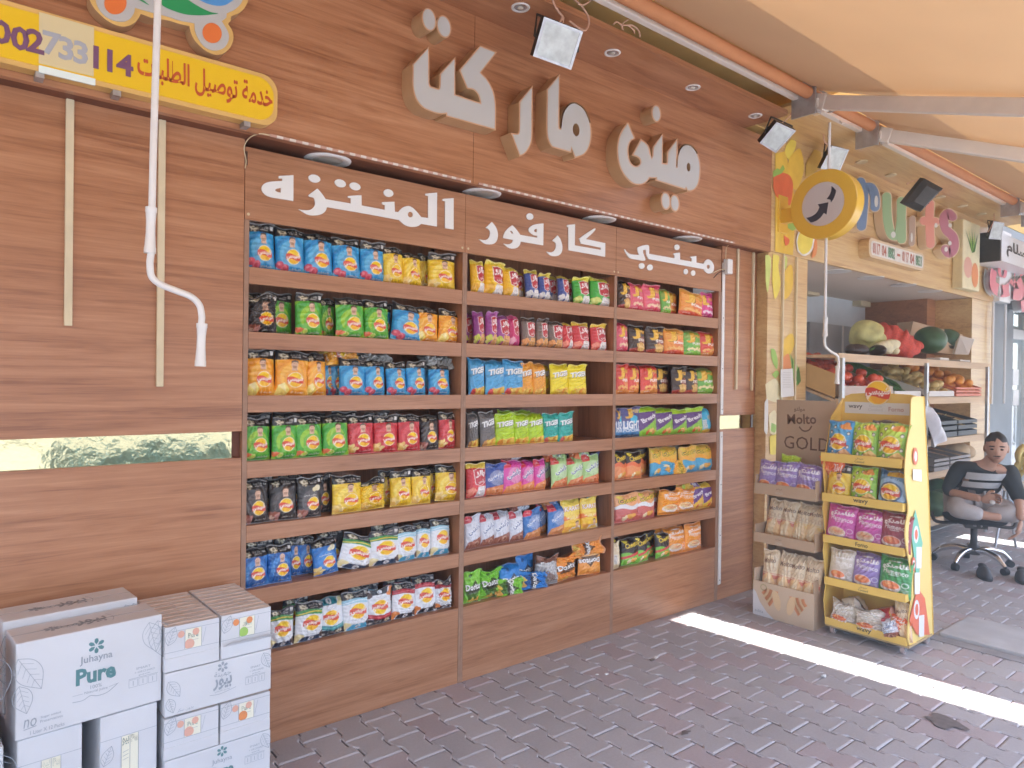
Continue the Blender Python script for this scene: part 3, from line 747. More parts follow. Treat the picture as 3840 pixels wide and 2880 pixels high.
def logo(c, u, v, r, tilt=0.12, flip=False):
    c.ell(u, v, r * 1.07, '#f3ead0'); c.ell(u, v, r, '#f7c413'); c.ell(u + 0.1 * r, v - 0.35 * r * c.asp, r * 0.62, '#f29a10', 0.55)
    h = r * c.asp
    pts = []
    for k in range(13):
        t = k / 12; x = u + (t - 0.5) * 2.25 * r; pts.append((x, v + h * (0.28 + 0.22 * math.sin(5 * t + 0.4)) + (t - 0.5) * tilt * h))
    for k in range(12, -1, -1):
        t = k / 12; x = u + (t - 0.5) * 2.25 * r; pts.append((x, v + h * (-0.42 + 0.16 * math.sin(5 * t + 0.4)) + (t - 0.5) * tilt * h))
    c.poly(pts, '#d5402a')
    c.text('شيبسي', u, v - 0.03 * h, h * 0.95, '#f6efe6', width=2.05 * r, bold=0.035, rot=tilt * 0.4)
def topband(c, col=FOILB, v0=0.80):
    c.wave(v0, 1.2, 0, 1, col, 0.008, 1.2, 0.2)
    g = random.Random(5)
    for k in range(9):
        an = g.uniform(0, 6.28); c.poly([(0.24, v0 + 0.095), (0.24 + 0.15 * math.cos(an), v0 + 0.095 + 0.15 * c.asp * math.sin(an)), (0.24 + 0.15 * math.cos(an + 0.35), v0 + 0.095 + 0.15 * c.asp * math.sin(an + 0.35))], '#b5a583', 0.8)
    c.blot(0.24, v0 + 0.09, 0.085, '#e2d6b8', 3); c.blot(0.24, v0 + 0.09, 0.04, '#8b7a55', 4)
    c.text('طازجة', 0.60, v0 + 0.105, 0.045, '#d8d2c8', width=0.34); c.rect(0.46, v0 + 0.055, 0.74, v0 + 0.07, '#cfc9c0', 0.7)
    c.rect(0.82, v0 + 0.075, 0.94, v0 + 0.135, '#d9d4cb', 0.9)
def figure(c, u, v, shirt, hair='#4a3526', skin='#d9a98a', beard=True, bald=False):
    """a plain printed figure in a coloured top"""
    A = c.asp
    c.poly([(u - 0.34, 0.14), (u - 0.30, v - 0.22), (u - 0.13, v - 0.115), (u + 0.13, v - 0.115), (u + 0.31, v - 0.22), (u + 0.35, 0.14)], shirt, 0.9)
    c.poly([(u - 0.06, v), (u - 0.10, v - 0.13), (u + 0.10, v - 0.13), (u + 0.06, v)], skin)
    c.ell(u, v, 0.105, skin, 1, 1.25)
    if beard: c.poly([(u - 0.08, v - 0.02), (u + 0.08, v - 0.02), (u + 0.05, v - 0.085), (u - 0.05, v - 0.085)], '#8d5f43', 0.75)
    if not bald: c.poly([(u - 0.11, v + 0.02), (u - 0.10, v + 0.085), (u, v + 0.105), (u + 0.10, v + 0.085), (u + 0.115, v + 0.02), (u + 0.07, v + 0.055), (u - 0.06, v + 0.055)], hair)
    c.rect(u - 0.06, v + 0.012, u - 0.02, v + 0.02, '#4a3226', 0.8); c.rect(u + 0.025, v + 0.012, u + 0.065, v + 0.02, '#4a3226', 0.8)
def crisps(body, ring1, ring2, shirt, flav, extra, bald=False, plain=False, seed=1, word=None, wcol='#f4efe6'):
    def f(c):
        c.fill(body)
        for r, col, al in ((0.72, ring1, 0.55), (0.60, body, 1), (0.52, ring2, 0.6), (0.43, body, 0.8), (0.36, ring1, 0.6)): c.ell(0.48, 0.42, r, col, al, 1.15)
        c.poly([(0.0, 0.62), (0.42, 0.80), (0.52, 0.80), (0.0, 0.54)], ring2, 0.5)
        topband(c)
        if plain:
            c.ell(0.76, 0.74, 0.14, '#ece0b6', 1, 0.8); c.ell(0.62, 0.71, 0.10, '#e2d29a', 1, 0.8)
            c.text(word or 'بطاطس', 0.45, 0.57, 0.06, wcol, width=0.5)
        else: figure(c, 0.55, 0.695, shirt, bald=bald)
        if extra == 'tomato':
            c.ell(0.13, 0.17, 0.12, '#c9354c'); c.ell(0.30, 0.10, 0.13, '#d4475a'); c.ring(0.30, 0.10, 0.07, 0.09, '#eb8a93', 0.8); c.ell(0.1, 0.19, 0.05, '#e8737f', 0.7)
        elif extra == 'chips':
            for k, (x, y) in enumerate(((0.12, 0.2), (0.26, 0.12), (0.1, 0.09))): c.blot(x, y, 0.11, ('#ecc56a', '#f0d388', '#e3b152')[k], k + seed, 1, 0.9)
        elif extra == 'cheese':
            c.poly([(0.0, 0.02), (0.08, 0.24), (0.26, 0.30), (0.42, 0.14), (0.34, 0.02)], '#f4dd6a'); c.poly([(0.08, 0.24), (0.26, 0.30), (0.30, 0.1)], '#fbeb9c')
        elif extra == 'lime':
            c.ell(0.28, 0.10, 0.13, '#dbe58a', 1, 0.7); c.blot(0.1, 0.13, 0.11, '#e0623b', 4); c.ell(0.3, 0.1, 0.09, '#b9d24c', 1, 0.6)
        elif extra == 'meat':
            c.blot(0.14, 0.16, 0.13, '#8c4b3a', 4); c.blot(0.28, 0.1, 0.11, '#b5766a', 6); c.blot(0.1, 0.08, 0.08, '#c9a08a', 9)
        logo(c, 0.58, 0.36, 0.235)
        c.text(flav, 0.66, 0.085, 0.06, wcol, width=0.42)
    return f
def baked(band, accent, low):
    def f(c):
        c.fill('#dfe3e6'); topband(c, '#24242a', 0.82)
        c.wave(0.70, 0.82, 0, 1, band, 0.03, 0.8, 0.1); c.wave(0.74, 0.765, 0, 1, accent, 0.035, 0.8, 0.2)
        logo(c, 0.53, 0.50, 0.29)
        c.text('بافات مخبوزة', 0.5, 0.275, 0.04, '#7d868c', width=0.4); c.text('بطعم الجبنة', 0.5, 0.225, 0.035, '#8a9298', width=0.36)
        c.poly([(0.16, 0), (0.24, 0.16), (0.84, 0.16), (0.92, 0)], low); c.text('0', 0.54, 0.08, 0.12, '#e9ebec', width=0.2, bold=0.06)
        c.blot(0.06, 0.12, 0.16, '#e8d592' if band != '#a01f26' else '#e57a35', 2); c.blot(0.95, 0.14, 0.13, '#4b3a34', 5)
    return f
def shield(body, side, top, pic, lab='#e9e6e2'):
    def f(c):
        c.fill(body); c.rect(0, 0, 0.22, 1, side, 0.8); c.wave(0.86, 1.1, 0, 1, top, 0.02, 1.0)
        c.poly([(0.26, 0.82), (0.55, 0.87), (0.98, 0.83), (0.97, 0.46), (0.62, 0.34), (0.34, 0.40)], '#efe9e2'); c.poly([(0.29, 0.81), (0.55, 0.855), (0.95, 0.82), (0.94, 0.47), (0.62, 0.355), (0.37, 0.41)], '#b8242c')
        c.text('بالز', 0.62, 0.69, 0.22, '#efe8e4', width=0.52, bold=0.06); c.text('بلس', 0.66, 0.475, 0.12, '#efe8e4', width=0.34, bold=0.03)
        c.poly([(0.40, 0.02), (0.48, 0.33), (0.92, 0.33), (0.88, 0.02)], lab); c.text('ملح', 0.67, 0.20, 0.07, '#8a7a78', width=0.25); c.text('وليمون', 0.66, 0.11, 0.06, '#8a7a78', width=0.28)
        c.blot(0.22, 0.22, 0.16, pic, 3); c.blot(0.15, 0.1, 0.12, pic, 8, 0.8)
    return f
def tiger(body, dark, pic):
    def f(c):
        c.fill(body)
        for k in range(4): c.poly([(0.1, 0.16 + 0.25 * k), (1.0, 0.44 + 0.25 * k), (1.0, 0.465 + 0.25 * k), (0.3, 0.235 + 0.25 * k)], dark, 0.75)
        c.poly([(0.0, 0.56), (1.0, 0.80), (1.0, 0.72), (0.05, 0.49)], dark, 0.5)
        c.text('TIGER', 0.54, 0.665, 0.17, '#4d565e', width=0.88, bold=0.05, rot=0.16, shear=0.2); c.text('TIGER', 0.52, 0.68, 0.165, '#eff1f0', width=0.86, bold=0.045, rot=0.16, shear=0.2)
        c.text('تايجر', 0.74, 0.56, 0.07, '#eff1f0', width=0.26, rot=0.1); c.text('حار', 0.3, 0.86, 0.04, dark, width=0.16); c.text('بطعم', 0.4, 0.40, 0.05, dark, width=0.24, rot=0.15)
        c.poly([(0.12, 0), (0.2, 0.16), (0.95, 0.26), (1, 0.1), (1, 0)], '#f2c23d', 0.95)
        for k in range(4): c.blot(0.25 + 0.2 * k, 0.09 + 0.02 * k, 0.12, ('#e6a62c', '#f6d365', '#ec9136', '#f4c64a')[k], k)
        c.blot(0.24, 0.08, 0.13, pic, 11)
    return f
def wavy(body, sq, corner, low, lett='#2e4a80'):
    def f(c):
        c.fill(body); g = random.Random(2); c.ell(0.55, 0.55, 0.36, '#ffffff', 0.18)
        for k in range(34):
            x, y = g.random(), g.random(); c.poly([(x, y), (x + 0.05, y + 0.02), (x + 0.03, y + 0.04), (x + 0.09, y + 0.06), (x + 0.08, y + 0.045), (x + 0.05, y + 0.035), (x + 0.065, y + 0.015)], sq, 0.75)
        c.poly([(0, 1), (0.42, 1), (0.33, 0.80), (0, 0.76)], corner); c.text('سناكس', 0.18, 0.885, 0.05, '#f5ece6', width=0.24)
        c.poly([(0.0, 0), (0.1, 0.22), (0.55, 0.30), (1.0, 0.36), (1, 0)], low); c.blot(0.35, 0.14, 0.17, '#e8935c' if low != '#8a4a38' else '#a0604a', 3, 0.8); c.ring(0.62, 0.16, 0.10, 0.13, '#f0c8a0', 0.5)
        c.text('كرانشى', 0.55, 0.60, 0.23, '#f3f4f3', width=0.92, bold=0.09, rot=0.32); c.text('كرانشى', 0.55, 0.60, 0.22, lett, width=0.88, bold=0.02, rot=0.32)
    return f
def jagged(body, top, word, wc, low, pic, big='J', second='#d8992a'):
    def f(c):
        c.fill(body); c.wave(0.88, 1.1, 0, 1, top, 0.015)
        c.blot(0.2, 0.75, 0.15, top, 2, 0.6); c.blot(0.75, 0.35, 0.3, low, 5, 0.6)
        c.text(big, 0.36, 0.68, 0.40, '#7a4a10', width=0.44, bold=0.08); c.text(big, 0.34, 0.69, 0.39, '#f0b42e', width=0.42, bold=0.06)
        c.text('aguar', 0.72, 0.74, 0.17, second, width=0.5, bold=0.04); c.text(word, 0.68, 0.47, 0.105, wc, width=0.56, bold=0.05)
        c.poly([(0, 0), (0, 0.14), (0.5, 0.20), (1, 0.12), (1, 0)], low)
        if pic == 'fries':
            for k in range(7): c.poly([(0.40 + 0.06 * k, 0.16), (0.30 + 0.085 * k, 0.39 - 0.02 * abs(k - 3)), (0.37 + 0.085 * k, 0.39 - 0.02 * abs(k - 3)), (0.46 + 0.06 * k, 0.16)], '#f2c56c' if k % 2 else '#e5a94a')
            c.ell(0.62, 0.16, 0.24, '#ecbb62', 1, 0.6)
        else:
            for k in range(5): c.blot(0.22 + 0.15 * k, 0.24 + 0.03 * (k % 2), 0.085, pic, k + 2)
            c.text('طعم', 0.3, 0.10, 0.06, '#f5ece4', width=0.3)
    return f
def bready(top, slab, low):
    def f(c):
        c.fill(low); c.rect(0, 0.78, 1, 1, top); c.poly([(0, 0.80), (1, 0.86), (0.95, 0.62), (0.0, 0.16)], slab)
        c.text('Bready', 0.52, 0.60, 0.20, '#f1eef0', width=0.84, bold=0.03, rot=0.42)
        for k, col in enumerate(('#d9572c', '#f0b46a', '#e88f4a', '#b5d23c')): c.blot(0.42 + 0.16 * k, 0.14 + 0.06 * (k % 2), 0.11, col, k)
    return f
def popcorn(c):
    c.fill('#3c3a73'); c.rect(0, 0, 1, 0.30, '#3fa2cf'); c.ell(0.5, 0.28, 0.75, '#3d6fae', 0.8, 0.55); c.ell(0.62, 0.60, 0.20, '#2fb3dc')
    c.text('J', 0.38, 0.80, 0.34, '#e6a92c', width=0.36, bold=0.06); c.text('aguar', 0.70, 0.84, 0.14, '#d8b465', width=0.46, bold=0.03)
    c.text('LIGHT', 0.55, 0.42, 0.27, '#f1f3f5', width=0.88, bold=0.04); c.text('POPCORN', 0.55, 0.235, 0.10, '#f1f3f5', width=0.86, bold=0.02); c.rect(0, 0, 1, 0.10, '#2a4163'); c.text('طبيعي', 0.5, 0.07, 0.05, '#e0e6ec', width=0.5)
def puffs(top, mid, low, band=None, word='Cheetos'):
    def f(c):
        c.fill(top); c.wave(0.42, 0.60, 0, 1, mid, 0.05, 1.3, 0.1); c.wave(-0.1, 0.46, 0, 1, low, 0.04, 1.1)
        if band: c.poly([(0, 0.34), (1, 0.50), (1, 0.40), (0, 0.24)], band)
        c.text(word, 0.55, 0.78, 0.20, '#2a2118', width=0.86, bold=0.11, rot=0.22); c.text(word, 0.55, 0.785, 0.19, '#f3c81e', width=0.82, bold=0.02, rot=0.22)
        c.blot(0.2, 0.9, 0.1, '#f0d23a', 4); c.blot(0.6, 0.2, 0.16, '#eda53f', 8); c.blot(0.35, 0.14, 0.12, '#f7e3b0', 6)
    return f
def nacho(body, dark, word='Doritos'):
    def f(c):
        c.fill(body); c.blot(0.5, 0.25, 0.42, dark, 5, 0.9, 0.8); c.poly([(0.15, 0.30), (0.95, 0.36), (0.55, 0.72)], '#241c14', 0.9)
        c.text(word, 0.54, 0.50, 0.20, '#1e1a18', width=0.98, bold=0.1, rot=0.08); c.text(word, 0.54, 0.51, 0.185, '#f3f1ec', width=0.92, bold=0.03, rot=0.08)
        c.poly([(0.2, 0.05), (0.45, 0.2), (0.62, 0.03)], '#eec24c'); c.poly([(0.5, 0.08), (0.8, 0.22), (0.85, 0.04)], '#d9953a'); c.blot(0.3, 0.86, 0.08, dark, 2)
    return f
def karate(c):
    c.fill('#f2bd2a'); c.wave(0.35, 0.50, 0, 1, '#e4691f', 0.05, 0.6); c.ell(0.5, 0.72, 0.5, '#f6d94e', 0.8)
    c.text('KARATE', 0.54, 0.72, 0.15, '#a52f26', width=0.92, bold=0.09); c.text('KARATE', 0.54, 0.725, 0.14, '#f5efe8', width=0.88, bold=0.03); c.text('كاراتيه', 0.5, 0.43, 0.11, '#f6e6cf', width=0.7, rot=-0.05)
    figure(c, 0.68, 0.22, '#e6e2da', beard=False); c.blot(0.2, 0.12, 0.13, '#e89a33', 4)
def bowl(body, dark, soup):
    def f(c):
        c.fill(body); c.rect(0, 0.9, 1, 1, dark, 0.6); c.blot(0.9, 0.35, 0.3, dark, 3, 0.5)
        c.rect(0.3, 0.885, 0.72, 0.905, '#f1ece8'); c.text('فلامنكو', 0.53, 0.775, 0.15, '#f3eeea', width=0.82, bold=0.04, rot=0.04); c.text('Flamenco', 0.55, 0.63, 0.12, '#f3eeea', width=0.76, bold=0.01, rot=-0.05); c.rect(0.34, 0.54, 0.66, 0.55, '#f1ece8')
        c.ell(0.42, 0.25, 0.33, '#e9d9cf', 1, 0.66); c.ell(0.42, 0.285, 0.29, soup, 1, 0.5); c.blot(0.36, 0.31, 0.12, '#f1b06c', 5, 0.7, 0.6); c.blot(0.5, 0.28, 0.1, '#d8734a', 8, 0.7, 0.6); c.ring(0.86, 0.33, 0.08, 0.1, '#eee4ea', 0.7)
        for k in range(4): c.rect(0.74, 0.10 + 0.035 * k, 0.95, 0.115 + 0.035 * k, '#efe6ea', 0.5)
    return f
def faces(body, glow, dark, low):
    """stand bags: many little round portraits about the logo"""
    def f(c):
        c.fill(body); c.ell(0.45, 0.62, 0.42, glow, 0.7, 1.3); c.wave(-0.1, 0.16, 0, 1, dark, 0.04)
        for k in range(11):
            an = 0.5 + k * 0.53; x, y = 0.50 + 0.40 * math.cos(an), 0.52 + 0.36 * math.sin(an); c.ell(x, y, 0.06, '#3a2f2a', 1, 1.2); c.ell(x, y - 0.008, 0.042, '#e8dccb', 1, 1.1)
        c.blot(0.72, 0.86, 0.15, '#e88a3a', 3); logo(c, 0.48, 0.46, 0.30); c.text('بطعم', 0.35, 0.16, 0.05, '#eef2dc', width=0.3); c.blot(0.78, 0.08, 0.26, low, 5)
    return f
def prize(c):
    c.fill('#5b86b5'); c.rect(0, 0.88, 1, 1, '#3e5f86'); c.rect(0.3, 0.84, 1, 0.97, '#e3ac2c'); c.ring(0.46, 0.42, 0.42, 0.58, '#9cbfe0', 0.9); c.ell(0.46, 0.42, 0.40, '#2e4d73'); c.ell(0.46, 0.42, 0.35, '#f2c94e')
    logo(c, 0.46, 0.42, 0.31); c.ell(0.78, 0.10, 0.2, '#f4e28a', 1, 0.6); c.text('فليتو', 0.60, 0.78, 0.06, '#284464', width=0.4, rot=-0.3)
def pastry(body, band, bread):
    def f(c):
        c.fill(body); c.rect(0, 0.42, 1, 0.50, band); c.rect(0, 0.52, 1, 0.53, band)
        c.text('Molto', 0.5, 0.78, 0.10, '#5b3a28', width=0.74, bold=0.02, rot=0.1); c.text('GOLD', 0.5, 0.62, 0.10, '#b69a74', width=0.82)
        c.rect(0, 0, 1, 0.42, band, 0.35); c.blot(0.5, 0.24, 0.40, bread, 4, 1, 1.2, 0.1); c.blot(0.46, 0.27, 0.24, '#f3ddb0', 6, 0.8, 1.2); c.blot(0.3, 0.06, 0.2, '#e5b778', 7)
    return f
def silver(c):
    c.fill('#9a9794'); c.rect(0, 0.7, 1, 1, '#7a4a36'); c.blot(0.4, 0.3, 0.3, '#6b4a3c', 3, 0.8); c.blot(0.6, 0.6, 0.3, '#c8c6c3', 5, 0.8); c.blot(0.3, 0.7, 0.2, '#d9d7d3', 8, 0.9); c.rect(0.1, 0.06, 0.4, 0.3, '#4a6a66', 0.6)
def backside(body, fin, low):
    def f(c):
        c.fill(body); c.rect(0.44, 0, 0.56, 1, fin, 0.6); c.rect(0.1, 0.2, 0.4, 0.55, '#e6e3de', 0.75)
        for k in range(8): c.rect(0.12, 0.23 + 0.038 * k, 0.38, 0.24 + 0.038 * k, '#6a6460', 0.7)
        c.wave(-0.1, 0.15, 0, 1, low, 0.03); c.blot(0.75, 0.6, 0.2, low, 4, 0.5)
    return f
KINDS = {  # code: (design, words for its label, flipped print)
 'LB': (crisps('#1f8fd0', '#5fbbe6', '#0f63a8', '#4b96c9', 'طماطم', 'tomato'), 'sky blue crisps bag with printed man and yellow disc', 0),
 'LY': (crisps('#f2c51d', '#f8df66', '#dba514', '#e9bd28', 'ملح', 'chips', wcol='#8a6a1a'), 'yellow crisps bag with printed man and yellow disc', 0),
 'LG': (crisps('#3fa62c', '#a9d62a', '#2d8a24', '#57ad2e', 'شطة وليمون', 'lime'), 'lime green crisps bag with black top', 0),
 'LO': (crisps('#f39a1c', '#f9bb4a', '#e07c10', '#ee9a2a', 'جبنة', 'cheese'), 'orange crisps bag with black top', 0),
 'LK': (crisps('#2a2625', '#56504c', '#14110f', '#2f2b2a', 'كباب مشوي', 'meat'), 'black crisps bag with printed man', 0),
 'LR': (crisps('#c9232b', '#e0555a', '#a5161f', '#c22a31', 'كاتشب', 'chips', wcol='#f4d8d0'), 'red crisps bag with black top', 0),
 'LN': (crisps('#1d62b4', '#4c90d6', '#133f86', '#2a4f8f', 'خل وملح', 'none', bald=True), 'royal blue crisps bag with black top', 0),
 'LX': (crisps('#2c2a2b', '#5c5756', '#161415', '#2f2b2a', 'كباب', 'meat', plain=True, word='بطاطس شيبس'), 'black crisps bag turned back to front', 0),
 'LU': (crisps('#1f66bb', '#3f84cf', '#174f97', '#2a4f8f', 'خل', 'chips', plain=True), 'royal blue crisps bag turned back to front', 0),
 'WG': (baked('#2f7f3a', '#e6c02c', '#22364f'), 'white baked crisps bag with green wave band', 0),
 'WB': (baked('#8fc6da', '#d7e8ee', '#38a0c8'), 'white baked crisps bag with pale blue band', 0),
 'WT': (baked('#2f7e86', '#59a9a6', '#20707c'), 'white and teal baked crisps bag upside down', 1),
 'WK': (baked('#a01f26', '#d0474a', '#23262c'), 'black and white baked crisps bag upside down', 1),
 'WR': (baked('#a01f26', '#c9474a', '#20242c'), 'white baked crisps bag with dark red band', 0),
 'WX': (baked('#a01f26', '#7c1a20', '#3c2020'), 'crumpled dark red baked crisps bag', 0),
 'BY': (shield('#f4be18', '#f0ab10', '#f2d93e', '#e9a92c'), 'yellow corn snack bag with red shield', 0),
 'BN': (shield('#31468f', '#22357c', '#d9c63f', '#d9d6d2'), 'navy blue corn snack bag with red shield', 0),
 'BG': (shield('#3fae35', '#2c9a2a', '#e4dc3a', '#d7e06a'), 'green corn snack bag with red shield', 0),
 'BP': (shield('#98398c', '#7c2a76', '#a5509a', '#c5cf3f', '#dfa25a'), 'purple corn snack bag with red shield', 0),
 'BM': (shield('#cf1f63', '#b8164f', '#e05a8c', '#e8a0b4', '#c2306a'), 'magenta corn snack bag with red shield', 0),
 'BT': (shield('#7c6a60', '#5e4e46', '#3a2f2a', '#e2904c', '#dd9a50'), 'brown corn snack bag with red shield', 0),
 'BR': (shield('#d83438', '#bf2228', '#ecc53a', '#f0846a'), 'red corn snack bag with yellow top strip', 0),
 'TB': (tiger('#3f9ad6', '#27567f', '#d9413f'), 'light blue tiger stripe crisps bag', 0),
 'TO': (tiger('#ef9a2c', '#a95f16', '#f0c25a'), 'orange tiger stripe crisps bag', 0),
 'TY': (tiger('#f2dc1c', '#a3961a', '#e9c52a'), 'bright yellow tiger stripe crisps bag', 0),
 'TK': (tiger('#5a5654', '#2c2a2a', '#c98a4a'), 'charcoal tiger stripe crisps bag', 0),
 'TL': (tiger('#a6d014', '#5f7f10', '#e08a2c'), 'lime tiger stripe crisps bag', 0),
 'TT': (tiger('#1f9d8f', '#0f5f58', '#e56a5a'), 'teal tiger stripe crisps bag', 0),
 'CN': (wavy('#2d4592', '#1b2a62', '#274089', '#d9763c', '#3f63b0'), 'navy blue puffed snack bag with squiggles', 0),
 'CP': (wavy('#d63a94', '#b02078', '#d9283c', '#e8823a'), 'hot pink puffed snack bag with squiggles', 0),
 'CG': (wavy('#a4cf7a', '#4a7a3a', '#d0352c', '#dd6a34'), 'pale green puffed snack bag with squiggles', 0),
 'CW': (wavy('#ccd0d9', '#565a66', '#c0303a', '#8a4a38'), 'silver puffed snack bag with squiggles', 0),
 'CB': (wavy('#2f66ad', '#1c3f78', '#cf2a38', '#d9833f', '#3f74bd'), 'mid blue puffed snack bag with red corner', 0),
 'KY': (karate, 'yellow snack bag with red and white lettering', 0),
 'BL': (backside('#3aa3d2', '#c3d6de', '#d0d4d6'), 'small cyan snack bag seen from its back', 0),
 'DG': (nacho('#6fbf2a', '#2c4a14'), 'green nacho bag with white lettering', 0),
 'DB': (nacho('#1f70c4', '#123f7c'), 'blue nacho bag with white lettering', 0),
 'DO': (nacho('#ee8a2a', '#d8701c'), 'orange nacho bag with white lettering', 0),
 'DU': (nacho('#ee8f30', '#f0a858'), 'orange nacho bag standing upside down', 1),
 'DS': (silver, 'silver and brown crumpled nacho bag', 0),
 'JK': (jagged('#33241d', '#1c1310', 'STIX', '#f1e9dc', '#a5382c', 'fries'), 'dark brown potato stick bag', 0),
 'JP': (jagged('#e4566a', '#cf2f4a', 'PUFFS', '#f8e6e4', '#d6384e', '#f6c9a0'), 'rose pink puffs bag with golden J', 0),
 'JG': (jagged('#5aa83a', '#8f9a3a', 'PUFFS', '#eef2e2', '#7fc43a', '#f0dc9a'), 'green puffs bag with golden J', 0),
 'JO': (jagged('#f08a2c', '#f2a13a', 'Kito', '#fbeede', '#e0482c', '#f6b45a'), 'orange puffs bag with golden J', 0),
 'JM': (jagged('#d8347c', '#c02466', 'POP', '#fbeaf2', '#c02a6c', '#f0d0dc', 'L'), 'magenta popcorn bag with white lettering', 0),
 'JR': (jagged('#de3c30', '#c2281f', 'PUFFS', '#fbe6dc', '#e88a3a', '#f4b25a'), 'scarlet puffs bag with golden J', 0),
 'PB': (popcorn, 'navy and light blue popcorn bag', 0),
 'BZ': (bready('#a2d61a', '#4e2a66', '#7fc22c'), 'lime and purple bread snack bag', 0),
 'BZY': (bready('#eec02c', '#5a2f78', '#f0b82e'), 'yellow and purple bread snack bag', 0),
 'PC': (backside('#2aa3cf', '#5cc0de', '#e0b23a'), 'cyan snack bag leaning sideways', 0),
 'XK': (puffs('#2a1d18', '#e8602c', '#ef8a4a'), 'black and flame orange cheese puff bag', 0),
 'XO': (puffs('#f0b53a', '#f6a52a', '#3f9fce'), 'orange and sky blue cheese puff bag', 0),
 'XS': (backside('#8f908c', '#c4c4be', '#6a6c6a'), 'grey foil bag seen from its back', 0),
 'XW': (puffs('#f0a062', '#e9eaea', '#c9584e'), 'white and red cheese puff bag', 0),
 'OX': (bowl('#f2921c', '#e0740f', '#e8c88a'), 'crumpled bright orange noodle snack bag', 0),
 'XG': (puffs('#241a17', '#2a1d18', '#6fbf34', '#d83a34'), 'black cheese puff bag with red and green base', 0),
 'CS': (backside('#e6d2a4', '#f0e4c8', '#d8c08a'), 'cream snack bag seen from its side', 0),
 'FO': (bowl('#f08a24', '#e5741a', '#d9b07a'), 'orange noodle bag with white bowl', 0),
 'FP': (bowl('#c94a9c', '#a92c80', '#dcb48a'), 'pink noodle snack bag with bowl picture', 0),
 'FM': (bowl('#8e3a44', '#6e2632', '#e0704a'), 'maroon noodle snack bag with bowl picture', 0),
 'FV': (bowl('#8a72b4', '#6f579c', '#e8743c'), 'violet noodle snack bag with bowl picture', 0),
 'FG': (bowl('#3a8a44', '#226a34', '#e8743c'), 'green noodle snack bag with bowl picture', 0),
 'FW': (bowl('#d2c9b8', '#a08a78', '#e8743c'), 'cream noodle snack bag with bowl picture', 0),
 'FD': (bowl('#e8622c', '#cf4a1c', '#e8743c'), 'orange noodle snack bag lying on its side', 0),
 'SB': (faces('#2f86c4', '#54a6d8', '#2870a8', '#e3a060'), 'blue crisps bag with rounded portraits', 0),
 'SG': (faces('#7fb82c', '#c2dc3a', '#4f9a34', '#e9b45e'), 'lime crisps bag with rounded portraits', 0),
 'SP': (prize, 'slate blue crisps bag with yellow price flash', 0),
 'MG': (pastry('#dfc9a4', '#c5624a', '#e8b878'), 'tan pastry wrapper with red band', 0),
 'MY': (pastry('#e2cda6', '#e6bf62', '#eec88c'), 'tan pastry wrapper with yellow band', 0),
}
FOIL = print_mat()
NU, NV = 56, 84
BAGS = {}
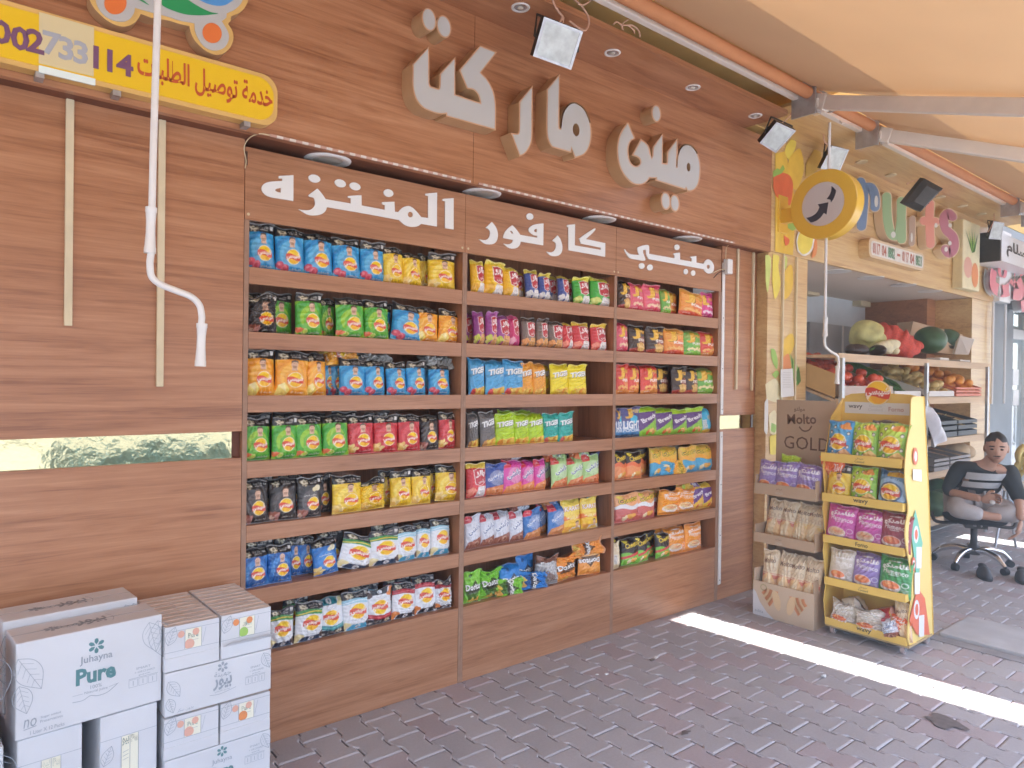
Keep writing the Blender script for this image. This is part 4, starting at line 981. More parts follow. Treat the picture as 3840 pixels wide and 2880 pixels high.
def bag_mesh(code, variant, w, h, t):
    """a filled pillow bag: welded flat ends, side curves, pleats and dents; w, h, t in metres"""
    key = (code, variant, round(w, 2), round(h, 2), round(t, 3))
    if key in BAGS: return BAGS[key]
    ck = ('print', code)
    if ck not in BAGS:
        c = Canvas(0.118, 0.175, NU, NV); KINDS[code][0](c)
        if KINDS[code][2]: c.flip()
        c.rect(0, 0.975, 1, 1, '#bfb9b0', 0.35); c.rect(0, 0, 1, 0.02, '#bfb9b0', 0.25)
        BAGS[ck] = np.clip(c.verts(), 0, 1) ** 0.78 * 0.97
    col = BAGS[ck]
    g = random.Random(hash((variant, 17)) & 0xffff); crush = variant >= 10
    def surf(u, v, side):
        pv = np.clip((np.minimum(v, 1 - v) - 0.035) / 0.22, 0, 1); pv = np.sin(pv * math.pi / 2) ** 0.8
        pu = np.clip(np.sin(math.pi * u), 0, 1) ** 0.55
        d = t * pu * pv
        gg = random.Random(variant * 31 + (0 if side > 0 else 7))
        for k in range(6 if not crush else 11):                       # dents and ridges
            an = gg.uniform(0, math.pi); fr = gg.uniform(1.5, 4.5); ph = gg.uniform(0, 6.28); am = gg.uniform(0.04, 0.10) * (2.4 if crush else 1)
            s_ = np.sin(2 * math.pi * fr * (u * math.cos(an) + v * 1.5 * math.sin(an)) + ph)
            d = d + t * am * (1 - np.abs(s_)) * pu ** 0.5 * np.clip(pv + 0.25, 0, 1)
        for v0 in (0.91, 0.09):                                       # pleats running from the welds
            for k in range(5):
                fr = gg.uniform(3, 8); ph = gg.uniform(0, 6.28)
                d = d + t * 0.07 * np.sin(2 * math.pi * fr * u + ph + 3 * v) * np.exp(-((v - v0) / 0.07) ** 2) * pu
        tx = 0.055 * np.sin(math.pi * np.clip(v, 0, 1)) ** 0.7
        if crush: tx = tx + 0.05 * np.sin(5 * v + variant)
        x = (u - 0.5) * w * (1 - tx)
        z = v * h + (0.004 * np.sin(9 * u + variant) + 0.012 * (u - 0.5) * math.sin(variant * 2.1)) * (v > 0.9) * 1.0
        bend = 0.02 * math.sin(variant * 1.7) * np.clip((v - 0.8) / 0.2, 0, 1) ** 2
        if crush:
            bend = bend + 0.03 * np.clip((v - 0.6) / 0.4, 0, 1) ** 2; z = z - 0.025 * h / 0.17 * np.clip((v - 0.7) / 0.3, 0, 1) * (0.5 + 0.5 * np.sin(7 * u + variant))
        y = -side * d - bend
        return x, y, z
    u, v = np.meshgrid(np.linspace(0, 1, NU + 1), np.linspace(0, 1, NV + 1))
    X, Y, Z = surf(u, v, 1)
    n1 = (NU + 1) * (NV + 1)
    nb, mb_ = 11, 16
    u2, v2 = np.meshgrid(np.linspace(0, 1, nb + 1), np.linspace(0, 1, mb_ + 1))
    X2, Y2, Z2 = surf(u2, v2, -1)
    co = np.concatenate([np.stack([X.ravel(), Y.ravel(), Z.ravel()], 1), np.stack([X2.ravel(), Y2.ravel() + 0.0008, Z2.ravel()], 1)])
    i, j = np.meshgrid(np.arange(NU), np.arange(NV)); a = (j * (NU + 1) + i).ravel()
    f1 = np.stack([a, a + 1, a + NU + 2, a + NU + 1], 1)
    i, j = np.meshgrid(np.arange(nb), np.arange(mb_)); a = (j * (nb + 1) + i).ravel() + n1
    f2 = np.stack([a, a + nb + 1, a + nb + 2, a + 1], 1)
    F = np.concatenate([f1, f2])
    me = bpy.data.meshes.new(code_name(code))
    me.vertices.add(len(co)); me.vertices.foreach_set('co', co.astype(np.float32).ravel())
    me.loops.add(F.size); me.loops.foreach_set('vertex_index', F.astype(np.int32).ravel())
    me.polygons.add(len(F)); me.polygons.foreach_set('loop_start', np.arange(0, F.size, 4, dtype=np.int32))
    me.polygons.foreach_set('use_smooth', np.ones(len(F), bool))
    me.update(calc_edges=True)
    back = col.mean((0, 1)) * 0.9
    cc = np.concatenate([col.reshape(-1, 3), np.tile(back, (len(co) - n1, 1))]); cc = np.concatenate([cc, np.ones((len(cc), 1))], 1)
    ca = me.color_attributes.new('Col', 'FLOAT_COLOR', 'POINT'); ca.data.foreach_set('color', cc.astype(np.float32).ravel())
    me.materials.append(FOIL)
    BAGS[key] = me
    return me
def code_name(code): return 'pastry_packet' if code in ('MG', 'MY') else 'noodle_bag' if code[0] == 'F' else 'snack_bag'
def put_bag(code, variant, w, h, t, M, label, group, cat='snack bag'):
    o = bpy.data.objects.new(code_name(code), bag_mesh(code, variant, w, h, t)); COL.objects.link(o)
    o.matrix_world = M; tag(o, label, cat, group); return o
ORD = ['first', 'second', 'third', 'fourth', 'fifth', 'sixth', 'seventh', 'eighth', 'ninth', 'tenth', 'eleventh', 'twelfth', 'thirteenth', 'fourteenth']
ROWN = ['top', 'second', 'third', 'fourth', 'fifth', 'sixth', 'lowest']
BAYN = ['left', 'middle', 'right']
# each entry: code x0 x1 in photo pixels, then options  b behind, c crumpled, r roll degrees, h height in mm, L lying (photo y), n lean
CELLS = {
 (0, 0): 'LB 919 1030 h188; LB 1030 1136 h186; LB 1134 1242 h186; LB 1242 1344 h178; LB 1342 1437 h178; LY 1433 1511 h172 r-2; LY 1503 1574 h160; LY 1576 1640 b h170; LY 1600 1698 h172',
 (0, 1): 'LK 919 1010 b h170; LK 919 1039 c h160 r-4; LG 1003 1103 b h176; LG 1104 1207 h178; LG 1205 1262 b h172; LG 1252 1362 h176; LG 1362 1454 h174; LB 1420 1478 b h166; LB 1462 1572 r8 h170; LO 1549 1639 h168 r2; LO 1637 1720 h160 r3',
 (0, 2): 'LO 919 1033 h186; LO 1029 1149 h184; LO 1144 1226 h180; LB 1226 1266 b h160 r-3; LB 1246 1300 b h158; LB 1271 1366 h160; LB 1364 1446 h160; LB 1448 1523 h152; LB 1521 1596 h158; LB 1598 1650 b h150; LB 1606 1684 h152; LB 1670 1718 b h160; LO 1226 1384 L1345; XS 1364 1470 L1350; XS 1600 1720 L1358',
 (0, 3): 'LG 910 1020 h168; LG 1018 1116 h170; LG 1108 1212 h172; LG 1212 1307 h174; LR 1307 1403 h168; LR 1401 1490 h166; LR 1492 1574 h168; LK 1578 1647 h164; LR 1645 1710 h172 r3; LK 925 1030 b h182; LK 1040 1140 b h184; LK 1150 1240 b h182; LK 1260 1350 b h184; LK 1380 1470 b h180',
 (0, 4): 'LK 908 1012 h172; LK 1012 1116 h170; LX 1116 1208 h166; LK 1200 1256 b h168; LY 1248 1358 h160; LY 1352 1448 c h142 r-4; LY 1440 1500 b h158; LY 1470 1547 h162; LY 1545 1618 h162; LY 1610 1660 b h160; LY 1637 1728 h168 r2; LK 940 1040 b h184; LK 1060 1150 b h184',
 (0, 5): 'LN 904 1014 h150; LN 1008 1100 h152; LN 1090 1150 b h160; LN 1136 1195 b h158; LU 1183 1280 h150 r-3; WG 1265 1395 r16 h150; WG 1390 1498 h156; WB 1486 1568 h158; WB 1564 1620 h160; WB 1618 1696 h164 r4; LK 930 1040 b h178; LK 1050 1150 b h180; LK 1210 1310 b h176; LK 1410 1520 b h178',
 (0, 6): 'WG 1014 1108 h158; WG 1108 1218 h158 r3; WT 1210 1299 h156 r-3; WB 1291 1395 h162; WK 1385 1478 h158; WR 1476 1564 h158 r3; WR 1564 1643 h170; WX 1639 1700 c h150; WG 1080 1180 b h176; WB 1330 1440 b h174; WR 1460 1560 b h178',
 (1, 0): 'BY 1757 1811 h164; BY 1806 1885 r7 h172; BY 1880 1939 h156; BY 1930 1967 h152 b; BN 1967 2016 h158 r-3; BN 2012 2055 h146; BN 2055 2102 b h152; BN 2085 2129 h152; BG 2122 2155 b h150; BG 2148 2209 h156 r-3; BG 2210 2287 h166 r4',
 (1, 1): 'BP 1756 1778 h162 b; BP 1772 1814 h166; BP 1812 1857 h170 r3; BP 1854 1910 h158; BM 1905 1944 h164 r-3; BT 1952 2007 h156; BT 2004 2050 h156; BT 2053 2107 h150; BR 2103 2147 h150; BR 2145 2213 h156; BR 2213 2272 h154',
 (1, 2): 'TB 1754 1817 h180; TB 1815 1893 h176; TB 1883 1962 h178 r3; TO 1953 2002 h168; TO 1996 2046 h168; TY 2040 2076 b h164; TY 2062 2132 h166; TY 2128 2196 h166 r2',
 (1, 3): 'TK 1752 1792 h166; TK 1784 1815 b h168; TK 1800 1862 h172 r-3; TL 1858 1932 h160; TL 1928 1984 h158; TL 1980 2040 h160; TT 2036 2092 h154; TT 2090 2150 h160; TL 1885 1950 b h172; TL 1950 2010 b h172',
 (1, 4): 'BR 1751 1825 h168; CN 1818 1892 h160 r4; CP 1886 1961 h168; CP 1957 2008 h160; CP 2004 2050 h160; CG 2046 2080 b h164; CG 2066 2133 h164; CG 2131 2192 h154; CG 2187 2249 h164; CN 2240 2268 b h166; CW 1900 1980 L1712; CG 2060 2140 L1708; CG 2160 2230 L1704',
 (1, 5): 'CW 1745 1808 h168; CW 1806 1861 h160; CW 1855 1917 h162; CW 1914 1970 h154; CB 1968 2037 h158; CB 2030 2070 b h158; CB 2055 2125 h162 r3; KY 2111 2188 h178; KY 2186 2243 h176; BL 2238 2268 b h162; CW 1935 2005 L1900; CB 2060 2120 L1890',
 (1, 6): 'DG 1743 1806 h160; DG 1806 1880 h156 c; DB 1880 1962 h146; DB 1957 2027 h162 b; DS 2017 2092 c h168; DO 2080 2170 c h156; DU 2178 2257 h160 r3; DG 1861 1963 L2192; DB 1951 2049 L2160; DO 2150 2245 L2050',
 (2, 0): 'JK 2310 2360 h174; JP 2352 2410 h166; JP 2406 2481 h172; JG 2474 2510 h160 r-2; JO 2506 2546 b h160; JO 2540 2625 r8 h166; JM 2619 2668 r5 h170; JK 2660 2692 b h166',
 (2, 1): 'JP 2304 2354 h176; JK 2352 2417 h166; JK 2417 2492 h166; JO 2488 2557 h166; JG 2555 2623 h166; JR 2621 2689 h166',
 (2, 2): 'JR 2304 2352 h178; JR 2347 2400 h176; JR 2396 2466 h180; JK 2455 2522 h178 b; JK 2518 2570 h172; JK 2564 2618 h170; JG 2608 2678 h174',
 (2, 3): 'PB 2301 2332 h174; PB 2329 2398 h178; BZ 2394 2465 h180; BZ 2457 2527 h170; BZ 2524 2576 h158; BZ 2573 2635 h168; PC 2630 2672 r-6 h160',
 (2, 4): 'XK 2300 2355 h168; XK 2350 2408 h160; XK 2402 2446 h166 b; XO 2440 2478 h172; XO 2474 2538 h176; XS 2530 2566 b h166; XO 2551 2609 h168; XO 2606 2674 h170; XO 2478 2558 L1748',
 (2, 5): 'XW 2298 2322 b h170; XW 2315 2396 h166; XW 2394 2460 h166; XW 2454 2500 h166 b; OX 2470 2548 c h168 r4; OX 2533 2606 c h160 r4; BZY 2588 2647 h164; BZY 2638 2685 h166 r3; BZY 2560 2640 L1812',
 (2, 6): 'CS 2298 2328 h156; XG 2318 2350 b h160; XG 2342 2400 h156; XG 2392 2442 h156; XG 2434 2474 b h158; XG 2467 2516 h150; FO 2510 2577 h172; FO 2574 2640 h176; FO 2480 2560 b h176',
}
counts = {}
seq = 0
for (bay, row), spec in CELLS.items():
    items = []
    for it in spec.split(';'):
        p = it.split(); o = dict(code=p[0], x0=float(p[1]), x1=float(p[2]), b=False, c=False, r=0.0, h=160.0, L=None)
        for q in p[3:]:
            if q in 'bc': o[q] = True
            elif q[0] in 'rhL': o[q[0]] = float(q[1:])
        items.append(o)
    zt = Z_TOP[row] - 0.0035
    order = sorted(items, key=lambda o: (o['x0'] + o['x1']) / 2)
    for o in items:
        same = [q for q in order if q['code'] == o['code'] and (q['L'] is None) == (o['L'] is None) and q['b'] == o['b']]
        k = same.index(o); n = len(same)
        seq += 1
        g = random.Random(seq)
        where = f'{ROWN[row]} shelf of {BAYN[bay]} bay'
        pos = '' if n == 1 else ('left one' if k == 0 and n == 2 else 'right one' if n == 2 else ORD[k] + ' from left')
        how = 'lying on top' if o['L'] is not None else 'behind the front row' if o['b'] else ''
        name = KINDS[o['code']][1]
        parts = [name] + ([how] if how else []) + ([pos] if pos else []) + [where]
        lab = ', '.join(parts)
        short = {'with printed man and yellow disc': '', 'with printed man': '', 'with black top': '', 'with golden J': '', 'with white lettering': '', 'with red shield': '', 'with squiggles': '', 'with rounded portraits': ''}
        for s_ in short:
            if len(lab.split()) > 16: lab = lab.replace(' ' + s_, '')
        if len(lab.split()) > 16: lab = lab.replace('behind the front row', 'behind')
        if len(lab.split()) > 16: lab = lab.replace(' from left', '')
        if len(lab.split()) > 16: lab = lab.replace(' standing upside down', ' inverted').replace(' seen from its back', ' reversed').replace(' turned back to front', ' reversed').replace('lying on top', 'lying flat')
        if len(lab.split()) > 16: lab = lab.replace(' left one', ' left').replace(' right one', ' right').replace('crumpled ', '')
        assert len(lab.split()) <= 16, lab
        y0 = 0.115 if o['b'] else 0.050
        pxm = (o['x0'] + o['x1']) / 2
        pz = 1440
        xa, xb = WP(o['x0'], 1480, y0 if not o['b'] else 0.08).x, WP(o['x1'], 1480, y0 if not o['b'] else 0.08).x
        w = max(0.05, (xb - xa) * 1.02); wl = max(w, 0.075)
        h = o['h'] / 1000 * 1.035
        var = (seq % 4) + (10 if o['c'] else 0)
        t = 0.024 if not o['b'] else 0.016
        xc = (xa + xb) / 2
        lo, hi = BAYS[bay]
        wq = round(wl / 0.01) * 0.01
        if o['b'] : xc = min(max(xc, lo + wq / 2 + 0.002), hi - wq / 2 - 0.002)
        hq = round(h / 0.01) * 0.01
        if o['L'] is not None:
            cz = WP(pxm, o['L'], 0.07).z
            front = (row, bay) in ((6, 1), (4, 2)) and o['L'] > 1740
            M = Matrix.Translation((xc, 0.030 if front else 0.09, max(cz, zt + 0.03))) @ Matrix.Rotation(math.radians(g.uniform(-14, 14)), 4, 'Z') @ Matrix.Rotation(math.radians(90 + g.uniform(-6, 6)), 4, 'Y') @ Matrix.Rotation(math.radians(-10 if front else 55), 4, 'Z')
            bw = round(min(0.10, (xb - xa) * 0.62) / 0.01) * 0.01; bh = max(0.11, xb - xa)
            M = Matrix.Translation((xc - bh / 2, 0.045 if front else 0.11, max(cz, zt + 0.035))) @ Matrix.Rotation(math.radians(g.uniform(-5, 5)), 4, 'Z') @ Matrix.Rotation(math.radians(90 + g.uniform(-8, 8)), 4, 'Y') @ Matrix.Rotation(math.radians(-8 if front else -52), 4, 'Z')
            put_bag(o['code'], 10 + seq % 4, max(bw, 0.06), round(bh, 2), 0.018, M, lab, 'snack bags on the shelves')
        else:
            lean = -4 + g.uniform(-3, 2) if not o['b'] else -2
            M = Matrix.Translation((xc, y0 + g.uniform(-0.006, 0.006), zt)) @ Matrix.Rotation(math.radians(g.uniform(-7, 7)), 4, 'Z') @ Matrix.Rotation(math.radians(lean), 4, 'X') @ Matrix.Rotation(math.radians(o['r'] + g.uniform(-1.2, 1.2)), 4, 'Y')
            sx, sz = w / wq, h / hq
            M = M @ Matrix.Diagonal((sx if not o['b'] else 1, 1, sz, 1))
            put_bag(o['code'], var, wq, hq, t, M, lab, 'snack bags on the shelves')
print('bags', seq, 'meshes', len([k for k in BAGS if k[0] != 'print']))
# ================================================================ awnings, cranks, floodlights
def fabric_mat(name, col, tcol):
    M = bpy.data.materials.new(name); M.use_nodes = True
    nt = M.node_tree; nt.nodes.clear(); L = nt.links.new
    d = nt.nodes.new('ShaderNodeBsdfDiffuse'); t = nt.nodes.new('ShaderNodeBsdfTranslucent'); mx = nt.nodes.new('ShaderNodeMixShader'); o = nt.nodes.new('ShaderNodeOutputMaterial')
    n = nt.nodes.new('ShaderNodeTexNoise'); n.inputs['Scale'].default_value = 1.3; n.inputs['Detail'].default_value = 4
    g = nt.nodes.new('ShaderNodeNewGeometry'); L(g.outputs['Position'], n.inputs['Vector'])
    for node, c in ((d, col), (t, tcol)):
        r = nt.nodes.new('ShaderNodeValToRGB'); r.color_ramp.elements[0].position = 0.3; r.color_ramp.elements[1].position = 0.75
        r.color_ramp.elements[0].color = (*[q * 0.93 for q in c], 1); r.color_ramp.elements[1].color = (*[min(1, q * 1.05) for q in c], 1)
        L(n.outputs['Fac'], r.inputs[0]); L(r.outputs[0], node.inputs['Color'])
    mx.inputs[0].default_value = 0.085
    L(d.outputs[0], mx.inputs[1]); L(t.outputs[0], mx.inputs[2]); L(mx.outputs[0], o.inputs[0])
    return M
FABRIC = fabric_mat('orange_awning_cloth', (0.72, 0.51, 0.31), (0.42, 0.24, 0.11))
AWM = mat('beige_awning_metal', (0.74, 0.69, 0.62), 0.4, noise=0.06, nscale=12)
ROLLC = mat('rolled_awning_cloth', (0.62, 0.27, 0.12), 0.8, noise=0.08, nscale=5)
SLOPE = 0.36
def awning(label, x0, x1, arms, proj=3.0, ry=-0.59, rz_=3.325):
    t = thing('awning', label, 'awning', ((x0 + x1) / 2, ry, rz_), group='orange folding arm awnings')
    b = MB(); b.tube([(x0, ry, rz_), (x1, ry, rz_)], 0.036, ROLLC, 20); b.build('roller', t)
    b = MB(); b.box(x0 - 0.05, x1 + 0.06, ry + 0.062, ry + 0.100, rz_ - 0.022, rz_ + 0.022, AWM); b.build('back_bar', t, bevel=0.004)
    # cloth: a gently sagging sheet with some thickness
    n, m_ = 14, 20; V = []; F = []
    zt = rz_ + 0.036
    for j in range(m_ + 1):
        y = ry - 0.02 - proj * j / m_
        for i in range(n + 1):
            x = x0 + 0.03 + (x1 - x0 - 0.06) * i / n
            sag = -0.05 * math.sin(math.pi * j / m_) * (0.7 + 0.3 * math.sin(math.pi * i / n))
            V.append((x, y, zt - SLOPE * (ry - 0.02 - y) + sag))
    for j in range(m_):
        for i in range(n):
            a = j * (n + 1) + i; F.append((a, a + 1, a + n + 2, a + n + 1))
    b = MB(); b.add(V, F, FABRIC, True); cl = b.build('cloth', t)
    yF = ry - 0.02 - proj; zF = zt - SLOPE * proj
    b = MB(); b.bar((x0, yF, zF - 0.02), (x1, yF, zF - 0.02), 0.06, 0.07, AWM); b.build('front_bar', t, bevel=0.006)
    for (ax, ex) in arms:
        r0 = Vector((ax, ry - 0.03, rz_ - 0.055)); e = Vector((ex, ry - 1.30, rz_ - 0.06 - SLOPE * 1.27)); f = Vector((ax - (ex - ax) * 0.2, yF + 0.04, zF - 0.05))
        b = MB(); b.bar(r0, e, 0.055, 0.085, AWM); b.bar(r0 + Vector((0, 0, 0)), r0 + (e - r0) * 0.06, 0.066, 0.10, AWM); b.build('arm', t, bevel=0.008)
        b = MB(); b.bar(e, f, 0.05, 0.075, AWM); b.build('arm', t, bevel=0.008)
        b = MB(); b.tube([e + Vector((0, 0, 0.06)), e - Vector((0, 0, 0.06))], 0.04, STEEL, 14); b.build('elbow', t)
        b = MB()
        b.box(ax - 0.05, ax + 0.05, ry - 0.06, ry + 0.10, rz_ - 0.10, rz_ - 0.045, AWM); b.box(ax - 0.06, ax - 0.045, ry - 0.05, ry + 0.11, rz_ - 0.14, rz_ + 0.08, STEEL)
        b.tube([(ax, ry - 0.03, rz_ - 0.13), (ax, ry - 0.03, rz_ + 0.0)], 0.022, CHROME, 12)
        b.build('bracket', t, bevel=0.003)
    b = MB(); b.tube([(x1 + 0.005, ry, rz_), (x1 + 0.03, ry, rz_)], 0.05, STEEL, 18); b.build('end_cap', t)
    b = MB(); b.tube([(x0 - 0.005, ry, rz_), (x0 - 0.03, ry, rz_)], 0.05, STEEL, 18); b.build('end_cap', t)
    return t
awning('orange awning nearest the camera with thick arm crossing the top right', -4.0, 4.38, ((4.30, 4.05), (-2.6, -2.4)))
awning('orange awning over the fruit shop front and its yellow disc sign', 4.55, 8.6, ((5.18, 5.50), (8.3, 8.0)))
awning('far orange awning beyond the fruit shop at the right edge', 8.8, 14.0, ((8.95, 9.3), (13.6, 13.2)))
# crank rods hanging from the awnings
def crank(label, pts, y, grips, r):
    q = [WP(px, py, y) for px, py in pts]
    t = thing('awning_crank', label, 'crank handle', tuple(q[-1]), group='white awning cranks')
    b = MB(); b.tube(q, r, WHITE, 12); b.build('rod', t)
    for (a, c, r2) in grips:
        a, c = WP(*a, y), WP(*c, y); d = (c - a)
        pr = [(0, r2), (0.1, r2), (0.11, r2 * 0.92), (0.3, r2 * 0.80), (0.55, r2 * 0.80), (0.85, r2 * 0.95), (0.89, r2 * 1.02), (1, r2 * 1.02)]
        b = MB(); b.tube([a + d * k for k, _ in pr], [v for _, v in pr], WHITE, 14); b.build('grip', t)
    hk = q[0]
    b = MB(); b.tube([q[0], q[0] + Vector((0, 0, 0.02)), Vector((q[0].x, -0.54, 3.28))], r * 0.8, WHITE, 10); b.build('hook', t)
sm = lambda L: [(p.x, p.y) for p in catmull([(a, b_, 0) for a, b_ in L], 6)]
crank('long white awning crank hanging before the left wooden pier', [(598, -420), (592, 0), (574, 600), (566, 950)] + sm([(562, 985), (568, 1035), (600, 1065), (660, 1090), (715, 1112), (748, 1145), (757, 1190)]) + [(755, 1215)], -0.5,
      [((567, 778), (562, 950), 0.0165), ((757, 1213), (751, 1374), 0.0165)], 0.0105)
crank('slim white awning crank hanging in front of the fruit shop column', [(3112, 425), (3108, 640), (3098, 900), (3094, 1190)] + sm([(3092, 1280), (3096, 1300), (3115, 1318), (3140, 1335), (3144, 1365)]) + [(3142, 1380)], -0.45,
      [((3096, 1190), (3094, 1262), 0.017), ((3141, 1372), (3138, 1440), 0.017)], 0.0095)
# floodlights: the lit face is given by its four corners, the body sits behind it
GLASSF = mat('floodlight_glass', (0.62, 0.68, 0.66), 0.12, noise=0.25, nscale=22, coat=0.5)
def flood(label, corners, y, n, wire, back=False, thick=0.05):
    n = Vector(n).normalized()
    c = [ray(px, py) for px, py in corners]; cen = WP(sum(p[0] for p in corners) / 4, sum(p[1] for p in corners) / 4, y)
    C = Vector((0, -CAM_D, CAM_H))
    P = [C + d * ((cen - C).dot(n) / d.dot(n)) for d in c]
    t = thing('floodlight', label, 'floodlight', tuple(cen), group='floodlights on the shop fronts')
    s = 1 if not back else -1
    ins = [cen + (p - cen) * 0.86 for p in P]
    b = MB()
    B = [p - n * thick * s for p in P]; K = [cen + (p - cen) * 0.62 - n * thick * 1.7 * s for p in P]
    for i in range(4):
        j = (i + 1) % 4
        b.quad(P[i], P[j], B[j], B[i], DARKM); b.quad(B[i], B[j], K[j], K[i], DARKM)
        b.quad(P[i] + n * 0.004 * s, P[j] + n * 0.004 * s, ins[j] + n * 0.004 * s, ins[i] + n * 0.004 * s, STEEL); b.quad(P[i] + n * 0.004 * s, P[j] + n * 0.004 * s, P[j], P[i], STEEL)
    b.quad(*K, DARKM)
    if back:
        for k in range(7):
            a = P[0] + (P[3] - P[0]) * ((k + 0.5) / 7); e = P[1] + (P[2] - P[1]) * ((k + 0.5) / 7)
            b.bar(a - n * (-0.03), e - n * (-0.03), 0.006, 0.05, DARKM, up=n)
    b.build('housing', t)
    b = MB(); b.quad(*[p + n * 0.002 * s for p in ins], GLASSF); b.build('glass', t)
    if not back:
        up = (P[0] - P[3]).normalized(); rt = (P[1] - P[0])
        b = MB(); b.tube([P[0] - n * 0.02 - up * 0.09, P[0] - n * 0.02 - rt * 0.06 - up * 0.09, P[0] - rt * 0.05 - n * 0.09, P[1] + rt * 0.05 - n * 0.09, P[1] - n * 0.02 + rt * 0.06 - up * 0.09, P[1] - n * 0.02 - up * 0.09], 0.006, DARKM, 6); b.build('yoke', t)
    if wire:
        b = MB(); b.tube(catmull([Vector(p) if len(p) == 3 else WP(*p, y - 0.01) for p in wire], 6), 0.0045, mat('copper_pink_wire', (0.62, 0.38, 0.27), 0.5), 7); b.build('wire', t)
    return t
fl = flood('large floodlight hung by wires above the big white letters', [(2040, 62), (2186, 118), (2141, 262), (1998, 210)], -0.40, (-0.35, -0.80, -0.50), [(2078, -40), (2092, 40), (2112, 65), (2106, 100)])
WIRE = MATS['copper_pink_wire']
for pts in ([(2060, -30), (2085, 30), (2108, 62), (2098, 85)], [(2143, -10), (2180, 22), (2208, 70), (2198, 112), (2170, 105), (2135, 78)]):
    b = MB(); b.tube(catmull([WP(*p, -0.42) for p in pts], 6), 0.005, WIRE, 7); b.build('wire', fl)
flood('tilted floodlight at the right end of the wooden fascia', [(2912, 457), (2985, 490), (2909, 573), (2848, 536)], -0.36, (-0.45, -0.62, -0.62), [(2963, 400), (2965, 430), (2940, 455), (2926, 465)])
flood('floodlight behind the slim crank above the yellow disc sign', [(3119, 546), (3183, 562), (3148, 643), (3076, 632)], -0.30, (-0.5, -0.75, -0.4), [(3087, 500), (3092, 530), (3110, 552)])
flood('dark finned floodlight seen from behind over the coloured fruit letters', [(3451, 666), (3520, 704), (3436, 791), (3374, 761)], -0.55, (-0.45, -0.75, -0.35), [(3400, 690), (3420, 680), (3450, 672)], back=True)
flood('white faced floodlight at the far right end of the fruit shop', [(3726, 830), (3766, 836), (3753, 899), (3707, 895)], -0.40, (-0.6, -0.7, -0.3), [(3728, 800), (3726, 830), (3706, 870)])
# loose wire loops sticking out above the soffit lip
b = MB()
b.tube(catmull([WP(p[0], p[1], -0.47) for p in ((2168, 15), (2190, 18), (2215, 2))], 5), 0.004, WIRE, 6)
tag(b.build('loose_wire'), 'short bent wire over the soffit edge right of the large floodlight', 'wire', 'loose wires on the soffit')
b = MB()
b.tube(catmull([WP(p[0], p[1], -0.47) for p in ((2300, 92), (2312, 82), (2330, 95), (2336, 112), (2334, 96), (2355, 96), (2375, 112), (2380, 126))], 5), 0.004, WIRE, 6)
b.tube(catmull([WP(p[0], p[1], -0.472) for p in ((2330, 94), (2345, 80), (2358, 73))], 5), 0.003, WIRE, 6)
b.tube(catmull([WP(p[0], p[1], -0.472) for p in ((2335, 96), (2370, 95), (2395, 115), (2400, 138))], 5), 0.004, WIRE, 6)
tag(b.build('loose_wire'), 'tangled wire loops over the soffit edge above the second spotlight', 'wire', 'loose wires on the soffit')

# ================================================================ juice cartons by the left pier
CARD = mat('white_cardboard', (0.64, 0.65, 0.665), 0.55, noise=0.04, nscale=6)
CARDS = mat('carton_shadow_liner', (0.50, 0.48, 0.46), 0.7)
INK = mat('teal_ink', (0.10, 0.24, 0.25), 0.6); INK2 = mat('grey_ink', (0.30, 0.34, 0.38), 0.6)
PACKT = mat('pack_top_foil', (0.62, 0.52, 0.45), 0.4, noise=0.15, nscale=30); FILM = mat('shrink_film', (0.9, 0.9, 0.9), 0.08, trans=0.0, alpha=0.22)
JORA = mat('print_orange', (0.75, 0.28, 0.10), 0.5); JGRN = mat('print_green', (0.34, 0.55, 0.12), 0.5); JCRM = mat('print_cream', (0.80, 0.78, 0.62), 0.5); JRED = mat('print_peach', (0.72, 0.40, 0.30), 0.5)
def stroke(b, pts, w, M, to, n=5):
    P = [Vector((p[0], p[1], 0)) for p in pts]; P = catmull(P, n) if len(P) > 2 else P
    for i in range(len(P) - 1):
        d = P[i + 1] - P[i]
        if d.length < 1e-6: continue
        q = Vector((-d.y, d.x, 0)).normalized() * w / 2
        b.quad(to(P[i] - q), to(P[i + 1] - q), to(P[i + 1] + q), to(P[i] + q), M)
def flower(b, cx, cy, r, to, M):
    for k in range(6):
        an = math.pi / 2 + k * math.pi / 3
        pts = [Vector((0.18 * r, 0)), Vector((0.55 * r, 0.25 * r)), Vector((0.9 * r, 0.2 * r)), Vector((1.0 * r, 0)), Vector((0.9 * r, -0.2 * r)), Vector((0.55 * r, -0.25 * r))]
        b.add([to(Vector((cx + p.x * math.cos(an) - p.y * math.sin(an), cy + p.x * math.sin(an) + p.y * math.cos(an), 0))) for p in pts], [tuple(range(6))], M)
def leaf(b, x, y, s, an, to, M):
    R = lambda p: Vector((x + s * (p[0] * math.cos(an) - p[1] * math.sin(an)), y + s * (p[0] * math.sin(an) + p[1] * math.cos(an)), 0))
    for sg in (1, -1):
        stroke(b, [R(q) for q in ((0, 0), (0.25, 0.24 * sg), (0.6, 0.26 * sg), (1, 0))], 0.0014, M, to)
        for k in range(4): stroke(b, [R((0.15 + 0.18 * k, 0)), R((0.33 + 0.16 * k, 0.19 * sg - 0.02 * k * sg))], 0.0009, M, to)
    stroke(b, [R((0, 0)), R((1, 0))], 0.0011, M, to)
def frame(o, ax, ay, nrm):
    """2D print coordinates on a face -> the face, just proud of it"""
    o, ax, ay, nrm = Vector(o), Vector(ax), Vector(ay), Vector(nrm)
    return lambda p, k=0: o + ax * p[0] + ay * p[1] + nrm * (0.0006 + 0.0003 * k)
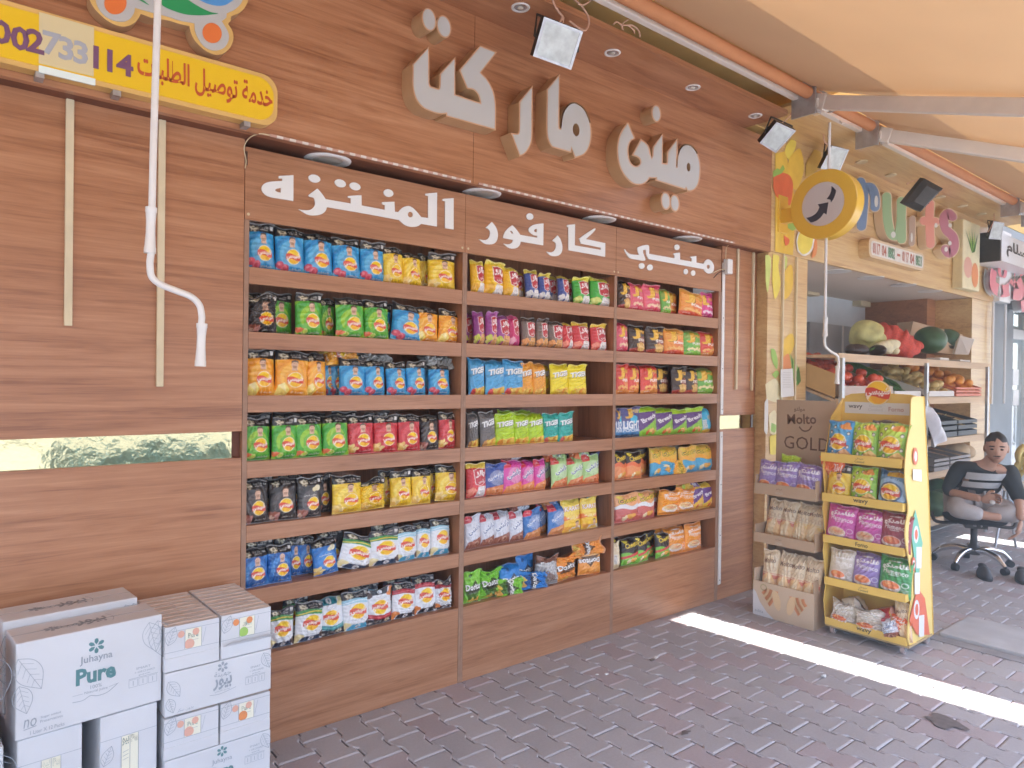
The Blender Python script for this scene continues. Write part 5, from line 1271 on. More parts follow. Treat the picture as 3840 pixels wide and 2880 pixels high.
def carton(name, label, c, w, d, h, rz, deco, group='juice cartons stacked by the pier'):
    """c: front left bottom corner; deco draws on the front and the top"""
    t = thing(name, label, 'juice carton', c, rz, group)
    b = local(t); g = random.Random(int(c[0] * 1000 + c[2] * 777))
    b.box(0, w, 0, d, 0.0015, h - 0.001, CARD); bo = b.build('body', bevel=0.004, seg=3)
    b = local(t)
    b.box(0.001, w - 0.001, d * 0.5 - 0.0006, d * 0.5 + 0.0006, h - 0.0012, h - 0.0004, INK2)
    deco(t, b, frame((0, 0, 0), (1, 0, 0), (0, 0, 1), (0, -1, 0)), frame((0, 0, h - 0.001), (1, 0, 0), (0, 1, 0), (0, 0, 1)), w, d, h)
    b.build('printing', bo)
    return t
def T3(b, to, s, x, y, h, M, width=None, bold=0.0, shear=0.0, an=0.0):
    v, tr, asp = text_mesh(s, bold, 2, shear); sx = h if width is None else width / asp
    q, r = math.cos(an), math.sin(an)
    b.add([to(((p[0] - asp / 2) * sx * q - (p[1] - 0.5) * h * r + x, (p[0] - asp / 2) * sx * r + (p[1] - 0.5) * h * q + y), 1) for p in v], tr, M)
def small_print(b, to, x, y, w):
    T3(b, to, 'SMART', x, y, 0.007, INK2, width=w * 0.5); T3(b, to, '+ ORCHARD', x + 0.004, y - 0.012, 0.006, INK2, width=w * 0.7); T3(b, to, 'pack', x + 0.004, y - 0.022, 0.006, INK2, width=w * 0.4)
    b.add([to((x - w / 2 + 0.0, y - 0.028), 0), to((x + w / 2, y - 0.028), 0), to((x + w / 2, y - 0.0292), 0), to((x - w / 2, y - 0.0292), 0)], [(0, 1, 2, 3)], INK2)
    for k in range(3):
        x0 = x - w / 2 + k * w / 3 + 0.001; x1 = x0 + w / 3 - 0.004
        for (a, c) in (((x0, y - 0.055), (x1, y - 0.055)), ((x1, y - 0.055), (x1, y - 0.032)), ((x1, y - 0.032), (x0, y - 0.032)), ((x0, y - 0.032), (x0, y - 0.055))): stroke(b, [a, c], 0.0009, INK2, to)
        stroke(b, [((x0 + x1) / 2, y - 0.051), ((x0 + x1) / 2, y - 0.036)], 0.0016, INK2, to)
def deco_top(b, top, w, d):
    flower(b, 0.26 * w, d * 0.48, 0.022, top, INK2)
    T3(b, top, 'جهينة', 0.38 * w, d * 0.48, 0.040, INK2, width=0.10, an=math.pi / 2 * 0); T3(b, top, 'بيور', 0.53 * w, d * 0.48, 0.060, INK2, width=0.085, bold=0.02)
    stroke(b, [(0.66 * w, d * 0.25), (0.69 * w, d * 0.5), (0.66 * w, d * 0.78)], 0.0014, INK2, top)
def deco_big(t, b, fr, top, w, d, h):
    deco_top(b, top, w, d)
    flower(b, 0.52 * w, 0.80 * h, 0.023, fr, INK); T3(b, fr, 'Juhayna', 0.52 * w, 0.665 * h, 0.028, INK2, width=0.088, bold=0.01)
    T3(b, fr, 'Pure', 0.52 * w, 0.50 * h, 0.050, INK, width=0.108, bold=0.04); T3(b, fr, '100%', 0.52 * w, 0.365 * h, 0.011, INK2); T3(b, fr, 'Natural Juice', 0.52 * w, 0.315 * h, 0.010, INK2, width=0.062)
    stroke(b, [(0.36 * w, 0.25 * h), (0.43 * w, 0.245 * h), (0.48 * w, 0.275 * h), (0.53 * w, 0.255 * h), (0.60 * w, 0.265 * h), (0.67 * w, 0.33 * h)], 0.0018, INK2, fr)
    stroke(b, [(0.36 * w, 0.315 * h), (0.43 * w, 0.315 * h)], 0.001, INK2, fr); stroke(b, [(0.61 * w, 0.32 * h), (0.68 * w, 0.335 * h)], 0.001, INK2, fr)
    leaf(b, 0.005, 0.84 * h, 0.115, -1.05, fr, INK2); leaf(b, 0.008, 0.56 * h, 0.085, -1.35, fr, INK2)
    leaf(b, 0.90 * w, 0.93 * h, 0.10, -1.35, fr, INK2); leaf(b, 0.965 * w, 0.93 * h, 0.125, -1.40, fr, INK2)
    T3(b, fr, 'no', 0.09 * w, 0.16 * h, 0.024, INK2, width=0.032, shear=0.2); stroke(b, [(0.05 * w, 0.10 * h), (0.13 * w, 0.115 * h)], 0.0022, INK2, fr)
    T3(b, fr, 'Sugar added', 0.22 * w, 0.185 * h, 0.008, INK2, width=0.05); T3(b, fr, 'Preservatives', 0.225 * w, 0.145 * h, 0.008, INK2, width=0.056); T3(b, fr, '1 Liter X 12 Packs', 0.20 * w, 0.055 * h, 0.011, INK2, width=0.085)
    small_print(b, fr, 0.86 * w, 0.44 * h, 0.085)
def deco_ar(t, b, fr, top, w, d, h):
    deco_top(b, top, w, d)
    flower(b, 0.52 * w, 0.85 * h, 0.018, fr, INK2); T3(b, fr, 'جهينة', 0.52 * w, 0.68 * h, 0.022, INK2, width=0.055); T3(b, fr, 'بيور', 0.52 * w, 0.47 * h, 0.042, INK2, width=0.062, bold=0.03); T3(b, fr, 'عصير طبيعي', 0.52 * w, 0.30 * h, 0.009, INK2, width=0.05)
    stroke(b, [(0.40 * w, 0.25 * h), (0.50 * w, 0.23 * h), (0.65 * w, 0.30 * h)], 0.0014, INK2, fr)
    leaf(b, 0.01, 0.80 * h, 0.065, -1.0, fr, INK2); leaf(b, 0.012, 0.42 * h, 0.05, -1.3, fr, INK2); leaf(b, 0.92 * w, 0.94 * h, 0.06, -1.2, fr, INK2)
    small_print(b, fr, 0.84 * w, 0.66 * h, 0.07); T3(b, fr, 'بدون سكر', 0.18 * w, 0.10 * h, 0.012, INK2, width=0.05)
def deco_en(t, b, fr, top, w, d, h):
    deco_top(b, top, w, d)
    flower(b, 0.52 * w, 0.83 * h, 0.018, fr, INK); T3(b, fr, 'Juhayna', 0.52 * w, 0.62 * h, 0.020, INK2, width=0.066); T3(b, fr, 'Pure', 0.52 * w, 0.38 * h, 0.036, INK, width=0.078, bold=0.04)
    leaf(b, 0.01, 0.60 * h, 0.065, -1.0, fr, INK2); leaf(b, 0.92 * w, 0.94 * h, 0.06, -1.2, fr, INK2); small_print(b, fr, 0.84 * w, 0.72 * h, 0.07)
def window_deco(fruit, arab, low=0.0):
    """carton with a cut away front that shows two or three packs"""
    def f(t, b, fr, top, w, d, h):
        deco_top(b, top, w, d)
        x0, x1, y0, y1 = 0.36 * w, 0.66 * w, (0.30 if low == 0 else 0.10) * h, 0.72 * h
        q = lambda a, c, e, g_, M, k=0: b.add([fr((a, e), k), fr((c, e), k), fr((c, g_), k), fr((a, g_), k)], [(0, 1, 2, 3)], M)
        q(x0, x1, y0, y1, JCRM, 1); q(x0 - 0.001, x0 + 0.0006, y0, y1, INK2, 2); q(x1 - 0.0006, x1 + 0.001, y0, y1, INK2, 2); q(0, w, y1 + 0.001, y1 + 0.0022, INK2, 0); q(0, w, y0 - 0.0022, y0 - 0.001, INK2, 0)
        return x0, x1, y0, y1, q
    def g_(t, b, fr, top, w, d, h):
        x0, x1, y0, y1, q = f(t, b, fr, top, w, d, h)
        xm = (x0 + x1) / 2
        if arab == 2:
            q(xm - 0.0007, xm + 0.0007, y0, y1, INK2, 3); T3(b, fr, 'بيو', (x0 + xm) / 2, y1 - 0.016, 0.026, INK, width=(xm - x0) * 0.8, bold=0.02); T3(b, fr, 'Pu', (x1 + xm) / 2, y1 - 0.014, 0.024, INK, width=(xm - x0) * 0.75, bold=0.03)
            for k in range(3): stroke(b, [(x0 + 0.004, y1 - 0.05 - 0.012 * k), (xm - 0.004, y1 - 0.046 - 0.012 * k)], 0.0012, INK2, lambda p: fr(p, 3))
        else:
            T3(b, fr, 'بيور' if arab else 'Pure', xm, (y0 + y1) / 2 + 0.010, 0.016, INK, width=(x1 - x0) * 0.62, bold=0.02); stroke(b, [(x0 + 0.01, (y0 + y1) / 2 - 0.006), (x1 - 0.01, (y0 + y1) / 2 - 0.006)], 0.0010, INK2, lambda p: fr(p, 3))
        M = fruit
        r = (x1 - x0) * 0.30
        for (cx, cy) in (((x0 + xm) / 2, y0 + r * 1.1), ((x1 + xm) / 2 - 0.002, y0 + r * 1.3)) if arab == 2 else ((x0 + r * 0.9, y0 + r * 0.9),):
            b.add([fr((min(x1, max(x0, cx + r * math.cos(k * 0.3927))), max(y0, cy + r * 1.1 * math.sin(k * 0.3927))), 3) for k in range(16)], [tuple(range(16))], M)
        if arab != 2:
            for cx in (x0 - 0.012, xm + 0.008): b.add([fr((cx + 0.011 * math.cos(k * 0.7854), y1 - 0.012 + 0.012 * math.sin(k * 0.7854)), 3) for k in range(8)], [tuple(range(8))], JRED if M is not JGRN else JORA)
            stroke(b, [(x1 + 0.004, y0 + 0.01), (x1 + 0.014, y1 - 0.004)], 0.001, INK2, fr)
        leaf(b, 0.06 * w, 0.45 * h, 0.06, 1.2, fr, INK2)
    return g_
RZ = math.radians(4.7)
def cz(px, py, z): q = GP(px, py, z); return (q.x, q.y)
ax_, ay_ = cz(60, 2415, 0.74)
carton('juice_carton', 'large closed white juice carton, front one on top of the left stack', (ax_, ay_, 0.46), 0.390, 0.158, 0.28, RZ, deco_big)
carton('juice_carton', 'closed white juice carton behind the large front carton, against the pier', (0.168 + 0.012, -0.262, 0.482), 0.372, 0.158, 0.279, RZ, deco_big)
carton('juice_carton', 'white juice carton at the left picture edge, beside the large front carton', (-0.232, -0.47, 0.46), 0.39, 0.158, 0.28, math.radians(3), deco_big)
carton('juice_carton', 'white juice carton below the one at the left picture edge', (-0.205, -0.44, 0.18), 0.378, 0.3, 0.279, math.radians(2), deco_big)
carton('juice_carton', 'narrow open juice carton with green fruit, under the large front carton', (0.205, -0.418, 0.18), 0.163, 0.37, 0.278, RZ, window_deco(JGRN, 2, 1))
carton('juice_carton', 'narrow open juice carton with orange fruit, under the large front carton', (0.415, -0.405, 0.18), 0.163, 0.37, 0.278, RZ, window_deco(JORA, 2, 1))
carton('juice_carton', 'lowest white juice carton of the left stack under the green fruit carton', (0.20, -0.42, 0.0), 0.38, 0.37, 0.179, RZ, deco_en)
carton('juice_carton', 'lowest white juice carton at the left picture edge', (-0.21, -0.44, 0.0), 0.38, 0.3, 0.179, math.radians(2), deco_en)
RB = math.radians(1.0); Rx, Ry = cz(618, 2352, 0.70)
W2 = 0.347
carton('juice_carton', 'lowest white juice carton of the right hand carton stack', (Rx, Ry, 0.0), W2, 0.37, 0.118, RB, deco_ar)
carton('juice_carton', 'closed wrapped juice carton with Latin name, second from the ground, right stack', (Rx + 0.004, Ry + 0.004, 0.12), W2, 0.37, 0.144, RB, deco_en)
carton('juice_carton', 'closed wrapped juice carton with Arabic name, in the middle of the right stack', (Rx + 0.002, Ry, 0.405), W2, 0.37, 0.144, RB, deco_ar)
def pack_tray(label, c, w, d, h, rz, fruit, arab, flap):
    """open tray of upright drink packs: each pack row shows its folded top"""
    t = thing('juice_tray', label, 'juice tray', c, rz, 'juice trays in the right stack')
    b = local(t); b.box(0, w, 0, d, 0.001, h * 0.30, CARD); bo = b.build('tray', bevel=0.003)
    b = local(t); b.box(0.0015, w - 0.0015, 0.0015, d - 0.002, h * 0.301, h * 0.97, CARD); pk = b.build('packs')
    fr = frame((0, 0.0015, 0), (1, 0, 0), (0, 0, 1), (0, -1, 0)); b = local(t)
    window_deco(fruit, arab)(t, b, lambda p, k=0: fr(p, k) + Vector((0, 0, 0.02)), frame((0, 0, -1), (1, 0, 0), (0, 1, 0), (0, 0, 1)), w, d, h)
    b.v = [p if p[2] > -0.5 else (p[0], p[1], 0.01) for p in b.v]
    b.build('printing', pk)
    b = local(t); nx, ny = 2, 9; g = random.Random(int(c[0] * 999))
    for i in range(nx):
        for j in range(ny):
            x0, x1 = 0.002 + (w - 0.004) * i / nx + 0.001, 0.002 + (w - 0.004) * (i + 1) / nx - 0.001; y0, y1 = 0.002 + (d - 0.004) * j / ny + 0.001, 0.002 + (d - 0.004) * (j + 1) / ny - 0.001
            z0, dz = h * 0.96, g.uniform(0.002, 0.005); ym = (y0 + y1) / 2
            b.add([(x0, y0, z0), (x1, y0, z0), (x1, ym, z0 + dz), (x0, ym, z0 + dz), (x1, y1, z0), (x0, y1, z0)], [(0, 1, 2, 3), (3, 2, 4, 5)], PACKT)
            b.box(x0, x1, ym - 0.0012, ym + 0.0012, z0 + dz - 0.001, z0 + dz + 0.0016, PACKT)
    b.build('pack_tops', pk)
    if flap:
        b = local(t); b.add([(0.012, -0.001, h * 0.28), (w, -0.001, h * 0.28), (w + 0.004, -0.028, h * 0.40), (0.02, -0.028, h * 0.40)], [(0, 1, 2, 3)], CARD); b.build('flap', bo)
    return t
wt = W2 / 2 - 0.002
pack_tray('open tray of peach drink packs on top, left half of the right stack', (Rx, Ry, 0.55), wt, 0.37, 0.150, RB, JRED, 0, False)
pack_tray('open tray of apple drink packs on top, nearest the shelves', (Rx + wt + 0.004, Ry + 0.002, 0.55), wt, 0.37, 0.152, RB, JGRN, 1, True)
pack_tray('tray of peach drink packs under the Arabic carton, left half', (Rx + 0.001, Ry + 0.002, 0.265), wt, 0.37, 0.138, RB, JRED, 0, False)
pack_tray('tray of pineapple drink packs under the Arabic carton, nearest the shelves', (Rx + wt + 0.005, Ry + 0.004, 0.265), wt, 0.37, 0.138, RB, JORA, 0, False)
# ================================================================ snack stands
def q2(b, to, x0, x1, y0, y1, M, k=0): b.add([to((x0, y0), k), to((x1, y0), k), to((x1, y1), k), to((x0, y1), k)], [(0, 1, 2, 3)], M)
STY = mat('stand_yellow_card', (0.80, 0.55, 0.13), 0.5, noise=0.06, nscale=5); STO = mat('stand_orange_print', (0.80, 0.36, 0.07), 0.5); STL = mat('stand_pale_yellow', (0.80, 0.60, 0.20), 0.5)
STW = mat('stand_white_label', (0.74, 0.73, 0.70), 0.5); INKB = mat('black_ink', (0.06, 0.05, 0.04), 0.6); INKR = mat('brown_red_ink', (0.40, 0.14, 0.09), 0.6); INKG = mat('faint_grey_ink', (0.58, 0.56, 0.52), 0.6)
BRD = mat('bare_chipboard', (0.46, 0.33, 0.17), 0.8, noise=0.2, nscale=40); TEALP = mat('teal_patch', (0.16, 0.50, 0.36), 0.5); REDP = mat('red_patch', (0.72, 0.16, 0.08), 0.5)
RZ9 = -math.pi / 2
st = thing('snack_stand', 'yellow wheeled cardboard snack stand with five trays of snack bags', 'display stand', (4.19, -0.735, 0.0), RZ9)
SW, SD = 0.462, 0.30
TR = [(1.038, 0.052, 0.0), (0.797, 0.050, 0.010), (0.550, 0.046, 0.020), (0.297, 0.046, 0.032), (0.058, 0.044, 0.040)]
for j, (z, hh, dx) in enumerate(TR):
    b = local(st)
    b.box(dx, dx + SW, 0.0, 0.006, z, z + hh, STY)
    b.box(dx, dx + 0.006, 0.0062, SD, z, z + hh * 0.9, STY); b.box(dx + SW - 0.006, dx + SW, 0.0062, SD, z, z + hh * 0.9, STY)
    b.box(dx + 0.0062, dx + SW - 0.0062, 0.0062, SD, z + 0.002, z + 0.008, STL)
    tb = b.build('tray', bevel=0.001)
    b = local(st); fr = frame((dx, 0, z), (1, 0, 0), (0, 0, 1), (0, -1, 0))
    w_ = ('كرنش\nCooked', 'wavy', 'Forno', 'كرنش\nCooked', 'wavy')[j]
    if '\n' in w_:
        T3(b, fr, 'جينتل', SW / 2, hh * 0.66, 0.013, INKB, width=0.045); T3(b, fr, 'Cooked', SW / 2, hh * 0.30, 0.012, INKB, width=0.055)
    else: T3(b, fr, w_, SW / 2, hh * 0.48, 0.026, INKB, width=0.085 if w_ == 'wavy' else 0.07, bold=0.015)
    b.build('lettering', tb)
b = local(st)                                            # back card with rounded shoulders
pts = [(0.0, 0.09), (0.462, 0.09), (0.462, 1.36)] + [(0.432 + 0.03 * math.cos(k * math.pi / 12), 1.40 + 0.04 * math.sin(k * math.pi / 12)) for k in range(1, 6)] + [(0.40, 1.448), (0.30, 1.452), (0.16, 1.452), (0.06, 1.446), (0.02, 1.43), (0.0, 1.38)]
b.poly(pts, [], lambda p, d: Vector((p[0] - 0.0, SD - 0.03 - 0.012 + d, p[1])), STY, STY, 0.008); bk = b.build('back_card')
b = local(st); fr = frame((0, SD - 0.042, 0), (1, 0, 0), (0, 0, 1), (0, -1, 0))
q2(b, fr, 0.02, 0.40, 1.325, 1.395, STW); 
T3(b, fr, 'wavy', 0.085, 1.362, 0.028, INKB, width=0.085, bold=0.015); T3(b, fr, 'Gentle', 0.205, 1.374, 0.016, INKG, width=0.075); T3(b, fr, 'Cooked', 0.205, 1.352, 0.018, INKG, width=0.085); T3(b, fr, 'Forno', 0.325, 1.358, 0.026, INKR, width=0.085)
b.build('label', bk)
# round logo board on top, printed like the bags
c = Canvas(1, 1, 56, 56); c.fill('#e9b23a'); logo(c, 0.5, 0.5, 0.43, 0.10); col = np.clip(c.verts(), 0, 1)
CARDP = print_mat('printed_card', 0.5, 0.0, coat=0.0)
def print_disc(name, parent, cen, ax, ay, r, col, thick, n_ax):
    """round printed board: grid mapped on the disc, with an edge"""
    cen, ax, ay, n_ax = Vector(cen), Vector(ax), Vector(ay), Vector(n_ax)
    N = col.shape[0] - 1; V = []; C = []
    for j in range(N + 1):
        for i in range(N + 1):
            a, b_ = 2 * i / N - 1, 2 * j / N - 1
            m_ = max(abs(a), abs(b_)); L = math.hypot(a, b_); k = (m_ / L) if L > 1e-9 else 1
            V.append(cen + ax * (a * k * r) + ay * (b_ * k * r)); 
            ii, jj = int(round((a * k * 0.46 + 0.5) * N)), int(round((b_ * k * 0.46 + 0.5) * N)); C.append(tuple(col[jj, ii]))
    F = [(j * (N + 1) + i, j * (N + 1) + i + 1, (j + 1) * (N + 1) + i + 1, (j + 1) * (N + 1) + i) for j in range(N) for i in range(N)]
    n0 = len(V); K = 48
    for s_ in (0, 1):
        for k in range(K): V.append(cen + (ax * math.cos(2 * math.pi * k / K) + ay * math.sin(2 * math.pi * k / K)) * r * 1.001 - n_ax * thick * s_); C.append((0.75, 0.45, 0.08))
    F += [(n0 + k, n0 + (k + 1) % K, n0 + K + (k + 1) % K, n0 + K + k) for k in range(K)]
    inv = WM[parent.name].inverted()
    me = bpy.data.meshes.new(name); me.from_pydata([tuple(inv @ v) for v in V], [], F); me.materials.append(CARDP)
    ca = me.color_attributes.new('Col', 'FLOAT_COLOR', 'POINT'); ca.data.foreach_set('color', np.array([(*q, 1) for q in C], dtype=np.float32).ravel())
    o = bpy.data.objects.new(name, me); COL.objects.link(o); o.parent = parent; WM[o.name] = WM[parent.name]
    return o
lc = WM[st.name] @ Vector((0.222, SD - 0.055, 1.455))
print_disc('logo_board', st, lc, (0, -1, 0), (0, 0, 1), 0.074, col, 0.008, (-1, 0, 0))
b = local(st)                                            # side cards with a wavy leading edge
def side(x, M):
    lead = [(0.02, 0.06), (-0.005, 0.12), (0.03, 0.24), (0.055, 0.32), (0.06, 0.44), (0.02, 0.56), (-0.005, 0.63), (-0.012, 0.68), (0.0, 0.74), (0.035, 0.81), (0.02, 0.88), (0.0, 0.96), (0.0, 1.05), (0.03, 1.17), (0.075, 1.26), (0.09, 1.34), (0.10, 1.42), (0.13, 1.44)]
    lead = [(p.x, p.y) for p in catmull([(a, c_, 0) for a, c_ in lead], 3)]
    b.poly(lead + [(SD - 0.012, 1.44), (SD + 0.03, 0.9), (SD + 0.06, 0.05)], [], lambda p, d: Vector((x + 0.05 * (1 - p[1] / 1.45) * 0.9 + d, p[0], p[1])), M, M, 0.006)
side(SW + 0.001, STL); sc = b.build('side_card')
b = local(st)
to = lambda p, k=0: Vector((SW + 0.0075 + 0.0008 * k + 0.045 * (1 - p[1] / 1.45), p[0], p[1]))
b.add([to((0.06, 0.70)), to((0.13, 0.80)), to((0.22, 0.60)), to((0.14, 0.36))], [(0, 1, 2, 3)], TEALP); b.add([to((0.02, 0.20)), to((0.14, 0.36)), to((0.24, 0.28)), to((0.30, 0.06)), to((0.12, 0.10))], [(0, 1, 2, 3, 4)], REDP)
for (x, z, s_, M) in ((0.13, 0.66, 0.05, STW), (0.12, 0.24, 0.055, STW), (0.14, 1.10, 0.05, REDP), (0.09, 0.50, 0.04, REDP)):
    b.add([to((x + s_ * math.cos(k * 0.5236) * 0.7, z + s_ * math.sin(k * 0.5236)), 1) for k in range(12)], [tuple(range(12))], M)
    b.add([to((x + s_ * math.cos(k * 0.5236) * 0.4, z + s_ * 0.6 * math.sin(k * 0.5236)), 2) for k in range(12)], [tuple(range(12))], REDP if M is STW else STW)
for (x, z) in ((0.16, 0.52), (0.13, 0.38), (0.18, 0.13)): b.add([to((x - 0.035, z - 0.05), 1), to((x + 0.035, z - 0.06), 1), to((x + 0.045, z + 0.06), 1), to((x - 0.03, z + 0.07), 1)], [(0, 1, 2, 3)], STW)
b.add([to((0.10, 0.97), 1), to((0.22, 0.95), 1), to((0.22, 1.02), 1), to((0.10, 1.03), 1)], [(0, 1, 2, 3)], STW)
b.build('side_print', sc)
b = local(st)
x = 0.0
b.poly([(0.02, 0.06), (0.0, 0.2), (0.03, 0.3), (0.0, 0.5), (0.03, 0.6), (0.0, 0.75), (0.03, 0.85), (0.01, 1.0), (0.05, 1.1), (0.12, 1.3), (SD - 0.02, 1.42), (SD, 0.05)], [], lambda p, d: Vector((-0.006 + 0.04 * (1 - p[1] / 1.45) + d, p[0], p[1])), STY, STY, 0.005); b.build('side_card')
b = local(st); b.box(0.04, 0.05 + SW, 0.01, SD + 0.04, 0.045, 0.057, BRD); b.build('base_board')
RUB = mat('pinkish_rubber', (0.46, 0.36, 0.34), 0.6)
for (cx, cy) in ((0.075, 0.04), (0.475, 0.035), (0.08, 0.31), (0.49, 0.31)):
    b = local(st); ry_ = 0.024
    b.tube([(cx - 0.009, cy, ry_ + 0.001), (cx + 0.009, cy, ry_ + 0.001)], ry_, RUB, 18); cs_ = b.build('caster')
    b = local(st); b.tube([(cx - 0.011, cy, ry_), (cx + 0.011, cy, ry_)], 0.012, WHITE, 14); b.bar((cx, cy - 0.004, 0.047), (cx + 0.001, cy + 0.012, 0.03), 0.030, 0.004, STEEL); b.box(cx - 0.016, cx - 0.012, cy - 0.012, cy + 0.012, 0.016, 0.045, STEEL); b.box(cx + 0.012, cx + 0.016, cy - 0.012, cy + 0.012, 0.016, 0.045, STEEL); b.build('fork', cs_)
def stand_bag(root, code, x, y, z, w, h, t, label, lean=-9, roll=0, yaw=0, var=0, cat='snack bag', group='snack bags on the yellow stand', lie=0):
    M = WM[root.name] @ Matrix.Translation((x, y, z)) @ Matrix.Rotation(math.radians(yaw), 4, 'Z') @ Matrix.Rotation(math.radians(lean), 4, 'X') @ Matrix.Rotation(math.radians(roll), 4, 'Y')
    k = 1.12 if root is st else 1.04
    return put_bag(code, var, w * (1.04 if root is st else 1.15), h * k, t, M, label, group, cat)
z = TR[0][0] + 0.010
stand_bag(st, 'SB', 0.085, 0.05, z, 0.15, 0.21, 0.030, 'blue crisps bag with round portraits, top tray of yellow stand', roll=2, var=1)
stand_bag(st, 'SG', 0.235, 0.055, z, 0.15, 0.21, 0.032, 'lime crisps bag with round portraits, middle of yellow stand top tray', roll=-1, var=2)
stand_bag(st, 'SG', 0.385, 0.05, z, 0.165, 0.215, 0.034, 'lime crisps bag with round portraits, right end of yellow stand top tray', roll=1, var=3)
stand_bag(st, 'LY', 0.30, 0.12, z, 0.14, 0.225, 0.02, 'yellow crisps bag behind the lime bags on the yellow stand top tray', var=3)
z = TR[1][0] + 0.009
stand_bag(st, 'LY', 0.085, 0.05, z, 0.14, 0.185, 0.030, 'yellow crisps bag with printed man in second tray of yellow stand', roll=1, var=1)
stand_bag(st, 'SG', 0.235, 0.05, z, 0.15, 0.19, 0.032, 'lime crisps bag with round portraits, second tray of yellow stand', roll=-2, var=0)
stand_bag(st, 'SP', 0.392, 0.05, z, 0.155, 0.185, 0.03, 'slate blue crisps bag with yellow flash on the yellow stand', roll=2, var=2)
z = TR[2][0] + 0.009
stand_bag(st, 'FP', 0.10, 0.045, z, 0.17, 0.195, 0.032, 'pink noodle bag at the left of the yellow stand third tray', roll=3, var=0)
stand_bag(st, 'FP', 0.265, 0.05, z, 0.165, 0.19, 0.03, 'pink noodle bag between pink and maroon bags, yellow stand third tray', roll=2, var=3)
stand_bag(st, 'FM', 0.415, 0.045, z, 0.165, 0.195, 0.03, 'maroon noodle bag at right of the yellow stand third tray', roll=1, var=2)
z = TR[3][0] + 0.009
stand_bag(st, 'FW', 0.11, 0.045, z, 0.15, 0.185, 0.032, 'cream noodle bag with bowl in the fourth tray of the yellow stand', roll=2, var=1)
stand_bag(st, 'FV', 0.255, 0.045, z, 0.155, 0.19, 0.032, 'violet noodle bag in the fourth tray of the yellow stand', roll=2, var=3)
stand_bag(st, 'FG', 0.415, 0.045, z, 0.175, 0.195, 0.034, 'green noodle bag in the fourth tray of the yellow stand', roll=1, var=2)
z = TR[4][0] + 0.009
stand_bag(st, 'FW', 0.13, 0.05, z, 0.15, 0.13, 0.035, 'cream and lilac bag at the left in the bottom tray of the yellow stand', roll=4, var=11)
stand_bag(st, 'FW', 0.29, 0.045, z, 0.17, 0.125, 0.035, 'cream and lilac bag in the middle of the yellow stand bottom tray', roll=-3, var=12)
stand_bag(st, 'FD', 0.40, 0.06, z, 0.12, 0.14, 0.03, 'orange red bag leaning in the bottom tray of the yellow stand', roll=22, var=13)
stand_bag(st, 'CW', 0.42, 0.03, z, 0.09, 0.11, 0.03, 'white small bag in the bottom tray of the yellow stand', roll=-12, var=10)
stand_bag(st, 'MG', 0.48, 0.04, z, 0.08, 0.19, 0.026, 'tan pastry wrapper upright at right in the yellow stand bottom tray', roll=-8, var=2, cat='pastry')
stand_bag(st, 'FW', 0.13, 0.11, z + 0.09, 0.12, 0.11, 0.03, 'cream bag lying behind at left in the yellow stand bottom tray', lean=30, roll=60, var=10)
stand_bag(st, 'BR', 0.32, 0.11, z + 0.08, 0.12, 0.12, 0.03, 'red bag lying behind in the bottom tray of the yellow stand', lean=30, roll=65, var=12)
# ---- pastry stand of brown card
KRAFT = mat('kraft_card', (0.50, 0.36, 0.24), 0.75, noise=0.06, nscale=9, stretch=(1, 30, 30)); KRL = mat('kraft_light', (0.60, 0.47, 0.34), 0.75); BRN = mat('brown_print', (0.17, 0.085, 0.045), 0.65)
ms = thing('pastry_stand', 'brown cardboard pastry stand with two tiers of wrapped pastries beside the pier', 'display stand', (4.17, -0.305, 0.0), RZ9)
MW, MD = 0.41, 0.25
b = local(ms); b.box(0, MW, 0, 0.008, 0.0, 0.222, KRL); b.box(0, 0.008, 0.0082, MD, 0.0, 0.30, KRL); b.box(MW - 0.008, MW, 0.0082, MD, 0, 0.30, KRAFT); b.box(0.0082, MW - 0.0082, 0.0082, MD, 0.10, 0.106, KRAFT); bb = b.build('base_box')
b = local(ms); fr = frame((0, 0, 0), (1, 0, 0), (0, 0, 1), (0, -1, 0))
CRO = mat('croissant_print', (0.66, 0.27, 0.12), 0.6); CRL = mat('croissant_cream', (0.72, 0.52, 0.30), 0.6); SILVP = mat('silver_corner', (0.66, 0.66, 0.68), 0.5)
b.add([fr((0.001, 0.001)), fr((0.15, 0.001)), fr((0.10, 0.035)), fr((0.05, 0.09)), fr((0.02, 0.15)), fr((0.001, 0.165))], [(0, 1, 2, 3, 4, 5)], SILVP)
for (cx, cy, an, sx) in ((0.155, 0.125, -0.5, 1), (0.275, 0.115, 0.5, -1)):
    R = lambda p: fr((cx + (p[0] * math.cos(an) - p[1] * math.sin(an)), cy + (p[0] * math.sin(an) + p[1] * math.cos(an))), 1)
    for k in range(5):
        x0 = -0.085 * sx + 0.017 * k * sx; hh = 0.022 + 0.008 * k
        b.add([R((x0 - 0.012 * sx, -hh)), R((x0 + 0.010 * sx, -hh * 1.15)), R((x0 + 0.016 * sx, 0)), R((x0 + 0.010 * sx, hh * 1.15)), R((x0 - 0.012 * sx, hh)), R((x0 - 0.006 * sx, 0))], [(0, 1, 2, 3, 4, 5)], CRO if k % 2 == 0 else CRL)
    b.add([fr((cx + 0.012 * sx + 0.026 * math.cos(k * 0.5236) * 1.0 - 0.012 * math.sin(k * 0.5236) * sx, cy + 0.062 * math.sin(k * 0.5236)), 2) for k in range(12)], [tuple(range(12))], CRL)
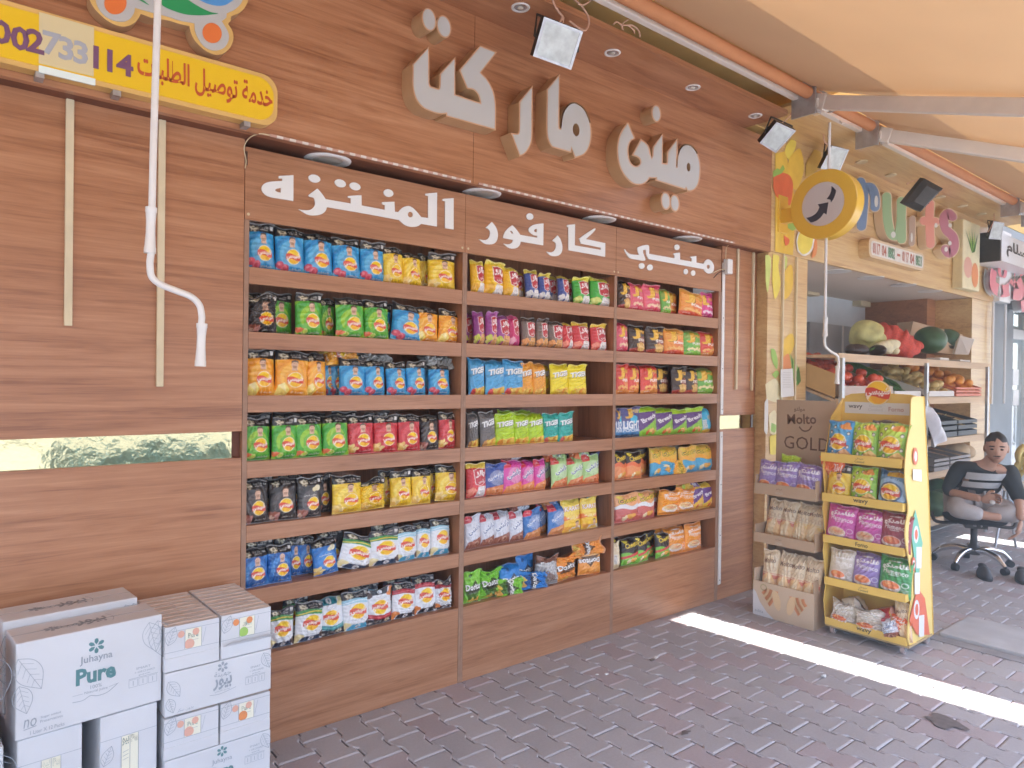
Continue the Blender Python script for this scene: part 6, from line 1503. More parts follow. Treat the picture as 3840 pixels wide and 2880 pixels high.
b.add([fr((0.075 + 0.024 * math.cos(k * 0.5236), 0.188 + 0.022 * math.sin(k * 0.5236)), 1) for k in range(12)], [tuple(range(12))], mat('seal_olive', (0.40, 0.34, 0.16), 0.6)); b.add([fr((0.075 + 0.017 * math.cos(k * 0.5236), 0.188 + 0.015 * math.sin(k * 0.5236)), 2) for k in range(12)], [tuple(range(12))], KRL)
T3(b, fr, 'edita', 0.045, 0.03, 0.018, INK2, width=0.06); b.build('printing', bb)
for (z, hh) in ((0.787, 0.072), (0.474, 0.062)):
    b = local(ms); b.box(0.0, MW, 0.0, 0.007, z, z + hh, KRAFT); b.box(0.0, 0.006, 0.0072, MD, z, z + hh + 0.05, KRAFT); b.box(MW - 0.006, MW, 0.0072, MD, z, z + hh + 0.05, KRAFT); b.box(0.0062, MW - 0.0062, 0.0072, MD, z + 0.001, z + 0.006, KRAFT); tb = b.build('tray')
    b = local(ms); fr = frame((0, 0, z), (1, 0, 0), (0, 0, 1), (0, -1, 0)); T3(b, fr, 'مولتو', MW * 0.42, hh * 0.64, 0.016, BRN, width=0.04); T3(b, fr, 'GOLD', MW * 0.42, hh * 0.28, 0.012, INKG, width=0.05); b.build('lettering', tb)
b = local(ms)
b.box(0.0, 0.012, MD - 0.10, MD, 0.0, 0.86, KRAFT); b.box(MW - 0.012, MW, MD - 0.10, MD, 0, 0.86, KRAFT); b.build('side_card')
b = local(ms); b.box(0.002, MW - 0.002, MD, MD + 0.01, 0.0, 1.395, KRAFT); bk = b.build('back_card')
b = local(ms); fr = frame((0, MD, 0), (1, 0, 0), (0, 0, 1), (0, -1, 0))
T3(b, fr, 'مولتو', 0.165, 1.335, 0.036, BRN, width=0.075, bold=0.02); T3(b, fr, 'Molto', 0.18, 1.272, 0.066, BRN, width=0.20, bold=0.02, an=0.06)
stroke(b, [(0.165, 1.222), (0.185, 1.200), (0.21, 1.195), (0.235, 1.207), (0.25, 1.232)], 0.009, BRN, fr); T3(b, fr, 'GOLD', 0.215, 1.115, 0.085, BRN, width=0.31, bold=-0.0)
b.build('lettering', bk)
for i, (code, x, r) in enumerate((('MG', 0.07, -2), ('MG', 0.155, 1), ('MY', 0.245, 3), ('MY', 0.33, 2))):
    stand_bag(ms, code, x, 0.10, 0.482, 0.105, 0.255, 0.030, f'tan pastry wrapper, {ORD[i]} from left on the upper tier of the brown stand', lean=-12, roll=r + 6, var=i % 4, cat='pastry', group='wrapped pastries on the brown stand')
for i, (code, x, r) in enumerate((('MG', 0.08, -3), ('MG', 0.17, 2), ('MG', 0.255, 1), ('MG', 0.345, 2))):
    stand_bag(ms, code, x, 0.05, 0.112, 0.10, 0.30, 0.030, f'tan pastry wrapper, {ORD[i]} from left on the lower tier of the brown stand', lean=-8, roll=r + 4, var=(i + 1) % 4, cat='pastry', group='wrapped pastries on the brown stand')
for i, x in enumerate((0.06, 0.19, 0.325)):
    stand_bag(ms, 'FV', x, 0.05, 0.795, 0.15 if i else 0.125, 0.20, 0.034, f'violet noodle bag, {ORD[i]} from left on the top tray of the brown stand', lean=-8, roll=(2, 1, 4)[i], var=i, group='violet bags on the brown stand')
stand_bag(ms, 'FD', 0.40, 0.14, 1.00, 0.13, 0.17, 0.04, 'orange noodle bag lying on the violet bags of the brown stand', lean=40, roll=78, var=11, group='violet bags on the brown stand')
stand_bag(ms, 'TL', 0.15, 0.17, 0.86, 0.12, 0.17, 0.02, 'pale green bag behind the violet bags on the brown stand', lean=-4, var=2, group='violet bags on the brown stand')
# ================================================================ round shop sign, fruit shop
SIGNY = mat('disc_sign_yellow', (0.80, 0.50, 0.06), 0.3, coat=0.3); SIGNG = mat('disc_sign_grey', (0.62, 0.57, 0.52), 0.45)
DX = 4.75
dc = XP(3085, 765, DX)
ds = thing('disc_sign', 'round yellow projecting sign with a dark arrow pair on a pale disc', 'hanging sign', (DX, dc.y, dc.z))
rO = 0.237
def lathe_x(b, prof, c, M, n=64):
    V = [(x, c.y + r * math.cos(2 * math.pi * k / n), c.z + r * math.sin(2 * math.pi * k / n)) for x, r in prof for k in range(n)]
    b.add(V, [(i * n + k, i * n + (k + 1) % n, (i + 1) * n + (k + 1) % n, (i + 1) * n + k) for i in range(len(prof) - 1) for k in range(n)], M, True)
b = MB(); lathe_x(b, [(DX, 0.150), (DX, rO - 0.004)], dc, SIGNY); lathe_x(b, [(DX, rO - 0.004), (DX + 0.004, rO)], dc, SIGNY); lathe_x(b, [(DX + 0.004, rO), (DX + 0.10, rO)], dc, SIGNY); lathe_x(b, [(DX + 0.10, rO), (DX + 0.104, 0.0)], dc, SIGNY); b.build('drum', ds)
b = MB(); b.disc((DX - 0.0005, dc.y, dc.z), (0, 1, 0), (0, 0, 1), 0, 0.1495, SIGNG, 48); fo = b.build('face', ds)
b = MB(); a = (2800, 480, 640 / 2212)
DARKA = mat('dark_arrow', (0.05, 0.05, 0.06), 0.5)
for spec in ([['c', (770, 1165), (850, 1140), (910, 1090), (945, 1025)], (920, 990), (1060, 962), (1035, 1122), (1000, 1100), ['c', (960, 1160), (900, 1205), (830, 1225)]],
             [['c', (1100, 750), (1095, 810), (1075, 865), (1035, 920)], (1085, 930), (1092, 968), ['c', (1125, 920), (1150, 860), (1160, 810)], (1130, 775)]):
    pl = trace(spec, *a); b.poly(pl, [], lambda p, d: XP(p[0], p[1], DX - 0.0016), DARKA)
b.build('arrows', fo)
b = MB(); b.box(DX + 0.03, DX + 0.09, dc.y + rO - 0.01, -0.107, dc.z - 0.075, dc.z + 0.025, SIGNY); b.box(DX + 0.0, DX + 0.13, -0.1095, -0.095, dc.z - 0.14, dc.z + 0.13, SIGNY); b.build('bracket', ds, bevel=0.002)

fs = thing('fruit_shop_building', 'pale wood clad fruit shop front with a wide open bay', 'shop front', (7, 0, 0))
b = MB(); b.box(4.668, 9.37, -0.10, -0.07, 2.455, 3.33, WOODY); b.build('fascia_panel', fs)
b = MB(); b.box(4.315, 9.37, -0.50, -0.10, 3.31, 3.33, WOODY); b.box(4.315, 9.37, -0.512, -0.50, 3.305, 3.42, WOODY); b.build('upper_soffit', fs)
b = MB(); b.box(4.662, 5.22, -0.085, 0.02, 0.0, 2.455, WOODY); b.build('column', fs)
b = MB(); b.box(8.75, 9.37, -0.085, 0.5, 0.0, 2.455, WOODY); b.build('column', fs)
INWALL = mat('pale_blue_wall', (0.74, 0.80, 0.84), 0.7, noise=0.12, nscale=2.5); INFL = mat('tile_floor', (0.35, 0.33, 0.31), 0.6); FRIDGE = mat('grey_steel_sheet', (0.42, 0.45, 0.47), 0.4, metal=0.2, noise=0.2, nscale=3)
b = MB(); b.box(4.70, 13, 0.95, 1.05, 0, 3.3, INWALL); b.build('back_wall', fs)
b = MB(); b.box(4.66, 9.4, -0.07, 0.95, 2.46, 2.52, mat('shop_ceiling', (0.74, 0.64, 0.54), 0.7)); b.build('ceiling', fs)
b = MB(); b.box(8.52, 8.75, 0.28, 0.95, 0, 2.46, WOOD); b.build('inner_pillar', fs)
b = MB(); b.box(7.1, 8.5, 0.88, 0.949, 0.9, 2.15, FRIDGE); b.box(7.8, 7.83, 0.87, 0.88, 0.9, 2.15, WHITE); b.build('cool_room_door', fs)
b = MB(); b.box(4.68, 9.0, -0.0, 0.95, 0.0, 0.012, INFL); b.build('floor', fs)
b = MB(); b.box(4.68, 13, -0.05, 1.0, 3.42, 4.24, PLAST); b.build('upper_wall', fs)
for i, (px, py) in enumerate(((3050, 1053), (3245, 1100))):
    q = WP(px, py, 0.86); b = MB(); b.box(q.x - 0.12, q.x + 0.12, 0.85, 0.95, q.z - 0.15, q.z + 0.02, CREAM); b.box(q.x - 0.10, q.x + 0.10, 0.845, 0.85, q.z - 0.065, q.z - 0.06, DARKM)
    tag(b.build('fuse_box', bevel=0.006), ('cream junction box on the fruit shop wall left of the slim crank', 'cream junction box high on the fruit shop wall right of the slim crank')[i], 'junction box', 'boxes on the fruit shop wall')
q = WP(3355, 1140, 0.86); b = MB(); b.box(q.x - 0.12, q.x + 0.12, 0.85, 0.95, q.z - 0.15, q.z + 0.04, CREAM); tag(b.build('fuse_box', bevel=0.006), 'cream junction box on the fruit shop wall above the red net', 'junction box', 'boxes on the fruit shop wall')
for i, (px, py) in enumerate(((3140, 1018), (3268, 1042), (3388, 1070), (3492, 1092))):
    c_ = GP(px, py, 2.455)
    b = MB(); b.tube([(c_.x, max(-0.0, min(0.7, c_.y)), 2.452), (c_.x, max(-0.0, min(0.7, c_.y)), 2.46)], 0.11, WHITE, 28); tag(b.build('panel_light'), 'round white ceiling light inside the fruit shop bay, ' + NAMEN[i], 'ceiling light', 'round lights in the fruit shop')
for i, (px, py) in enumerate(((3231, 606), (3340, 656), (3526, 738), (3610, 772), (3680, 802))):
    c_ = GP(px, py, 3.308); b = MB(); b.tube([(c_.x, max(-0.46, min(-0.14, c_.y)), 3.300), (c_.x, max(-0.46, min(-0.14, c_.y)), 3.312)], 0.045, CREAM, 20); tag(b.build('spotlight'), 'small round spot in the soffit over the coloured letters, ' + ('first', 'second', 'third', 'fourth', 'fifth')[i] + ' from left', 'spotlight', 'spots over the coloured letters')
# posters of fruit on the column and beside the letters (flat prints)
FRU = {k: mat('print_' + k, c_, 0.55, noise=0.1, nscale=12) for k, c_ in dict(mango=(0.82, 0.55, 0.08), straw=(0.80, 0.18, 0.07), green=(0.12, 0.36, 0.07), leafd=(0.08, 0.20, 0.05), lemon=(0.84, 0.70, 0.12), orange=(0.85, 0.42, 0.08), peach=(0.75, 0.33, 0.14), lime=(0.62, 0.70, 0.20), pine=(0.60, 0.38, 0.08), pale=(0.80, 0.72, 0.45), white=(0.76, 0.75, 0.70)).items()}
def decal(b, spec, a, y, M): b.poly(trace(spec, *a), [], lambda p, d: WP(p[0], p[1], y), M)
ps = thing('fruit_poster', 'printed fruit poster of mangoes, strawberry and lemon at the fruit shop sign', 'poster', (4.9, -0.1035, 2.9))
b = MB(); a = (2800, 480, 640 / 2212)
y = -0.1035
decal(b, [(372, 330), (370, 1600), (600, 1650), (640, 1000), (560, 560), (500, 300)], a, y, FRU['mango'])
decal(b, [['c', (510, 230), (620, 110), (640, 220), (600, 330), (560, 420), (500, 330), (510, 230)]], a, y - 0.001, FRU['lemon']); decal(b, [['c', (560, 380), (640, 290), (700, 280), (740, 470), (720, 640), (640, 800), (560, 700), (530, 520), (560, 380)]], a, y - 0.0015, FRU['mango'])
decal(b, [['c', (345, 640), (380, 590), (470, 580), (560, 620), (600, 720), (590, 870), (560, 1000), (480, 960), (380, 880), (345, 760)]], a, y - 0.002, FRU['straw']); decal(b, [(345, 560), (400, 520), (430, 540), (470, 475), (495, 530), (450, 590), (380, 620), (345, 640)], a, y - 0.0025, FRU['green'])
decal(b, [['c', (770, 470), (800, 400), (900, 260), (960, 300), (950, 480), (900, 560), (800, 620), (760, 640)]], a, y - 0.001, FRU['pine'])
decal(b, [['c', (640, 1480), (670, 1350), (760, 1270), (860, 1330), (880, 1450), (840, 1600), (740, 1660), (660, 1600)]], a, y - 0.003, FRU['white']); decal(b, [['c', (655, 1480), (685, 1370), (760, 1290), (845, 1345), (860, 1450), (825, 1580), (740, 1635), (675, 1585)]], a, y - 0.0035, FRU['lemon'])
decal(b, [['c', (860, 1560), (890, 1420), (915, 1500), (900, 1640), (840, 1690)]], a, y - 0.003, FRU['orange']); decal(b, [['c', (480, 1390), (550, 1440), (545, 1500), (500, 1530)]], a, y - 0.003, FRU['straw']); decal(b, [['c', (520, 1180), (580, 1160), (660, 1270), (600, 1330), (530, 1290)]], a, y - 0.003, FRU['green'])
b.build('print', ps)
pc = thing('fruit_poster', 'printed strip of bananas, pineapple and leaves on the narrow fruit shop column', 'poster', (4.95, -0.0885, 1.6))
b = MB(); a = (2700, 900, 1140 / 2212); y = -0.0885
decal(b, [['c', (330, 110), (370, 130), (360, 300), (345, 380), (332, 300)]], a, y, FRU['lime']); decal(b, [['c', (385, 105), (430, 120), (425, 200), (440, 330), (400, 430), (380, 300)]], a, y - 0.0005, FRU['lemon'])
decal(b, [['c', (455, 250), (520, 180), (530, 330), (500, 410), (455, 430), (450, 330)]], a, y, FRU['mango']); decal(b, [['c', (455, 110), (490, 130), (480, 210), (460, 190)]], a, y - 0.001, FRU['lime'])
decal(b, [['c', (450, 740), (520, 680), (540, 760), (500, 850), (455, 870)]], a, y, FRU['mango']); decal(b, [['c', (370, 790), (400, 800), (420, 880), (412, 940), (385, 890), (372, 840)]], a, y, FRU['green']); decal(b, [['c', (378, 980), (410, 950), (430, 970), (405, 1010)]], a, y, FRU['green'])
for k in range(6): decal(b, [(520 + 6 * k, 1020 - 10 * k), (505 + 14 * k, 810 + 22 * k), (530 + 12 * k, 900 + 25 * k), (545 + 4 * k, 1060)], a, y - 0.0004 * k, FRU['leafd'] if k % 2 else FRU['green'])
decal(b, [['c', (455, 860), (500, 830), (520, 940), (490, 1000), (455, 980)]], a, y - 0.001, FRU['orange']); decal(b, [['c', (330, 1050), (400, 1010), (440, 1080), (430, 1180), (340, 1160)]], a, y, FRU['pale']); decal(b, [['c', (325, 1180), (350, 1170), (345, 1400), (322, 1390)]], a, y - 0.001, FRU['white'])
decal(b, [['c', (355, 1270), (400, 1240), (420, 1330), (400, 1420), (360, 1400)]], a, y - 0.001, FRU['pale']); decal(b, [['c', (360, 1430), (415, 1420), (410, 1550), (365, 1560)]], a, y - 0.001, FRU['lemon']); decal(b, [['c', (375, 1330), (410, 1350), (400, 1400), (370, 1390)]], a, y - 0.002, FRU['green'])
b.build('print', pc)
for px, lab in ((2932, 'thin cream trunking on the fruit poster column, left of the pair'), (2982, 'thin cream trunking on the fruit poster column, right of the pair')):
    xx = WP(px, 1200, -0.09).x; b = MB(); b.box(xx - 0.008, xx + 0.008, -0.102, -0.0855, 1.35, 2.455, CREAM); tag(b.build('cable_trunking'), lab, 'cable trunking', 'cream trunking on the column')
b = MB(); p0, p1 = WP(2930, 1380, -0.11), WP(2972, 1490, -0.11)
b.add([(p0.x, -0.11, p1.z), (p1.x + 0.02, -0.112, p1.z + 0.01), (p1.x, -0.108, p0.z), (p0.x, -0.106, p0.z - 0.01)], [(0, 1, 2, 3)], STW)
for k in range(7): b.add([(p0.x + 0.02, -0.1125, p0.z - 0.03 - 0.018 * k), (p1.x - 0.03, -0.1125, p0.z - 0.03 - 0.018 * k), (p1.x - 0.03, -0.1125, p0.z - 0.033 - 0.018 * k), (p0.x + 0.02, -0.1125, p0.z - 0.033 - 0.018 * k)], [(0, 1, 2, 3)], INKG)
tag(b.build('paper_notice'), 'white paper price list pinned on the fruit poster column', 'paper notice')
# bubble letters of the fruit shop
def blob_letter(b, strokes, r, y, M, RM, dep=0.07):
    """fat rounded strokes: a rim plate and a slightly smaller coloured face"""
    for grow_, yy, MM, dd in ((1.22, y, RM, dep), (1.0, y - 0.004, M, 0.004)):
        for si, pts in enumerate(strokes):
            yy = yy - 0.0008 * si
            P = [Vector((p[0], p[1], 0)) for p in pts]; P = catmull(P, 5) if len(P) > 2 else P
            L, R = [], []; rr_ = r * grow_
            for i, p in enumerate(P):
                d = (P[min(i + 1, len(P) - 1)] - P[max(0, i - 1)]).normalized(); q = Vector((-d.y, d.x, 0)) * rr_
                L.append(p + q); R.append(p - q)
            d0 = (P[1] - P[0]).normalized(); d1 = (P[-1] - P[-2]).normalized()
            an0 = math.atan2(d0.y, d0.x); an1 = math.atan2(d1.y, d1.x)
            cap0 = [P[0] + Vector((math.cos(an0 - math.pi / 2 - k * math.pi / 8), math.sin(an0 - math.pi / 2 - k * math.pi / 8), 0)) * rr_ for k in range(1, 8)]
            cap1 = [P[-1] + Vector((math.cos(an1 + math.pi / 2 - k * math.pi / 8), math.sin(an1 + math.pi / 2 - k * math.pi / 8), 0)) * rr_ for k in range(1, 8)]
            T = lambda v, d=0.0: WP(v.x, v.y, yy) + Vector((0, d, 0))
            n = len(P)
            b.add([T(v) for v in L + R], [(i, i + 1, n + i + 1, n + i) for i in range(n - 1)], MM)
            b.add([T(v) for v in [P[-1], L[-1]] + cap1 + [R[-1]]], [(0, i, i + 1) for i in range(1, 9)], MM); b.add([T(v) for v in [P[0], R[0]] + cap0 + [L[0]]], [(0, i, i + 1) for i in range(1, 9)], MM)
            ring_ = L + cap1 + R[::-1] + cap0; k = len(ring_)
            b.add([T(v) for v in ring_] + [T(v, dd) for v in ring_], [(i, (i + 1) % k, k + (i + 1) % k, k + i) for i in range(k)], MM)
fl_ = thing('fruit_sign', 'raised multicoloured bubble letters across the pale wood fruit shop front', 'shop sign', (7, -0.101, 2.9))
LRIM = mat('letter_cream_rim', (0.72, 0.56, 0.36), 0.5)
cl = lambda L: [(2800 + x * 640 / 2212, 480 + y_ * 640 / 2212) for x, y_ in L]
SPOT = mat('letter_white_spot', (0.72, 0.72, 0.66), 0.4)
for k, (col_, strokes, r, spots) in enumerate((
    ((0.16, 0.25, 0.40), [cl([(1480, 700), (1515, 850), (1510, 1050), (1490, 1270)]), cl([(1510, 860), (1560, 770), (1630, 790), (1665, 900), (1665, 1020)])], 17, [(3286, 755, 7, 22)]),
    ((0.30, 0.46, 0.24), [cl([(1818, 890), (1825, 1150), (1865, 1350), (1930, 1400), (1985, 1330), (2005, 1150), (2008, 950)]), cl([(2008, 1200), (2010, 1440)])], 16, [(3350, 880, 9, 12)]),
    ((0.42, 0.30, 0.22), [cl([(2148, 1180), (2140, 1490)])], 11, [(3419, 890, 4, 18)]),
    ((0.72, 0.28, 0.20), [[(3488, 765), (3486, 830), (3490, 915)], [(3466, 828), (3508, 832)]], 15, [(3510, 845, 6, 9)]),
    ((0.48, 0.17, 0.22), [[(3572, 812), (3556, 800), (3540, 820), (3548, 860), (3575, 890), (3578, 930), (3560, 950), (3546, 935)]], 16, [(3548, 935, 7, 9), (3562, 912, 7, 8), (3563, 845, 7, 8)]))):
    b = MB(); blob_letter(b, strokes, r, -0.175, mat(f'letter_colour_{k}', col_, 0.5), LRIM)
    for (sx, sy, ra, rb_) in spots: b.poly(circ(sx, sy, ra, rb_, 14), [], lambda p, d: WP(p[0], p[1], -0.1815), SPOT)
    b.build('letter', fl_)
pp = thing('phone_plate', 'rounded pale plate with red and green phone numbers under the coloured letters', 'sign plate', (7.1, -0.1, 2.6))
b = MB(); crn = [WP(3259, 912, -0.19), WP(3466, 973, -0.19)]; xa, xb = crn[0].x, crn[1].x; za, zb = 2.565, 2.725
def rr2(x0, x1, z0, z1, r, n=6):
    out = []
    for cx, cz_, a0 in ((x1 - r, z0 + r, -90), (x1 - r, z1 - r, 0), (x0 + r, z1 - r, 90), (x0 + r, z0 + r, 180)): out += [(cx + r * math.cos(math.radians(a0 + 90 * k / n)), cz_ + r * math.sin(math.radians(a0 + 90 * k / n))) for k in range(n + 1)]
    return out
b.poly(rr2(xa, xb, za, zb, 0.05), [], lambda p, d: Vector((p[0], -0.19 + d, p[1])), LRIM, WOODY, 0.089); b.build('case', pp)
b = MB(); b.poly(rr2(xa + 0.03, xb - 0.03, za + 0.02, zb - 0.02, 0.04), [], lambda p, d: Vector((p[0], -0.192, p[1])), FRU['white'])
PR, PG = mat('plate_red', (0.50, 0.14, 0.08), 0.5), mat('plate_green', (0.10, 0.28, 0.14), 0.5)
W_ = (xb - xa - 0.12)
for k, (s_, M) in enumerate((('0117', PR), ('04', PR), ('8882', PG), (' ', PG), ('0117', PR), ('04', PR), ('8833', PG))):
    if s_ != ' ': b.text(s_, (xa + 0.06 + W_ * (k + 0.5) / 7, -0.194, (za + zb) / 2), (1, 0, 0), (0, 0, 1), 0.095, M, bold=0.02, width=W_ / 7 * (0.92 if len(s_) > 2 else 0.6))
b.box((xa + xb) / 2 - 0.03, (xa + xb) / 2 + 0.03, -0.195, -0.193, (za + zb) / 2 - 0.01, (za + zb) / 2 + 0.01, PR); b.build('face', pp)
ep = thing('pineapple_plaque', 'raised end plaque printed with a pineapple top and cut fruit', 'sign plate', (9.0, -0.1, 2.9))
b = MB(); x0, x1 = WP(3612, 900, -0.2).x, WP(3676, 900, -0.2).x; b.box(x0, x1, -0.20, -0.101, 2.50, 3.20, FRU['pale']); b.build('board', ep, bevel=0.01)
b = MB(); xm = (x0 + x1) / 2
for k in range(5): b.add([(xm, -0.2025 - 0.0004 * k, 2.88), (xm - 0.20 + 0.09 * k, -0.2025 - 0.0004 * k, 3.14 - 0.02 * abs(k - 2)), (xm + 0.04 + 0.01 * k, -0.2025 - 0.0004 * k, 2.9)], [(0, 1, 2)], FRU['green'] if k % 2 else FRU['leafd'])
b.add([(xm - 0.10 + 0.12 * math.cos(k * 0.5236), -0.2022, 2.72 + 0.11 * math.sin(k * 0.5236)) for k in range(12)], [tuple(range(12))], FRU['peach']); b.add([(xm + 0.10 + 0.10 * math.cos(k * 0.5236), -0.2027, 2.66 + 0.13 * math.sin(k * 0.5236)) for k in range(12)], [tuple(range(12))], FRU['orange']); b.build('print', ep)

# ---- produce rack
PLANK = mat('bare_plank', (0.62, 0.46, 0.30), 0.7, noise=0.2, nscale=6, stretch=(0.3, 6, 6))
rk = thing('produce_rack', 'long timber and steel produce rack with four levels of fruit and vegetables', 'produce rack', (6.9, 0, 0))
xl, xr_ = WP(3140, 1330, -0.30).x, 8.42
RXm = WP(3462, 1400, -0.31).x
for i, (zf, zb_) in enumerate(((1.725, 1.735), (1.385, 1.60), (1.00, 1.13), (0.70, 0.80), (0.27, 0.34))):
    b = MB(); yb = 0.28
    b.add([(xl - 0.02, -0.30, zf), (xr_, -0.30, zf), (xr_, yb, zb_), (xl - 0.02, yb, zb_), (xl - 0.02, -0.30, zf - 0.022), (xr_, -0.30, zf - 0.022), (xr_, yb, zb_ - 0.022), (xl - 0.02, yb, zb_ - 0.022)], [(0, 1, 2, 3), (4, 7, 6, 5), (0, 4, 5, 1), (1, 5, 6, 2), (2, 6, 7, 3), (3, 7, 4, 0)], PLANK)
    b.box(xl - 0.03, xr_ + (0.15 if i < 2 else 0), -0.325, -0.3005, zf - 0.05, zf + 0.012, PLANK); b.build('shelf', rk)
for x in (xl, RXm, xr_):
    for y in (-0.338, 0.285):
        b = MB(); b.box(x - 0.02, x + 0.02, y - 0.012, y + 0.012, 0.0, 1.76 if y > 0 else 1.70, STEEL); b.build('post', rk)
b = MB(); b.add([(xl - 0.045, -0.31, 1.40), (xl - 0.045, 0.28, 1.62), (xl - 0.045, 0.28, 1.80), (xl - 0.045, -0.31, 1.58)], [(0, 1, 2, 3)], mat('brown_carton', (0.56, 0.37, 0.16), 0.8, noise=0.1)); b.add([(xl - 0.040, -0.31, 1.05), (xl - 0.040, 0.28, 1.2), (xl - 0.040, 0.28, 1.3), (xl - 0.040, -0.31, 1.15)], [(0, 1, 2, 3)], STEEL); b.build('end_board', rk)
def heap(name, label, cat, group, x0, x1, n, r, M, seed, squash=0.9, zoff=0.0, y0=-0.27, y1=0.25, stalk=None, slope=(1.40, 1.615)):
    g = random.Random(seed)
    me = None; out = []
    b = MB(); b.ell((0, 0, 0), (r, r, r * squash), M, 14, 9, fn=lambda q: 1 - 0.10 * max(0, q.z) ** 6 + 0.03 * math.sin(5 * math.atan2(q.y, q.x)) * (1 - q.z * q.z))
    if stalk: b.ell((0, 0, r * squash * 0.88), (r * 0.28, r * 0.28, r * 0.07), stalk, 6, 4)
    proto = b.build(name); tag(proto, label, cat, group); first = True
    for k in range(n):
        lay = k / n
        y = g.uniform(y0, y1); x = g.uniform(x0 + r, x1 - r); tt = (y - y0) / (y1 - y0)
        z = slope[0] + (slope[1] - slope[0]) * tt + r * (0.9 + 1.7 * (0 if k < n * 0.5 else 1)) + zoff
        o = proto if first else proto.copy()
        if not first: COL.objects.link(o)
        first = False
        o.location = (x, y, z); o.rotation_euler = (g.uniform(-0.6, 0.6), g.uniform(-0.6, 0.6), g.uniform(0, 6))
TOM = mat('tomato_skin', (0.66, 0.10, 0.04), 0.3, noise=0.25, nscale=9); CUC = mat('cucumber_skin', (0.09, 0.20, 0.05), 0.45, noise=0.35, nscale=25); LEM = mat('potato_skin', (0.66, 0.50, 0.20), 0.6, noise=0.2, nscale=14); ORG = mat('orange_peel', (0.78, 0.33, 0.05), 0.45, noise=0.12, nscale=12, bump=0.2, bscale=120); WAT = mat('watermelon_rind', (0.055, 0.12, 0.05), 0.4, noise=0.4, nscale=14)
fx = lambda px, y=-0.31: WP(px, 1470, y).x
XT = [(fx(3150), fx(3345)), (fx(3350), fx(3450)), (fx(3478), fx(3575)), (fx(3582), fx(3678))]
heap('tomato', 'ripe red tomato in the heap on the upper rack', 'tomato', 'tomatoes on the rack', *XT[0], 96, 0.042, TOM, 1, 0.85, stalk=FRU['leafd'], zoff=0.025)
heap('potato', 'yellow potato in the crate between the cucumbers and the oranges', 'potato', 'potatoes on the rack', *XT[2], 52, 0.040, LEM, 2, 0.8)
heap('orange', 'bright orange in the red crate at the right of the rack', 'orange', 'oranges on the rack', *XT[3], 56, 0.042, ORG, 3, 0.95, zoff=0.02)
b = MB(); b.tube([(0, 0.10, 0), (0.004, 0.05, 0.006), (0.006, 0, 0.008), (0.004, -0.05, 0.006), (0, -0.10, 0)], [0.006, 0.017, 0.019, 0.017, 0.006], CUC, 10)
pr = b.build('cucumber'); tag(pr, 'dark green cucumber in the heap beside the tomatoes', 'cucumber', 'cucumbers on the rack'); g = random.Random(5)
for k in range(46):
    o = pr if k == 0 else pr.copy()
    if k: COL.objects.link(o)
    tt = g.random(); o.location = (g.uniform(XT[1][0] + 0.03, XT[1][1] - 0.02), -0.22 + 0.42 * tt, 1.425 + 0.19 * tt + 0.018 * (k % 4)); o.rotation_euler = (math.radians(20) + g.uniform(-0.15, 0.15), g.uniform(-1, 1) * 0, g.uniform(-0.35, 0.35))
# crates that hold them
def crate(name, label, x0, x1, M, h=0.09, slats=False, y0=-0.31, y1=0.27, za=1.402, zb_=1.605):
    T = lambda x, y, z: (x, y, za + (zb_ - za) * (y - y0) / (y1 - y0) + z)
    t = thing(name, label, 'crate', T((x0 + x1) / 2, y0, 0), group='crates on the rack')
    b = MB()
    for (xa, ya, xb_, yb_) in ((x0, y0, x1, y0), (x0, y1, x1, y1), (x0, y0, x0, y1), (x1, y0, x1, y1)):
        for (a0, a1) in (((0, h),) if not slats else ((0, h * 0.3), (h * 0.42, h * 0.66), (h * 0.78, h))):
            P = [T(xa, ya, a0), T(xb_, yb_, a0), T(xb_, yb_, a1), T(xa, ya, a1)]; n = (Vector(P[1]) - Vector(P[0])).cross(Vector((0, 0, 1))).normalized() * 0.007
            b.add(P + [tuple(Vector(p) + n) for p in P], [(0, 1, 2, 3), (7, 6, 5, 4), (0, 4, 5, 1), (1, 5, 6, 2), (2, 6, 7, 3), (3, 7, 4, 0)], M)
    b.build('sides', t)
    b = MB(); b.add([T(x0, y0, 0.004), T(x1, y0, 0.004), T(x1, y1, 0.004), T(x0, y1, 0.004)], [(0, 1, 2, 3)], M); b.build('bottom', t)
    return t
STYR = mat('white_polystyrene', (0.70, 0.68, 0.64), 0.7); REDC = mat('red_crate', (0.62, 0.16, 0.08), 0.5); BLKC = mat('black_crate', (0.05, 0.055, 0.06), 0.5)
crate('crate', 'grey card tray holding the tomatoes on the upper rack', *XT[0], mat('grey_card', (0.50, 0.42, 0.37), 0.8)); crate('crate', 'white tray holding the cucumbers on the upper rack', XT[1][0] + 0.01, XT[1][1], STYR, 0.05); crate('crate', 'low white tray holding the yellow potatoes', XT[2][0], XT[2][1], STYR, 0.05); crate('crate', 'red plastic crate holding the oranges', XT[3][0] + 0.01, XT[3][1], REDC, 0.085, True)
